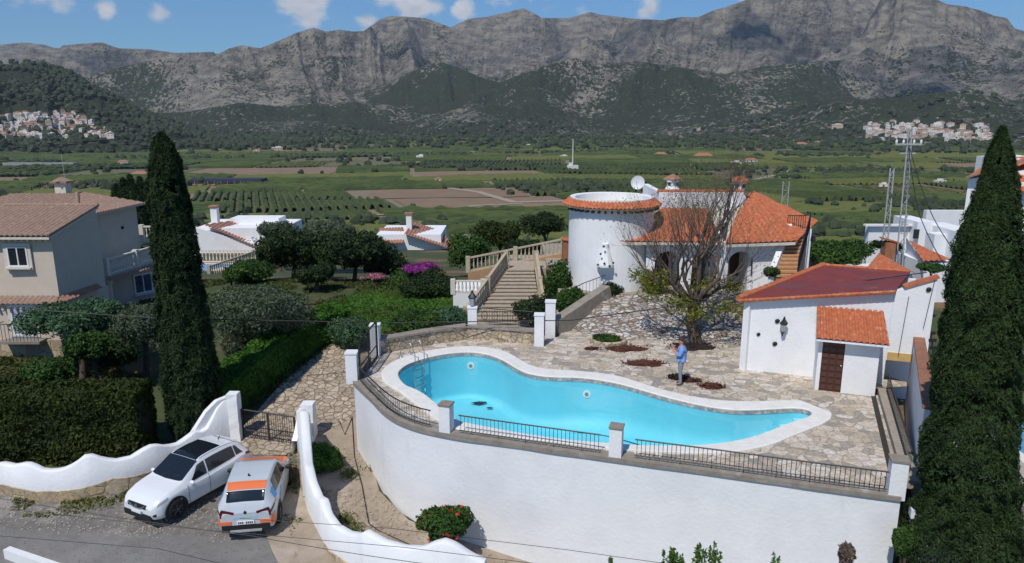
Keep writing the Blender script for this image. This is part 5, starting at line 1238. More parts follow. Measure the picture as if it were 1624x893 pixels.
# flue wall between the two tile roofs
fq0 = D(1140, 384, 34.6); fq1 = D(1160, 322, 37.7)
part('flue_wall', MB().seg((fq0.x, fq0.y, fq0.z+.15), (fq1.x, fq1.y, fq1.z+.1), .3, .35), M['white'], vl)
# right pyramid roof
eA = D(1150, 388, 34.2); eB = D(1262, 384, 34.2); eC = D(1296, 352, 38.5); pkk = D(1196, 306, 39.5); pl_ = D(1160, 330, 37.6)
part('hip_roof', tiles(eA[:], eB[:], pkk[:], D(1180, 312, 39)[:], MB(), .26, .38, .05), M['tile'], vl, smooth=True)
part('hip_roof_right', tiles(eB[:], eC[:], (pkk+Vector((.05,.1,0)))[:], pkk[:], MB(), .26, .38, .05), M['tile'], vl, smooth=True)
part('hip_roof_underside', slab([(eA.x, eA.y, eA.z-.02), (eB.x, eB.y, eB.z-.02), (pkk.x, pkk.y, pkk.z-.02), (pl_.x, pl_.y, pl_.z-.02)], .12, MB()).add([(eB.x-.05, eB.y, eB.z-.03), (eC.x-.05, eC.y, eC.z-.03), (pkk.x, pkk.y, pkk.z-.04)], [(0,1,2)]), M['trimcream'], vl)
part('hip_ridge', ridge([eB, pkk], MB(), .1), M['tile'], vl)
part('right_wall', MB().prism([(11.6, 34.9), (13.0, 34.9), (15.6, 37.5), (15.6, 41), (11.6, 41)], VZ-.2, 3.75), M['white'], vl)
part('window', MB().box((12.2, 34.86, 2.5), (.9, .06, 1.1)), M['wood'], vl)
# chimneys on the villa
for px, yb, yt, nm, yy in ((1066, 304, 285, 'a', 39.5), (1171, 318, 288, 'b', 38.3)):
    a = D(px, yb, yy); b = D(px, yt, yy); c = part('chimney', MB().lathe([(.42, a.z-.6), (.40, a.z+.15), (.30, a.z+.3), (.30, b.z-.15), (.36, b.z-.1), (.36, b.z)], (a.x, a.y, 0), 4 if nm == 'b' else 12), M['white'], vl)
    part('chimney_cap', MB().lathe([(.52, b.z+.0), (.50, b.z+.07), (.06, b.z+.30)], (a.x, a.y, 0), 4), M['tile'] if nm == 'b' else M['tilepink'], c); mb = MB()
    for k in range(4):
        q = math.pi/2*k+ (0 if nm == 'a' else math.pi/4)*0+math.pi/4; mb.box((a.x+.22*math.cos(q), a.y+.22*math.sin(q), b.z-.22), (.16, .16, .18), q)
    part('smoke_opening', mb, M['black'], c)
a = D(960, 420, 34.1); part('wall_chimney', MB().lathe([(.42, a.z-.1), (.42, a.z), (.30, a.z+.35), (.16, a.z+.8), (.16, a.z+1.0)], (a.x, tcy-tr_-.02, 0), 10), M['white'], vl)
mb = MB()
for px, py in ((948,419),(958,417),(966,421),(952,402),(957,390),(972,416)): q = D(px, py, 34.0); mb.ball((q.x, tcy-tr_-.42, q.z), .055, 6)
part('ornament_hole', mb, M['black'], vl)
# outside stair to the roof, with its black rail
s0a, s0b = D(1228, 441, 33.2), D(1262, 441, 33.2); s1a, s1b = D(1256, 366, 36.2), D(1282, 366, 36.2); st_ = MB(); rsr = MB(); nS = 12
for k in range(nS):
    f0, f1 = k/nS, (k+1)/nS; a = s0a.lerp(s1a, f0); b = s0b.lerp(s1b, f0); a2 = s0a.lerp(s1a, f1); b2 = s0b.lerp(s1b, f1); 
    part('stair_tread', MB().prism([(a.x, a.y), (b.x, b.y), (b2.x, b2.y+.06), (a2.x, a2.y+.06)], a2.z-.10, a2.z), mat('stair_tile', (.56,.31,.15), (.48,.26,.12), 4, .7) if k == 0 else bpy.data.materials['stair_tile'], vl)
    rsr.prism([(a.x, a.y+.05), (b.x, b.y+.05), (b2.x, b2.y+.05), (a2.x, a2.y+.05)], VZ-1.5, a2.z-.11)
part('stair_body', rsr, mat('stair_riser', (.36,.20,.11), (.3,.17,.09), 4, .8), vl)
part('stair_side', MB().add([(s0a.x-.3, s0a.y, 0), (s0a.x-.3, s0a.y, s0a.z+.35), (s1a.x-.3, s1a.y, s1a.z+.35), (s1a.x-.3, s1a.y, 0), (s0a.x-.02, s0a.y, 0), (s0a.x-.02, s0a.y, s0a.z+.35), (s1a.x-.02, s1a.y, s1a.z+.35), (s1a.x-.02, s1a.y, 0)], [(0,3,2,1),(4,5,6,7),(1,2,6,5),(0,1,5,4)]), M['white'], vl)
rl = MB(); 
for z_ in (.15, .95): rl.tube([s0b+Vector((.05,0,z_)), s1b+Vector((.05,0,z_))], .025, 5)
for k in range(22): q = s0b.lerp(s1b, k/21)+Vector((.05,0,0)); rl.tube([q+Vector((0,0,.15)), q+Vector((0,0,.95))], .014, 4)
tl_ = D(1250, 342, 36.3); tr2 = D(1278, 342, 36.3); zz_ = tl_.z; rl.tube([s1b+Vector((.05,0,.95)), tr2, tl_], .025, 5)
for k in range(9): q = tl_.lerp(tr2, k/8); rl.tube([q, q-Vector((0,0,.9))], .014, 4)
part('stair_railing', rl, M['iron'], vl)
part('stair_lamp', MB().lathe([(.02,0),(.14,.1),(.11,.35),(.03,.45)], D(1289, 385, 35.5), 6), M['iron'], vl)
sd = D(1012, 290, 38); t = thing('satellite_dish', 'white satellite dish on the villa roof between the tower and the chimney', 'satellite dish', sd)
n_d = Vector((-.35, -.9, .25)).normalized(); ax = n_d.cross(Vector((0,0,1))).normalized(); ay = ax.cross(n_d); P = []
for r_ in np.linspace(.02, .36, 6): P.append([sd+(ax*math.cos(a)+ay*math.sin(a))*r_+n_d*(r_*r_*.8) for a in np.linspace(0, 2*math.pi, 21)])
part('dish', MB().grid(P), M['galv'] if False else mat('dish_white', (.6,.61,.62), rough=.5), t, smooth=True); part('mast', MB().tube([sd-n_d*.03, sd-Vector((0,-.1,1.6))], .03, 6), M['galv'], t); part('arm', MB().tube([sd-ay*.35, sd+n_d*.5], .015, 5), M['galv'], t)
# ---- shed with maroon roof
sh = thing('garden_house', 'white garden building with a flat maroon roof beside the pool deck', 'garden building', (12.5, 27.5, 0))
A0 = Vector((8.85, 26.77, 0)); fd = Vector((.943, -.334, 0)); bd = Vector((.334, .943, 0))
def zE_(s): return 2.72+.80*s/5.3
D0 = Vector((13.9, 31.3, 0)); C0_ = Vector((16.4, 29.2, 0))
def wallpl(a, b, za, zb, th=.25, z0=-.1, m=None, nm='wall'):
    a = Vector(a); b = Vector(b); d = (b-a).normalized(); nn = Vector((-d.y, d.x, 0))*th
    mb = MB().add([(a.x,a.y,z0),(b.x,b.y,z0),(b.x,b.y,zb),(a.x,a.y,za),(a.x+nn.x,a.y+nn.y,z0),(b.x+nn.x,b.y+nn.y,z0),(b.x+nn.x,b.y+nn.y,zb),(a.x+nn.x,a.y+nn.y,za)], [(0,1,2,3),(7,6,5,4),(3,2,6,7),(0,3,7,4),(1,5,6,2)])
    return part(nm, mb, m or M['white'], sh)
Bm = A0+fd*5.05
wallpl(A0, Bm, zE_(0), zE_(5.05)); 
Bt = A0+fd*5.055; Bt2 = A0+fd*5.9; B2 = A0+fd*6.35
# upper part of the facade over the passage opening, and the raised right gable
gb = MB(); nn = bd*.3; zl = .95
za = lambda s: float(np.interp(s, [5.055, 5.4, 6.35], [zE_(5.05), 3.66, 4.08]))
pts_ = [5.055, 5.4, 6.35]
for s0, s1 in zip(pts_[:-1], pts_[1:]):
    a = A0+fd*s0; b = A0+fd*s1
    gb.add([(a.x,a.y,zl),(b.x,b.y,zl),(b.x,b.y,za(s1)),(a.x,a.y,za(s0)),(a.x+nn.x,a.y+nn.y,zl),(b.x+nn.x,b.y+nn.y,zl),(b.x+nn.x,b.y+nn.y,za(s1)),(a.x+nn.x,a.y+nn.y,za(s0))], [(0,1,2,3),(7,6,5,4),(3,2,6,7),(0,4,5,1)]+([(1,5,6,2)] if s1 == 6.35 else [(0,3,7,4)]))
part('gable_wall', gb, M['white'], sh)
pa = A0+fd*6.2; gb2 = MB().prism([((A0+fd*6.12).x,(A0+fd*6.12).y),((A0+fd*6.35).x,(A0+fd*6.35).y),((A0+fd*6.35+nn).x,(A0+fd*6.35+nn).y),((A0+fd*6.12+nn).x,(A0+fd*6.12+nn).y)], -3, zl); part('gable_pier', gb2, M['white'], sh)
part('lintel_band', MB().seg(((A0+fd*5.08-bd*.012)+Vector((0,0,1.12)))[:], ((A0+fd*6.12-bd*.012)+Vector((0,0,1.12)))[:], .04, .3), mat('ochre_band', (.62,.42,.17), (.52,.34,.13), 4), sh)
part('passage_back_wall', MB().seg(((A0+fd*4.9+bd*1.6)+Vector((0,0,0)))[:], ((A0+fd*6.5+bd*1.6)+Vector((0,0,0)))[:], .2, 3.0), M['white'], sh)
part('gable_tiles', MB().seg(((A0+fd*5.35+bd*.15)+Vector((0,0,3.70)))[:], ((A0+fd*6.4+bd*.15)+Vector((0,0,4.15)))[:], .42, .08), M['tile'], sh)
wallpl(D0, A0, 2.9, zE_(0)); wallpl(Vector((16.6,29.0,0)), D0, 3.1, 2.9)
zf = lambda q: 0
ra = A0-bd*.22-fd*.2; rbq = Bm-bd*.22; 
roofp = [(ra.x, ra.y, zE_(-.2)+.0), (rbq.x+.02, rbq.y, zE_(5.0)), (C0_.x, C0_.y, 3.18), (D0.x-.1, D0.y+.15, 2.98)]
part('roof', slab([(p[0], p[1], p[2]+.16) for p in roofp], .14, MB()), M['maroon'], sh)
def edge_tiles(a, b, n, r=.085, name='edge_tiles'):
    mb = MB(); a = Vector(a); b = Vector(b)
    for k in range(n):
        q0_ = a.lerp(b, k/n); q1_ = a.lerp(b, (k+.97)/n); mb.tube([q0_, q1_], [r*1.08, r*.9], 7)
    part(name, mb, M['tile'], sh)
rp = [Vector(p)+Vector((0,0,.17)) for p in roofp]
edge_tiles(rp[3], rp[0], 16, .14); edge_tiles(rp[3]+Vector((.1,0,0)), rp[2], 12, .09); edge_tiles(rp[0]-Vector((0,0,.08)), rp[1]-Vector((0,0,.08)), 26, .07)
# door box
bx0 = A0+fd*2.66; bx1 = A0+fd*4.62; pr_ = 1.38; f0_ = bx0-bd*pr_; f1_ = bx1-bd*pr_
zbx = 2.06
dr0, dr1 = .13, .86
def boxwall(a, b, z0_, z1_): 
    return MB().seg((a.x,a.y,(z0_+z1_)/2), (b.x,b.y,(z0_+z1_)/2), .16, z1_-z0_)
ins = bd*.08
part('porch_wall', boxwall(f0_+ins, f0_+fd*dr0+ins, -.05, zbx), M['white'], sh); part('porch_wall', boxwall(f0_+fd*dr1+ins, f1_+ins, -.05, zbx), M['white'], sh); part('porch_wall', boxwall(f0_+fd*dr0+ins, f0_+fd*dr1+ins, 1.98, zbx), M['white'], sh)
part('porch_wall', boxwall(f0_+fd*.08+bd*.165, bx0+fd*.08-bd*.005, -.05, zbx+.02), M['white'], sh); part('porch_wall', boxwall(f1_-fd*.08+bd*.165, bx1-fd*.08-bd*.005, -.05, zbx+.02), M['white'], sh)
dq0 = f0_+fd*dr0+bd*.05; dq1 = f0_+fd*dr1+bd*.05; dr_ = part('door', MB().seg((dq0.x,dq0.y,.975), (dq1.x,dq1.y,.975), .06, 2.0), M['wood'], sh)
mb = MB()
for r_ in range(8):
    for c_ in range(3):
        q = dq0.lerp(dq1, (c_+.5)/3)-bd*.04; mb.seg((q-fd*.085+Vector((0,0,.16+.235*r_)))[:], (q+fd*.085+Vector((0,0,.16+.235*r_)))[:], .03, .15)
part('door_panel', mb, mat('door_panel_wood', (.11,.042,.026), (.08,.03,.02), 8, .5), dr_); part('handle', MB().ball((dq1-fd*.08-bd*.07+Vector((0,0,1.0)))[:], .035, 6), M['steel'], dr_)
rfe0 = f0_-bd*.36-fd*.13; rfe1 = f1_-bd*.36+fd*.22; rfb0 = bx0-fd*.10-bd*.02; rfb1 = bx1+fd*.20-bd*.02
part('porch_roof', tiles((rfe0.x,rfe0.y,1.98), (rfe1.x,rfe1.y,1.98), (rfb1.x,rfb1.y,2.72), (rfb0.x,rfb0.y,2.72), MB(), .19, .34, .062), M['tile'], sh, smooth=True)
part('porch_roof_underside', slab([(rfe0.x,rfe0.y,1.99), (rfe1.x,rfe1.y,1.99), (rfb1.x,rfb1.y,2.73), (rfb0.x,rfb0.y,2.73)], .06, MB()), M['white'], sh)
for k in range(4): q = f0_.lerp(f1_, .05+.9*k/3)-bd*.05; part('beam_end', MB().box((q.x,q.y,1.93), (.09,.2,.09), math.atan2(fd.y,fd.x)), M['wood'], sh)
def on_wall(px, py, off=.02):              # point of the facade plane
    d = ray(px, py); o_ = Vector((0,0,CZ)); n_w = -bd; t_ = (A0-o_).dot(n_w)/d.dot(n_w); return o_+d*t_-bd*off
for px, py in ((1229,545),(1233,509)): q = on_wall(px, py); v_ = part('wall_vent', MB().ball(q[:], .10, 8, (1,.5,.85)), M['black'], sh)
q = on_wall(1473, 459); part('wall_vent', MB().ball(q[:], .10, 8, (1,.5,.85)), M['black'], sh)
q = on_wall(1203, 530); part('wall_vent', MB().ball(q[:], .08, 8, (1,.5,.85)), M['black'], sh)
def lantern(p, label, s=1., post=False):
    t = thing('wall_lantern', label, 'lantern', p); x, y, z = p
    part('frame', MB().lathe([(.02*s,-.30*s),(.06*s,-.26*s),(.07*s,-.24*s)], p, 6).lathe([(.12*s,.0),(.14*s,.04*s),(.05*s,.16*s),(.02*s,.26*s)], p, 6), M['iron'], t)
    part('glass', MB().lathe([(.065*s,-.24*s),(.11*s,0)], p, 6), M['lampglass'], t); part('bracket', MB().tube([(x,y,z-.28*s),(x,y+.05,z-.4*s),(x+.02,y+.22,z-.3*s)], .018, 5), M['iron'], t); return t
lantern(on_wall(1243, 512, .22)[:], 'black wall lantern on the white garden building left of the brown door', 1.15)
# ---- passage to the right of the terrace
struct('passage_floor', MB().prism([(10.55,17.2),(12.15,16.9),(15.5,25.3),(15.9,27),(13.6,27),(13.2,24.75)], -1.4, -1.0), M['tank'])
pw = thing('boundary_wall', 'white boundary wall with terracotta coping along the passage', 'boundary wall', (13.5, 21, -1))
Q0 = Vector((11.35,18.4,0)); Q1 = Vector((14.85,25.4,0)); part('wall', MB().seg((Q0.x,Q0.y,.35), (Q1.x,Q1.y,.35), .26, 3.0), M['white'], pw)
mb = MB()
for k in range(30):
    f = k/30; uz = Vector((0,0,1.89)); a = (Q0+uz).lerp(Q1+uz, f); b = (Q0+uz).lerp(Q1+uz, (k+.94)/30); mb.seg(a[:], b[:], .36, .07)
part('tile_coping', mb, mat('brick_coping', (.33,.15,.085), (.24,.11,.065), 5, .9, .3, 30, world=True), pw)
t = thing('post', 'white post at the near end of the passage against the right cypress', 'post', (11.2, 17.95, -1)); part('shaft', MB().box((11.2,17.95,.0), (.22,.5,1.9)), M['white'], t)
ltc = thing('lattice_panel', 'small white lattice under a cap between the terrace corner and the right cypress', 'lattice', (11.3, 16.95, -2.5))
part('cap', MB().seg((10.32,16.98,-.35), (11.15,16.72,-.35), .3, .25), M['white'], ltc); mb = MB()
lu = Vector((12.1-10.35, 16.4-16.98, 0)).normalized()
for k in range(-16, 14):
    for sg in (-1, 1):
        a = Vector((10.35,16.98,-.48))+lu*(.15*k if sg > 0 else .15*(k+16)); b = a+lu*sg*1.9+Vector((0,0,-1.9)); 
        # clip to panel 0..1.85
        s0 = (a-Vector((10.35,16.98,-.48))).dot(lu); s1 = s0+sg*1.9
        t0, t1 = 0, 1
        for lim, side in ((0, 0), (1.85, 1)):
            if sg > 0:
                if side == 0 and s0 < 0: t0 = max(t0, -s0/1.9)
                if side == 1 and s1 > 1.85: t1 = min(t1, (1.85-s0)/1.9)
            else:
                if side == 1 and s0 > 1.85: t0 = max(t0, (s0-1.85)/1.9)
                if side == 0 and s1 < 0: t1 = min(t1, s0/1.9)
        if t1-t0 > .05: mb.seg(a.lerp(b, t0)[:], a.lerp(b, t1)[:], .02, .035)
part('lattice', mb, M['whiter'], ltc); part('backing', MB().seg((10.4,17.4,-2.1), (12.1,16.9,-2.1), .05, 3.2), mat('dark_backing', (.10,.04,.05), rough=1), ltc)  # backing is a plain dark red sheet behind the slats
t = thing('pot_heap', 'rounded brown clay oven dome in the shade at the end of the passage', 'clay dome', (14.1,26.2,-1)); part('dome', MB().ball((14.1,26.15,-1), .5, 10, (1,.6,.9)), mat('clay_dome', (.27,.13,.075), (.2,.09,.05), 5), t, smooth=True)
# vertical row of grey roof fins on the boundary
for k in range(7):
    q = Vector((12.2,20.2,1.95)).lerp(Vector((14.75,25.1,2.0)), k/6)+Vector((.35,-.1,0)); o = mesh_obj('fence_light', MB().box((0,0,0), (.26,.05,.11)).box((0,0,-.16), (.04,.04,.3)), M['iron'], origin=None); o.location = q
    tag(o, 'small grey lamp on a stalk behind the tiled boundary wall', 'wall lamp', 'small grey lamps in a row behind the boundary wall')
# ================================================================== CARS
def car(name, label, loc, rz, spec):
    t = thing(name, label, 'car', loc, rz)
    xs_ = np.array(spec['x']); tab = {k: np.array(spec[k]) for k in ('W', 'top', 'belt', 'yr', 'zb')}
    def f(k, x):
        x = np.clip(x, xs_[0], xs_[-1]); d = .05
        return (np.interp(x-d, xs_, tab[k])+2*np.interp(x, xs_, tab[k])+np.interp(x+d, xs_, tab[k]))/4
    def sec(x):
        W_, tp, bt, yr, zb = (float(f(k, x)) for k in ('W', 'top', 'belt', 'yr', 'zb'))
        bt = min(bt, tp-.01)
        return [(0, zb), (.80*W_, zb), (.965*W_, zb+.08), (W_, .45*zb+.55*bt-.03), (.985*W_, bt-.10), (.935*W_, bt), (yr+(.935*W_-yr)*.10*(tp > bt+.1), bt+(tp-bt)*.90), (yr*.80, tp-.012), (0, tp)]
    def cr_(p0, p1, p2, p3, u): return tuple(.5*((2*b)+(-a+c)*u+(2*a-5*b+4*c-d)*u*u+(-a+3*b-3*c+d)*u*u*u) for a, b, c, d in zip(p0, p1, p2, p3))
    def S(x, k, side=1):
        s = sec(x); s = s+[(-s[7][0], s[7][1])]; i = min(int(k), 7); u = k-i
        y, z = cr_(s[max(i-1, 0)], s[i], s[i+1], s[min(i+2, 9)], u)
        # round the nose and tail in plan
        return Vector((x, y*side, z))
    def Nn(x, k, side):
        a = S(x+.02, k, side)-S(x-.02, k, side); b = S(x, min(k+.05, 8), side)-S(x, max(k-.05, 0), side); n = a.cross(b); 
        if n.length < 1e-9: return Vector((0, 0, 1))
        n.normalize(); c = S(x, k, side)-Vector((x, 0, .6)); 
        return n if n.dot(c) > 0 else -n
    xg = np.concatenate([np.linspace(xs_[0], xs_[0]+.3, 9)[:-1], np.linspace(xs_[0]+.3, xs_[-1]-.3, 50), np.linspace(xs_[-1]-.3, xs_[-1], 9)[1:]])
    kg = np.linspace(0, 8, 41); mb = MB(); P = []
    for x in xg: P.append([S(x, k, -1) for k in kg[::-1]][0:]+[S(x, k, 1) for k in kg[1:]] if False else [S(x, k, -1) for k in kg]+[S(x, k, 1) for k in kg[::-1][1:]])
    mb.grid(P)
    for xx in (xg[0], xg[-1]):
        mb.add([S(xx, k, -1) for k in kg]+[S(xx, k, 1) for k in kg[::-1][1:-1]], [tuple(range(2*len(kg)-2))])
    body_ = lpart('body', mb, M[spec['paint']], t, smooth=True)
    def patch(nm, xr, kr, m, side=0, off=.007, n=12, parent=None, smooth=True, xf=None):
        """xr: (x0,x1) or function of k; side 0 = across the middle, +-1 one side"""
        mb = MB(); P = []
        if side == 0: ks = [(k, -1) for k in np.linspace(kr[0], kr[1], n)]+[(k, 1) for k in np.linspace(kr[1], kr[0], n)[1:]]
        else: ks = [(k, side) for k in np.linspace(kr[0], kr[1], n)]
        for k, sd in ks:
            x0, x1 = (xr(k) if callable(xr) else xr); P.append([S(x, k, sd)+Nn(x, k, sd)*off for x in np.linspace(x0, x1, 12)])
        mb.grid(P); return lpart(nm, mb, m, parent or t, smooth=smooth)
    spec['build'](t, patch, S, Nn)
    wb = spec['wb']; r = spec['r']
    for x in (wb/2+.05, -wb/2+.05):
        for sd in (1, -1):
            Wx = float(f('W', x)); mb = MB(); a0 = [R(a) for a in range(-16, 197, 12)]
            # arch: dark band proud of the flank
            mb.grid([[Vector((x+(r+.03)*math.cos(a), sd*(Wx-.12), r+(r+.03)*math.sin(a))), Vector((x+(r+.03)*math.cos(a), sd*(Wx+.012), r+(r+.03)*math.sin(a))), Vector((x+(r+.105)*math.cos(a), sd*(Wx+.012), r+(r+.10)*math.sin(a))), Vector((x+(r+.11)*math.cos(a), sd*(Wx-.02), r+(r+.105)*math.sin(a)))] for a in a0])
            mb.add([(x, sd*(Wx+.004), r)]+[(x+(r+.04)*math.cos(a), sd*(Wx+.004), r+(r+.04)*math.sin(a)) for a in a0], [(0, i+1, i+2) for i in range(len(a0)-1)])
            lpart('wheel_arch', mb, M['black'], t)
            tm = MB(); tw = .11; n_ = 28; pf = [(r*.66, -tw), (r*.93, -tw), (r, -tw*.7), (r, tw*.7), (r*.93, tw), (r*.66, tw)]; yc = sd*(Wx-.075)
            tm.grid([[(x+q*math.cos(2*math.pi*k/n_), yc+w__, r+q*math.sin(2*math.pi*k/n_)) for q, w__ in pf] for k in range(n_+1)])
            wl_ = lpart('wheel', tm, M['rubber'], t, smooth=True)
            rm = MB(); yo = yc+sd*tw*.72; rm.add([(x, yo-sd*.03, r)]+[(x+r*.66*math.cos(2*math.pi*k/n_), yo-sd*.035, r+r*.66*math.sin(2*math.pi*k/n_)) for k in range(n_)], [(0, k+1, (k+1) % n_+1) for k in range(n_)])
            lpart('wheel_well', rm, M['black'], wl_); rm = MB()
            for k in range(5):
                a = 2*math.pi*k/5+.3; 
                for da in (-.13, .13): rm.seg((x+.05*math.cos(a), yo, r+.05*math.sin(a)), (x+r*.64*math.cos(a+da), yo, r+r*.64*math.sin(a+da)), .045, .03) if False else rm.tube([(x+.05*math.cos(a), yo, r+.05*math.sin(a)), (x+r*.64*math.cos(a+da), yo-sd*.01, r+r*.64*math.sin(a+da))], .019, 5)
            rm.tube([(x+r*.645*math.cos(2*math.pi*k/24), yo, r+r*.645*math.sin(2*math.pi*k/24)) for k in range(25)], .016, 5, False); rm.ball((x, yo, r), .05, 6)
            lpart('rim', rm, M['rim'], wl_)
    return t
def mirror(t, x, y, z, m):
    for sd in (1, -1):
        o = lpart('wing_mirror', MB().ball((x, sd*(y+.11), z), .11, 8, (.62, 1.0, .72)), m, t, smooth=True)
def white_build(t, patch, S, Nn):
    g = M['glass']; b = M['black']
    patch('windscreen', lambda k: (1.02-.10*(8-k)/1.9, .20), (6.12, 8), g, 0, .008)
    patch('panoramic_roof', lambda k: (.185, -.95), (6.75, 8), g, 0, .008)
    patch('rear_window', (-1.62, -2.02), (6.3, 8), g, 0, .008)
    for sd in (1, -1):
        patch('side_window', lambda k: (.74-.62*(k-5.1), -.02), (5.10, 5.84), g, sd, .008)
        patch('side_window', lambda k: (-.08, -1.32+.0*(k-5.1)), (5.10, 5.84), g, sd, .008)
        patch('side_window', lambda k: (-1.36, -1.72+.36*(k-5.1)), (5.14, 5.80), g, sd, .008)
        patch('lower_trim', (1.6, -1.7), (.92, 2.05), b, sd, .006)
        patch('door_line', (.845, .828), (2.1, 5.0), b, sd, .004); patch('door_line', (-.05, -.067), (2.1, 5.0), b, sd, .004)
        for x in (.08, -.92): patch('door_handle', (x, x-.2), (4.35, 4.6), M['carwhite'], sd, .03)
        patch('headlight', lambda k: (2.02-.10*(k-4.4), 1.62-.05*k+.25), (4.35, 5.0), M['lampglass'], sd, .009)
        patch('tail_light', lambda k: (-1.78, -2.10), (4.1, 4.95), M['red'], sd, .009)
        patch('fog_lamp', (2.06, 2.14), (2.4, 3.0), b, sd, .008)
        patch('roof_rail', (.1, -1.5), (6.35, 6.5), M['carwhite'], sd, .035)
    mirror(t, .72, .86, 1.03, M['carwhite'])
    # front face: grille, plate, lower intake
    fx = 2.195
    lpart('grille', MB().box((2.165, 0, .665), (.06, .86, .13)), b, t); lpart('chrome_strip', MB().tube([(2.19,-.40,.72),(2.205,-.18,.60),(2.205,.18,.60),(2.19,.40,.72)], .022, 5), M['steel'], t)
    lpart('badge', MB().tube([(2.20,0,.66),(2.225,0,.66)], .07, 12), M['steel'], t)
    lpart('bumper_intake', MB().box((2.15, 0, .33), (.10, 1.30, .20)), b, t); lpart('number_plate', MB().box((2.215, 0, .47), (.02, .50, .11)), M['whiter'], t)
    lpart('plate_strip', MB().box((2.227, .23, .47), (.006, .04, .10)), M['carblue'], t)
    lpart('aerial', MB().tube([(-1.35,0,1.56),(-1.45,0,1.66)], [.025,.008], 5), b, t)
    lpart('roof_spoiler', MB().grid([[(-1.62-.20*u, y, 1.50-.06*u-.02*abs(y)) for u in (0, .5, 1)] for y in np.linspace(-.52, .52, 9)]), M['carwhite'], t)
    lpart('wiper', MB().tube([(.98,.10,1.10),(.78,.50,1.22)], .012, 4).tube([(.98,-.35,1.10),(.78,.05,1.25)], .012, 4), b, t)
white_spec = dict(paint='carwhite', wb=2.65, r=.35, build=white_build,
  x=[-2.18,-2.10,-1.95,-1.75,-1.50,-1.0,-.4,0,.25,.6,1.0,1.25,1.6,1.9,2.08,2.18],
  W=[.66,.79,.86,.90,.915,.92,.915,.915,.915,.915,.915,.915,.905,.86,.76,.64],
  top=[.86,1.04,1.24,1.42,1.53,1.60,1.61,1.58,1.52,1.32,1.10,1.06,1.00,.90,.78,.66],
  belt=[.74,.96,1.04,1.07,1.08,1.04,1.01,.99,.985,.97,.96,.94,.90,.82,.72,.60],
  yr=[.46,.54,.56,.57,.60,.64,.65,.65,.65,.68,.73,.74,.72,.66,.56,.46],
  zb=[.34,.25,.22,.22,.22,.22,.22,.22,.22,.22,.22,.22,.22,.22,.24,.30])
car('parked_car', 'white crossover car with black glass roof, parked nose out by the wavy wall', (-10.92, 22.5, gzn(-11.1, 22.3)+.05), R(-117), white_spec).scale = (.93, .97, .97)
def orange_build(t, patch, S, Nn):
    g = M['glass']; b = M['black']; o = M['carorange']; bl = M['carblue']
    patch('windscreen', lambda k: (.92-.10*(8-k)/1.9, .28), (6.12, 8), g, 0, .008)
    patch('bonnet', lambda k: (2.0-.5*max(0, 5.9-k), 1.0), (5.35, 8), o, 0, .007)
    patch('rear_roof_band', lambda k: (-1.33, -1.66), (6.3, 8), o, 0, .010)
    patch('rear_window', lambda k: (-1.69, -1.93), (6.25, 8), g, 0, .008)
    for sd in (1, -1):
        patch('side_window', lambda k: (.66-.60*(k-5.1), -.08), (5.10, 5.84), g, sd, .008)
        patch('side_window', lambda k: (-.14, -1.30+.1*(k-5.1)), (5.10, 5.84), g, sd, .008)
        patch('lower_trim', (1.6, -1.7), (.92, 2.05), b, sd, .006)
        patch('blue_graphic', lambda k: (-1.30, -1.62), (4.75, 5.55), bl, sd, .009); patch('blue_graphic', lambda k: (-.9+.3*(k-3), -1.18+.3*(k-3)), (3.0, 4.5), bl, sd, .009)
        patch('blue_graphic', lambda k: (.75, .35), (3.5, 4.2), M['palelogo'], sd, .009)
        patch('orange_corner', lambda k: (-1.83, -2.045), (2.25, 3.35), o, sd, .009); patch('orange_graphic', lambda k: (-1.42-.1*(k-3), -1.60-.1*(k-3)), (3.9, 4.6), o, sd, .009)
        patch('tail_light', lambda k: (-1.78, -2.075), (3.95, 4.55), M['red'], sd, .010)
        patch('door_line', (.80, .785), (2.1, 5.0), b, sd, .004); patch('door_line', (-.10, -.115), (2.1, 5.0), b, sd, .004)
        for x in (.05, -.85): patch('door_handle', (x, x-.2), (4.35, 4.6), M['carwhite_shaded'], sd, .03)
        patch('headlight', lambda k: (1.95, 1.68), (4.2, 4.9), M['lampglass'], sd, .009)
        # rear face pieces
        y0 = .34*sd
        lpart('tail_light', MB().seg((-2.085, sd*.34, .84), (-2.06, sd*.72, .93), .05, .07).seg((-2.075, sd*.70, .93), (-2.055, sd*.74, .70), .05, .06), M['red'], t)
        lpart('orange_corner', MB().box((-2.10, sd*.60, .545), (.045, .34, .11)), o, t)
    mirror(t, .66, .85, 1.00, b)
    lpart('rear_bumper', MB().box((-2.075, 0, .36), (.12, 1.44, .20)), b, t); lpart('skid_plate', MB().box((-2.135, 0, .285), (.05, .95, .07)), M['galv'], t)
    lpart('number_plate', MB().box((-2.125, 0, .545), (.03, .52, .11)), M['whiter'], t); mb = MB()
    for k, w_ in enumerate((.035,.035,.035,.035,.0,.035,.035,.035)):
        if w_: mb.box((-2.1425, -.2+.057*k, .545), (.006, w_, .065))
    lpart('plate_characters', mb, b, t); lpart('badge', MB().tube([(-2.06,0,.86),(-2.115,0,.86)], .055, 4), b, t); mb = MB()
    for k in range(11): mb.box((-2.102, -.33+.066*k, .70), (.012, .045, .06 if k % 3 else .08))
    lpart('pale_lettering', mb, M['palelogo'], t)
    lpart('aerial', MB().tube([(-1.05,0,1.575),(-1.14,0,1.68)], [.04,.012], 5), b, t)
    lpart('rear_wiper', MB().tube([(-1.98,0,1.06),(-1.86,-.3,1.16)], .012, 4), b, t)
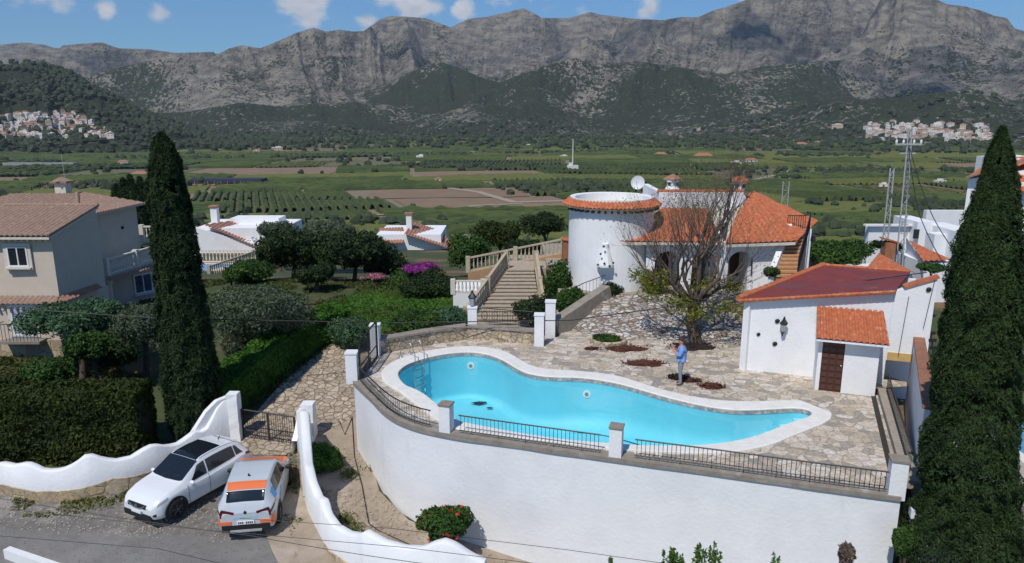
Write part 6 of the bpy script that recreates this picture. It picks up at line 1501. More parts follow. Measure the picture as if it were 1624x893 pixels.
orange_spec = dict(paint='carwhite_shaded', wb=2.6, r=.33, build=orange_build,
  x=[-2.10,-2.03,-1.92,-1.68,-1.45,-1.0,-.4,0,.25,.6,.95,1.25,1.6,1.85,2.0,2.08],
  W=[.70,.80,.85,.88,.895,.90,.90,.90,.90,.90,.90,.90,.89,.85,.76,.64],
  top=[.82,1.0,1.16,1.40,1.50,1.565,1.58,1.56,1.51,1.31,1.07,1.02,.97,.88,.77,.66],
  belt=[.76,.93,1.00,1.05,1.06,1.02,.99,.975,.97,.96,.95,.92,.88,.81,.71,.60],
  yr=[.52,.57,.58,.58,.60,.63,.64,.64,.64,.67,.72,.72,.70,.64,.56,.46],
  zb=[.36,.27,.23,.22,.22,.22,.22,.22,.22,.22,.22,.22,.22,.22,.24,.30])
car('parked_car', 'pale hatchback with orange bonnet and tail graphics, parked beside the right wavy wall', (-8.44, 21.85, gzn(-8.5, 21.8)+.05), R(99), orange_spec).scale = (.93, .98, 1.02)
def black_build(t, patch, S, Nn):
    white_build(t, patch, S, Nn)
q = G(8, 598, -1.5); car('parked_car', 'dark parked car half hidden by the bushes at the left edge', (-25.6, 29.6, gzn(-25.6, 29.6)+.02), R(160), dict(white_spec, paint='carblack'))
# ================================================================== PERSON
def person(loc):
    t = None; lx, ly, lz = loc
    me = bpy.data.meshes.new('person'); J = {}; V = []; Rr = []; E_ = []
    def jt(n, p, r, par=None): J[n] = len(V); V.append(p); Rr.append(r); 
    def add(n, p, r, par=None):
        J[n] = len(V); V.append(p); Rr.append(r)
        if par is not None: E_.append((J[par], J[n]))
    # facing -X (to the left), z up; y = left/right of the picture depth
    add('pelvis', (0,0,.95), (.15,.17)); add('waist', (.01,0,1.10), (.14,.16), 'pelvis'); add('chest', (.02,0,1.30), (.15,.19), 'waist'); add('upper', (.02,0,1.43), (.12,.17), 'chest')
    add('neck', (-.01,0,1.52), (.062,.062), 'upper'); add('head0', (-.03,0,1.60), (.085,.078), 'neck'); add('head', (-.04,0,1.68), (.105,.085), 'head0'); add('crown', (-.035,0,1.76), (.075,.065), 'head')
    for s, nm in ((1,'l'),(-1,'r')):
        add('sh'+nm, (.02,s*.19,1.42), (.075,.075), 'upper'); add('el'+nm, (-.06,s*.25,1.16), (.05,.05), 'sh'+nm)
        add('wr'+nm, (-.27,s*.12,1.36), (.034,.034), 'el'+nm); add('ha'+nm, (-.33,s*.07,1.43), (.038,.03), 'wr'+nm)
        add('hip'+nm, (0,s*.10,.88), (.115,.105), 'pelvis'); add('kn'+nm, (-.01,s*.11,.50), (.075,.075), 'hip'+nm); add('an'+nm, (.03,s*.12,.10), (.05,.05), 'kn'+nm); add('to'+nm, (-.13,s*.13,.035), (.045,.035), 'an'+nm)
    me.from_pydata(V, E_, []); o = bpy.data.objects.new('person', me); C.objects.link(o)
    sk = o.modifiers.new('skin', 'SKIN'); 
    for i, r in enumerate(Rr): me.skin_vertices[0].data[i].radius = r
    me.skin_vertices[0].data[0].use_root = True
    sb = o.modifiers.new('sub', 'SUBSURF'); sb.levels = 2; sb.render_levels = 2
    dg = bpy.context.evaluated_depsgraph_get(); em = bpy.data.meshes.new_from_object(o.evaluated_get(dg)); o.modifiers.clear(); o.data = em; em.name = 'person'
    em.materials.clear()
    for m in (M['skin'], M['trousers'], M['shoe']): em.materials.append(m)
    for p in em.polygons:
        c = p.center; p.use_smooth = True
        p.material_index = 2 if c.z < .085 else 1 if c.z < .98 and abs(c.y) < .26 and c.x > -.2 else 0
    o.location = loc; o.rotation_euler = (0, 0, R(-14)); tag(o, 'person in blue shirt and grey trousers standing by the pool, hands raised to the face', 'person')
    # shirt: the body's own surface between waist and neck/elbow, pushed outwards
    vs = {}; mb = MB()
    for p in em.polygons:
        c = p.center; ok = .93 < c.z < 1.50 and c.x > -.16 and not (abs(c.y) > .17 and c.z < 1.20 and c.x < .0)
        if ok:
            for vi in p.vertices:
                if vi not in vs: v_ = em.vertices[vi]; vs[vi] = len(mb.v); mb.v.append(tuple(v_.co+v_.normal*(.022+.02*(c.z < 1.02))))
            mb.f.append(tuple(vs[vi] for vi in p.vertices)); mb.m.append(0)
    sh_ = mesh_obj('shirt', mb, M['person_shirt'], o, smooth=True)
    hb = MB(); hb.ball((-.02,0,1.725), .105, 10, (1.0,.88,.82), .02); hr_ = mesh_obj('hair', hb, M['hair'], o, smooth=True)
    mesh_obj('face', MB().ball((-.135,0,1.665), .018, 6, (1,.8,1.3)).ball((-.10,.055,1.69), .013, 5).ball((-.10,-.055,1.69), .013, 5).ball((-.12,0,1.625), .02, 5, (.6,1.3,.4)), M['skin'], o, smooth=True)
    mesh_obj('ear', MB().ball((-.03,.088,1.665), .025, 6, (.8,.4,1.2)).ball((-.03,-.088,1.665), .025, 6, (.8,.4,1.2)), M['skin'], o)
    for s in (1, -1):
        b = Vector((-.335,s*.07,1.43)); hm_ = MB()
        for k in range(4):
            q = b+Vector((0, s*(.012-.014*k)-s*.01, .03-.012*k)); ln_ = (.07,.078,.072,.058)[k]
            hm_.tube([q, q+Vector((-.035,-s*.01,.03)), q+Vector((-.04,-s*.035,.03+ln_*.35)), q+Vector((-.02,-s*.05,.02+ln_*.4))], [.010,.009,.008,.006], 6)
        hm_.tube([b+Vector((.01,0,.02)), b+Vector((.02,-s*.02,.055)), b+Vector((.01,-s*.035,.075))], [.012,.010,.008], 6)
        mesh_obj('fingers', hm_, M['skin'], o, smooth=True)
    return o
pp = G(1078, 610, 0); person((pp.x, pp.y, .0))
tag(mesh_obj('mobile_phone', MB().box((0,0,0), (.012,.15,.08)), M['black'], origin=None), 'small black phone held up by the person in the blue shirt', 'phone').location = (pp.x-.40, pp.y+.06, 1.50)
# ================================================================== GARDEN DETAIL
def heap(px, py, rx, ry, m, label, z=0, h=.10):
    c = G(px, py, z); mb = MB(); n = 26
    rings = [[(c.x+rx*s*(1+.30*(float(vnoise(np.array([k*.9+px]), np.array([s*2+py]), 5)[0])-.5)*2)*math.cos(2*math.pi*k/n), c.y+ry*s*(1+.30*(float(vnoise(np.array([k*.8+py]), np.array([s*2+px]), 6)[0])-.5)*2)*math.sin(2*math.pi*k/n), z+.006+h*(1-s*s)*(.6+.7*RNG.random())*(s < .99)) for s in (.02,.25,.5,.75,1.0)] for k in range(n)]
    mb.grid(rings+[rings[0]]); t = thing('leaf_heap', label, 'leaf litter', c); part('pile', mb, m, t)
    P = RNG.normal(size=(500, 2))*np.array([rx, ry])*.52; leaves('loose_leaves', np.stack([c.x+P[:,0], c.y+P[:,1], z+.02+.06*RNG.random(500)], 1), np.tile([0,0,1.], (500,1)), .06, M['debrisleaf'] if m is M['debris'] else M['darkleaf'], t)
M['debrisleaf'] = leafmat('litter_leaf', (.14,.04,.025), (.08,.028,.02), 8); M['darkleaf'] = leafmat('dark_litter_leaf', (.03,.015,.012), (.015,.01,.008), 8)
heap(990, 553, .85, .42, M['debris'], 'large red-brown leaf heap right of the round planter'); heap(1022, 577, .75, .36, M['debris'], 'red-brown leaf heap left of the person, nearer the pool')
heap(1129, 613, .42, .26, M['debris'], 'small red-brown leaf heap right of the person'); heap(1094, 604, .38, .2, M['debris'], 'thin scatter of red-brown leaves beside the feet of the person')
heap(1073, 599, .32, .26, M['darkdebris'], 'small black mound directly behind the legs of the person'); heap(938, 554, .25, .12, M['debris'], 'tiny red-brown leaf heap left of the round planter')  # the black one is a plain dark mound by the feet
heap(1100, 549, .95, .55, M['darkdebris'], 'dark mound round the trunk of the bare tree'); heap(1060, 521, 1.1, .35, M['debris'], 'red-brown litter along the foot of the rock slope', h=.14); heap(1140, 524, 1.2, .35, M['debris'], 'red-brown litter behind the bare tree near the garden building', h=.14)  # the first is a plain dark mound at the tree base
pc = G(965, 543, 0); t = thing('planter_ring', 'low round stone planter with grass on the pool deck', 'planter', pc); P = []
for k in range(33):
    a = 2*math.pi*k/32; P.append([(pc.x+r_*math.cos(a), pc.y+r_*.9*math.sin(a), z) for r_, z in ((.82,0),(.80,.17),(.64,.18),(.62,.05))])
part('stone_ring', MB().grid([r[::-1] for r in P]), M['rubble'], t); part('soil', MB().lathe([(.64,.02),(.64,.10)], (pc.x, pc.y, 0), 24), M['debris'], t)
q = RNG.random((900, 2)); a = q[:,0]*2*np.pi; rr_ = .58*np.sqrt(q[:,1]); leaves('grass', np.stack([pc.x-.12+rr_*np.cos(a), pc.y+rr_*.9*np.sin(a), .12+.12*RNG.random(900)], 1), None, .07, M['broad'], t, elong=3)
# stone stair with balustrades behind the pool
stc = thing('stone_stair', 'wide stone garden stair climbing to the villa behind the low wall', 'stair', (-.4, 35, -.62)); nS = 15
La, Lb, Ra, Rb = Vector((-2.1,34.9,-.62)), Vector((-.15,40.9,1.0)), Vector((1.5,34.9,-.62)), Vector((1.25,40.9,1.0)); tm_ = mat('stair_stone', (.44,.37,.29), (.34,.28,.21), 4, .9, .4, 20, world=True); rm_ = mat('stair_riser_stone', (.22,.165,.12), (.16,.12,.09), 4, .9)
for k in range(nS):
    f0, f1 = k/nS, (k+1)/nS; a, b, a2, b2 = La.lerp(Lb, f0), Ra.lerp(Rb, f0), La.lerp(Lb, f1), Ra.lerp(Rb, f1)
    part('tread', MB().prism([(a.x,a.y-.04),(b.x,b.y-.04),(b2.x,b2.y),(a2.x,a2.y)], a2.z-.05, a2.z), tm_, stc); part('riser', MB().prism([(a.x,a.y),(b.x,b.y),(b2.x,b2.y),(a2.x,a2.y)], -2, a2.z-.052), rm_, stc)
part('landing', MB().prism([(-.15,40.9),(2.6,40.9),(2.6,45),(-.15,45)], -3, 1.0), tm_, stc)
balustrade([(-2.3,34.7,-.62),(-1.3,37.8,.2),(-.35,40.9,1.0)], 'cream balustrade rising along the left side of the stone stair', 26, m=M['stonetrim'], grp='cream stair balustrades', h=.9)
balustrade([(1.65,34.8,-.62),(1.5,37.8,.2),(1.4,40.9,1.0)], 'cream balustrade along the right side of the stone stair', 22, m=M['stonetrim'], grp='cream stair balustrades', h=.9)
t = thing('stair_wall', 'honey coloured upper stair wall beside the round tower', 'wall', (1.4, 41.4, 1)); a, b = D(742, 432, 43), D(893, 402, 43)
part('wall', MB().add([(a.x,43,-1),(b.x,43,-1),(b.x,43,b.z),(a.x,43,a.z),(a.x,43.3,-1),(b.x,43.3,-1),(b.x,43.3,b.z),(a.x,43.3,a.z)], [(0,1,2,3),(7,6,5,4),(3,2,6,7),(0,3,7,4),(1,5,6,2)]), mat('ochre_stone', (.42,.25,.13), (.34,.22,.13), 2, .9, .5, 12, world=True), t)
balustrade([(a.x,43.15,a.z),((a.x+b.x)/2,43.15,(a.z+b.z)/2),(b.x,43.15,b.z)], 'cream balustrade rising on the upper stair wall beside the tower', 24, m=M['stonetrim'], h=.85)
a, b = D(719, 497, 39), D(766, 466, 39); t = thing('side_terrace', 'small white walled terrace left of the stone stair', 'terrace', (a.x, 39, a.z)); part('wall', MB().prism([(a.x,39),(b.x,39),(b.x,42),(a.x,42)], a.z-1, b.z), M['white'], t)
balustrade([(a.x,39.1,b.z),(b.x,39.1,b.z)], 'short cream balustrade on the small white terrace', 8, h=.7)
t = thing('clay_canopy', 'small terracotta arched canopy against the left side of the round tower', 'canopy', D(905, 415, 37.5)); a, b = D(893, 380, 37.5), D(917, 420, 37.5)
part('hood', MB().prism([(a.x,37.4),(b.x-.1,37.4),(b.x-.1,38.4),(a.x,38.4)], b.z, lambda x, y: a.z), mat('brown_cob', (.33,.14,.06), (.25,.11,.05), 4), t); part('tiles', MB().tube([(a.x-.1,37.4,a.z+.05),(b.x,37.4,a.z-.15),(b.x+.02,37.4,b.z)], .08, 7), M['tile'], t)
# lamp pillar on the stone wall and iron fence
lq = Vector((-1.75, 30.95, 0)); t = pier(lq.x, lq.y, 'white pillar carrying a black lantern behind the stone wall', 1.35, .40, 0, 0, 'tall white garden posts', M['whiter'])
lantern((lq.x, lq.y, 1.78), 'black lantern on top of the white pillar behind the stone wall', 1.4)
f_ = railing([(-1.4,30.8,.62),(-.3,30.5,.62),(.9,30.15,.62)], 'black iron fence with scrolls on the stone wall between lamp pillar and post', 20, h=.75, grp=None)
for k in range(5):
    q = Vector((-1.2+.45*k, 30.75-.13*k, 1.05)); part('scroll', MB().tube([q+Vector((.13*math.cos(x_), 0, .2*math.sin(x_))) for x_ in np.linspace(0, 6.2, 10)], .012, 4), M['iron'], f_)
# ramp, its kerb and rail
t = thing('ramp_wall', 'sloping stone kerb wall of the ramp in front of the round tower', 'wall', (2.8, 32.5, 0)); part('wall', MB().seg((1.9,31.5,.15),(4.6,33.9,1.25), .5, .9), M['conc'], t)
railing([(2.6,33.4,.7),(3.4,33.9,1.0),(4.5,34.15,1.35)], 'short black handrail on the ramp in front of the round tower', 12, h=.75, grp=None)
# ---- trees and plants
cypress('cypress_tree', 'tall dark cypress standing between the left house and the driveway gate', (-12.38, 26.4, -2.75), 11.75, .95, 95000, .075, M['cyp'], seed=3, lean=-.15, prof=([0,.01,.03,.07,.16,.30,.45,.62,.8,.93,1],[.04,.18,.34,.50,.64,.77,.85,.94,1.03,1.0,.8]), bumpy=1.0)
cypress('cypress_tree', 'huge dark cypress on the right, rising past the passage and neighbour houses', (11.72, 16.5, -6), 15.4, 1.20, 300000, .042, M['cyp2'], seed=9, lean=-.80, prof=([0,.02,.045,.09,.18,.25,.435,.57,.71,1],[.03,.12,.22,.34,.57,.68,.76,.95,1.08,1.15]), bumpy=1.0)
for k, (px, yb, yt, Y) in enumerate([(192,352,293,78),(205,356,284,74),(216,356,279,74),(231,356,282,72),(241,358,290,72),(222,356,295,70)]):
    a, b = D(px, yb+12, Y), D(px, yt, Y); cypress('cypress_tree', 'dark cypress grouped behind the left house, ' + ('leftmost and shortest','second from the left','tallest with pointed tip','fourth from the left','rightmost one','low front one')[k], (a.x, a.y, a.z), b.z-a.z, .75 if k else .85, 3500, .22, M['cyp'], 'group of dark cypresses behind the left house', seed=20+k, belly=.3)
def at(px, py, Y, dz=0): p = D(px, py, Y); return p
def bush(label, px, py, Y, wpx, hpx, m, n=5000, size=.07, k=6, name='bush', cat='bush', group=None, depth=.5, gap=.42, gs=1.3, flowers=None, tr=.05, base=None, ry=None, elong=1.6):
    """crown centred at the pixel, at distance Y, wpx x hpx photo pixels large; stands on the ground under it"""
    c = D(px, py, Y); s = Y/cp/1150*1.02; rx, rz_ = wpx/2*s, hpx/2*s; b = base if base is not None else gzn(c.x, c.y); b = min(b, c.z-rz_*.4)
    return tree(name, label, cat, (c.x, c.y, b), lobeset(rx, ry or rx*.9, rz_, c.z-b, k, .52, seed=int(px)), n, size, m, trunk_r=tr, trunk_top=max(.2, c.z-b), group=group, depth=depth, gap=gap, gs=gs, flowers=flowers, barkm=M['bark'], elong=elong)
T_ = 'olive_tree'
bush('flat topped grey-green olive tree against the left house wall', 118, 503, 30.6, 150, 66, M['oliveb'], 15000, .09, 9, T_, 'olive tree', gap=.36, tr=.13)
bush('olive tree with a dark trunk left of the tall cypress', 222, 515, 30.8, 110, 95, M['olive'], 14000, .08, 8, T_, 'olive tree', gap=.40, tr=.13)
bush('large silvery olive tree right of the tall cypress', 415, 492, 33.0, 165, 105, M['olive'], 22000, .085, 10, T_, 'olive tree', gap=.40, tr=.19)
bush('small grey sapling beside the trunk of the silvery olive tree', 368, 552, 31.2, 38, 44, M['olive'], 1800, .07, 4)
bush('bright green orange tree in front of the olive trees at left', 142, 548, 29.0, 80, 75, M['broad'], 8000, .09, 7, 'citrus_tree', 'citrus tree', tr=.1)
bush('yellow-green shrub at the left edge above the tall hedge', 70, 590, 26.6, 85, 62, M['broad'], 8000, .08, 6)
bush('dark shrub between the orange tree and the olive trees', 190, 560, 29.6, 60, 60, M['dark'], 5000, .09, 5)
bush('small shrub beside the dark car at the left edge', 12, 612, 26.5, 60, 50, M['hedge'], 4000, .08, 5)
z0g = lambda x, y: gzn(x, y)
hedge('cypress_hedge', 'tall clipped cypress hedge behind the left wavy wall', [(-27,26.2),(-22,25.3),(-17,25.05),(-13.7,25.25)], 1.5, z0g, 2.75, 52000, .10, M['hedge'])
hedge('hedge', 'long low green hedge along the left side of the stone driveway', [(-12.3,27.3),(-11.75,29.2),(-11.0,31.4),(-10.0,33.3),(-8.6,35.2)], 1.5, z0g, 1.45, 36000, .085, M['hedgel'])
strip('lawn', [(-13,34.5),(-11.5,38),(-9,43)], [(-9.6,34.5),(-5,35.5),(-2.5,42)], mat('lawn_grass', (.06,.15,.018), (.045,.115,.015), 1.2, .95, .6, 16, world=True), .04, 16, 10)
dk = [('dark round tree in the middle of the garden beyond the lawn', 560, 398, 47, 125, 85, 'dark', 16000), ('dark tree behind the olive tree, left of the round garden tree', 462, 392, 50, 110, 90, 'dark', 12000), ('green tree at the garden edge beside the neighbour pool', 392, 430, 46, 80, 44, 'broad', 7000),
      ('dark bushy tree between the lawn and the stone stair', 682, 455, 42, 95, 60, 'dark', 10000), ('green shrub mass left of the small white terrace', 655, 445, 45, 90, 60, 'broad', 8000), ('dark tree in front of the pink roofed villa', 520, 372, 60, 90, 50, 'olive', 8000),
      ('broad tree under the pink roofed villa', 610, 420, 50, 70, 55, 'dark', 7000), ('yellow-green tree beyond the upper stair', 790, 372, 62, 80, 56, 'hedge', 7000), ('dark tree beyond the stair, left of the round tower', 862, 355, 66, 70, 48, 'dark', 6000),
      ('dark green tree behind the small white terrace', 745, 400, 54, 66, 70, 'broad', 8000), ('low green tree beside the round tower', 828, 395, 50, 62, 44, 'dark', 5000), ('grey tree above the hedge in the garden', 440, 365, 62, 60, 40, 'olive', 5000), ('dark bush at the edge of the lawn under the olive tree', 500, 435, 43, 60, 44, 'dark', 6000)]
for lb, px, py, Y, w_, h_, mm_, n_ in dk: bush(lb, px, py, Y, w_, h_, M[mm_], n_, .14 if Y > 45 else .11, 8, 'garden_tree', 'tree', tr=.14, gap=.33)
bush('mound of purple flowers at the edge of the lawn', 668, 424, 44, 62, 12, M['magenta'], 2500, .10, 5, 'flower_bed', 'flower bed', gap=.3, tr=.03, base=-.6)
bush('low pink flowers by the lawn path', 590, 438, 45, 50, 10, M['pinkfl'], 1500, .09, 4, 'flower_bed', 'flower bed', gap=.35, tr=.03, base=-.8)
bush('oleander bush at the top of the stone driveway', 560, 528, 33.5, 80, 70, M['oliveb'], 9000, .08, 7, tr=.06)
bush('dark shrubs directly behind the low stone wall', 660, 512, 32.5, 95, 48, M['broad'], 9000, .08, 7)
bush('leafy shrub behind the stone wall, near the lamp pillar', 715, 503, 34, 60, 40, M['oliveb'], 5000, .08, 5)
bush('tall climbing vine beside the round tower', 884, 452, 35.6, 42, 110, M['broad'], 9000, .09, 7, 'vine', 'climbing plant', ry=.6)
bush('dark green shrub under the climbing vine', 862, 492, 34.2, 95, 62, M['dark'], 9000, .09, 7, base=-.7)
bush('green shrub with glossy leaves left of the ramp', 905, 478, 33.4, 50, 60, M['broad'], 6000, .08, 6, base=0)
bush('magenta flowering shrub between the two white posts', 868, 522, 31.8, 24, 36, M['magenta'], 2200, .07, 4)
bush('small round bush at the top of the ramp by the tower', 968, 458, 34.3, 36, 34, M['dark'], 4500, .06, 5, base=VZ)
bush('ochre shrub in front of the villa arches', 1045, 445, 34.4, 60, 55, M['yellowleaf'], 3000, .08, 6, base=VZ, gap=.5)
bush('green tree behind the garden building, right of the stair', 1326, 402, 41, 108, 52, M['broad'], 11000, .11, 8, 'garden_tree', 'tree', base=1)
bush('small leafy plant by the foot of the outside stair', 1222, 432, 33.3, 26, 26, M['broad'], 1500, .07, 4, base=VZ)
# bush beside the right gate pillar and the hibiscus
bush('dense green bush beside the right gate pillar', 512, 728, 24.2, 72, 62, M['bright'], 11000, .07, 7)
bush('hibiscus bush with red flowers at the foot of the terrace wall', 706, 828, 19.9, 92, 78, M['broad'], 10000, .075, 8, 'hibiscus', 'flowering bush', flowers=(M['flower'], 22, .095), gap=.42, elong=1.4)
def sprig(px, py, hp, wp_, ns, label):
    b = D(px, py+20, 15.2); t = thing('shoot', label, 'young shoots', b, 0, 'young shoots at the bottom edge'); mb = MB(); P = []
    for k in range(ns):
        s_ = 15.6/1150; top = Vector((b.x+random.uniform(-.5,.5)*wp_*s_, b.y+random.uniform(-.2,.2), b.z+(20+hp*random.uniform(.6,1))*s_)); base_ = Vector((b.x+random.uniform(-.05,.05), b.y, b.z-1.2)); mb.tube([base_, base_.lerp(top, .6), top], [.012,.008,.004], 4)
        for i in range(70): f = random.random()**.7; q = base_.lerp(top, .45+.55*f); r_ = .09*(1.1-f); P.append((q.x+random.gauss(0, r_), q.y+random.gauss(0, r_), q.z+random.gauss(0, .03)))
    part('stem', mb, M['bark'], t); leaves('foliage', P, None, .06, M['bright'], t, elong=1.7)
for px, py, hp, wp_, ns, lb in [(965,893,22,6,2,'thin leftmost sprig'),(1057,893,38,26,8,'big left tuft of bright shoots'),(1080,893,22,16,5,'low tuft between the two big ones'),(1108,893,44,16,6,'tall pointed tuft'),(1132,893,42,22,6,'tuft leaning right beside the tall pointed one'),(1230,893,18,8,3,'small rightmost sprig')]:
    sprig(px, py, hp, wp_, ns, lb+' at the bottom edge below the terrace wall')
t = thing('palm_stump', 'weathered grey stump top at the bottom right in front of the terrace wall', 'stump', D(1344, 900, 15.6)); c = D(1344, 868, 15.6); part('stump', MB().lathe([(.17, -1.2), (.15, -.3), (.17, -.12), (.14, 0)], c, 9), M['bark2'], t); P = unit(260)*np.array([.17,.17,.25])+np.array([c.x,c.y,c.z-.18]); leaves('fibre', P, None, .09, leafmat('palm_fibre', (.17,.13,.10), (.10,.08,.06), 4), t)
for k, (px, py) in enumerate([(548,832),(500,800),(598,757),(555,770),(560,845)]):
    c = G(px, py, -3.3); q = RNG.normal(size=(160, 2))*.16; o = leaves('weed', np.stack([q[:,0], q[:,1], .05+.15*RNG.random(160)], 1), None, .06, M['dry'], None, elong=3); o.location = (c.x, c.y, gzn(c.x, c.y)+.03); tag(o, 'dry weed tuft on the sandy strip, ' + ('by the wavy wall','beside the road foot of the wavy wall','by the terrace wall','in the middle of the sand','near the step in the wavy wall')[k], 'weed')
P = []
for a_, b_ in zip(W1[:-1], W1[1:]):
    for _ in range(260): f = random.random(); P.append((a_[0]+(b_[0]-a_[0])*f+random.uniform(-.05,.3), a_[1]+(b_[1]-a_[1])*f-random.random()**2*.8-.1))
for a_, b_ in zip(W2[:-1], W2[1:]):
    for _ in range(160): f = random.random(); P.append((a_[0]+(b_[0]-a_[0])*f-random.random()**2*.7-.15, a_[1]+(b_[1]-a_[1])*f-.1))
P = np.array([(x, y, gzn(x, y)+.05+.06*random.random()) for x, y in P if float(vnoise(np.array([x*1.1]), np.array([y*1.1]), 2)[0]) > .48])
tag(leaves('roadside_weeds', P, None, .07, M['dry'], None, elong=2.4), 'dry weeds and grass along the foot of the wavy walls', 'weeds', kind='stuff')
def pebbles(name, label, pts, m):
    vs = []; fs = []
    for x, y, z, r in pts:
        b = len(vs); a = random.random()*6.28
        for dz, k_ in ((0, 1), (.55, .7)):
            for k in range(5): q = a+k*1.2566; vs.append((x+r*k_*math.cos(q)*random.uniform(.7,1.2), y+r*k_*math.sin(q)*random.uniform(.7,1.2), z+r*dz-.2*r))
        fs += [(b+k, b+(k+1) % 5, b+5+(k+1) % 5, b+5+k) for k in range(5)]+[(b+5, b+6, b+7, b+8, b+9)]
    mb = MB(); mb.v = vs; mb.f = fs; mb.m = [0]*len(fs); tag(mesh_obj(name, mb, m), label, 'stones', kind='stuff')
pb = []
SP = [(-7.7,26.2),(-7.2,23.0),(-5.9,20.5),(-4.0,18.4),(-.7,17.2),(2.9,18.9),(-2.2,20.8),(-3.4,21.4),(-4.6,22.8),(-5.9,25.4)]
while len(pb) < 2200:
    x, y = random.uniform(-8, 3), random.uniform(17, 26.5)
    if in_poly(np.array([x]), np.array([y]), SP)[0] and float(vnoise(np.array([x*.9]), np.array([y*.9]), 6)[0]) > random.uniform(.2, .75): pb.append((x, y, gzn(x, y)+.05, random.choice((.02,.025,.035,.05,.09))))
pebbles('stones', 'loose stones and clods scattered over the sandy strip', pb, mat('loose_stone', (.42,.35,.27), (.26,.20,.14), 3, .95, world=True))
pb = []
while len(pb) < 1500:
    x, y = random.uniform(-17.5, -6.6), random.uniform(19.8, 25)
    if in_poly(np.array([x]), np.array([y]), [(-17.4,22.3),(-14,22.3),(-12.6,23.4),(-11,25.6),(-8,25.5),(-7.4,22.9),(-6.7,21.2),(-9,19.9),(-17.4,20.6)])[0] and float(vnoise(np.array([x*.7]), np.array([y*.7]), 16)[0]) > random.uniform(.3, .8): pb.append((x, y, gzn(x, y)+.045, random.choice((.015,.02,.03,.04))))
pebbles('gravel', 'loose gravel on the broken tarmac round the two cars', pb, mat('gravel_stone', (.40,.37,.33), (.28,.25,.22), 3, .95, world=True))
P = RNG.uniform([-13, 34.4], [-2.5, 43], size=(26000, 2)); P = P[in_poly(P[:,0], P[:,1], [(-13,34.5),(-9.6,34.5),(-5,35.5),(-2.5,42),(-9,43),(-11.5,38)])]
tag(leaves('lawn_grass', np.stack([P[:,0], P[:,1], gz(P[:,0], P[:,1])+.05], 1), np.tile([0,0,.8], (len(P),1)), .10, leafmat('lawn_blade', (.055,.14,.016), (.085,.18,.025), .6), None, elong=2.4), 'bright green lawn grass beyond the hedge', 'grass', kind='stuff')
# lawn and garden grass tufts so the near ground is not flat
P = RNG.uniform([-26, 26], [-6, 48], size=(60000, 2)); ok = (fbm(P[:,0]*.6, P[:,1]*.6, 3, 77) > .46) & ~in_poly(P[:,0], P[:,1], [(-12.2,25),(-8.5,34),(-5,34),(-5,25)]); P = P[ok]
tag(leaves('garden_grass', np.stack([P[:,0], P[:,1], gz(P[:,0], P[:,1])+.05], 1), np.tile([0,0,.6], (len(P),1)), .11, leafmat('grass_blade', (.055,.085,.018), (.09,.10,.03), .5), None, elong=2.5), 'rough grass covering the garden at left', 'grass', kind='stuff')
# ---- the bare tree
bt0 = G(1103, 545, 0); bt = thing('bare_tree', 'large nearly bare tree with a dark twisted trunk beside the person', 'bare tree', bt0)
tk = MB(); tw2 = MB(); tips = []; rt = random.Random(21)
def grow(p, d, ln, r, dep, mbx):
    n = 3; pts = [p]; rs = [r]; dd = d.copy()
    for i in range(n):
        dd = (dd+Vector((rt.uniform(-.22,.22), rt.uniform(-.22,.22), rt.uniform(-.08,.20)))).normalized(); p = p+dd*ln/n; pts.append(p); rs.append(r*(1-.38*(i+1)/n))
    mbx.tube(pts, rs, 7 if dep < 2 else 4 if dep < 4 else 3, False)
    if dep >= 7: tips.append(p); return
    k = 3 if dep in (1, 2, 4) else 2
    for j in range(k+(rt.random() < .35)):
        ax_ = Vector((rt.uniform(-1,1), rt.uniform(-1,1), rt.uniform(-.2,.75))); nd = (dd*.9+ax_.normalized()*rt.uniform(.45,.85)+Vector((0,0,.05))).normalized()
        if nd.z < -.1: nd.z = abs(nd.z)*.3; nd.normalize()
        grow(pts[rt.randint(2, 3)], nd, ln*rt.uniform(.66,.86), rs[-1]*rt.uniform(.62,.82), dep+1, tw2)
q0 = bt0; q1 = q0+Vector((-.25,0,1.0)); q2 = q0+Vector((-.15,.1,2.0))
tk.tube([q0-Vector((0,0,.3)), q0+Vector((0,0,.1)), q1, q2], [.38,.28,.25,.24], 10)
for dv, ln_, r_ in ((Vector((.1,-.2,1)), 1.85, .13), (Vector((-.45,.3,.9)), 1.75, .12), (Vector((.5,-.2,.95)), 1.75, .12), (Vector((.12,.1,1)), 2.1, .17), (Vector((-.75,.0,.75)), 1.75, .12), (Vector((.75,.1,.75)), 1.9, .11), (Vector((-.25,-.3,.9)), 1.7, .10), (Vector((.4,.5,.8)), 1.7, .10), (Vector((-1,.1,.35)), 1.7, .10), (Vector((.9,-.2,.45)), 1.6, .09)):
    grow(q2-Vector((0,0,rt.uniform(0,.6))), dv.normalized(), ln_, r_, 1, tk)
part('trunk', tk, M['bark'], bt, smooth=True); part('branches', tw2, M['bark2'], bt, smooth=True)
lob = [(bt0.x+a, bt0.y+b, c, d, e, f_) for a, b, c, d, e, f_ in [(-.9,-.4,1.9,.9,.7,.5),(.9,-.6,1.75,1.1,.7,.45),(2.1,-.5,1.6,.8,.6,.4),(-.2,-.6,1.5,.7,.6,.5),(-1.9,-.2,2.3,.8,.6,.5),(3.0,-1.0,1.9,.7,.5,.35),(.2,.2,2.6,1.0,.8,.5),(1.5,.3,2.5,.8,.7,.5),(-2.6,0,3.1,.5,.5,.4)]]
P, Q = clump_pts(lob, 4600, .95, .55, 2.4, 5); leaves('foliage', P, Q, .075, M['yellowleaf'], bt, elong=1.7)
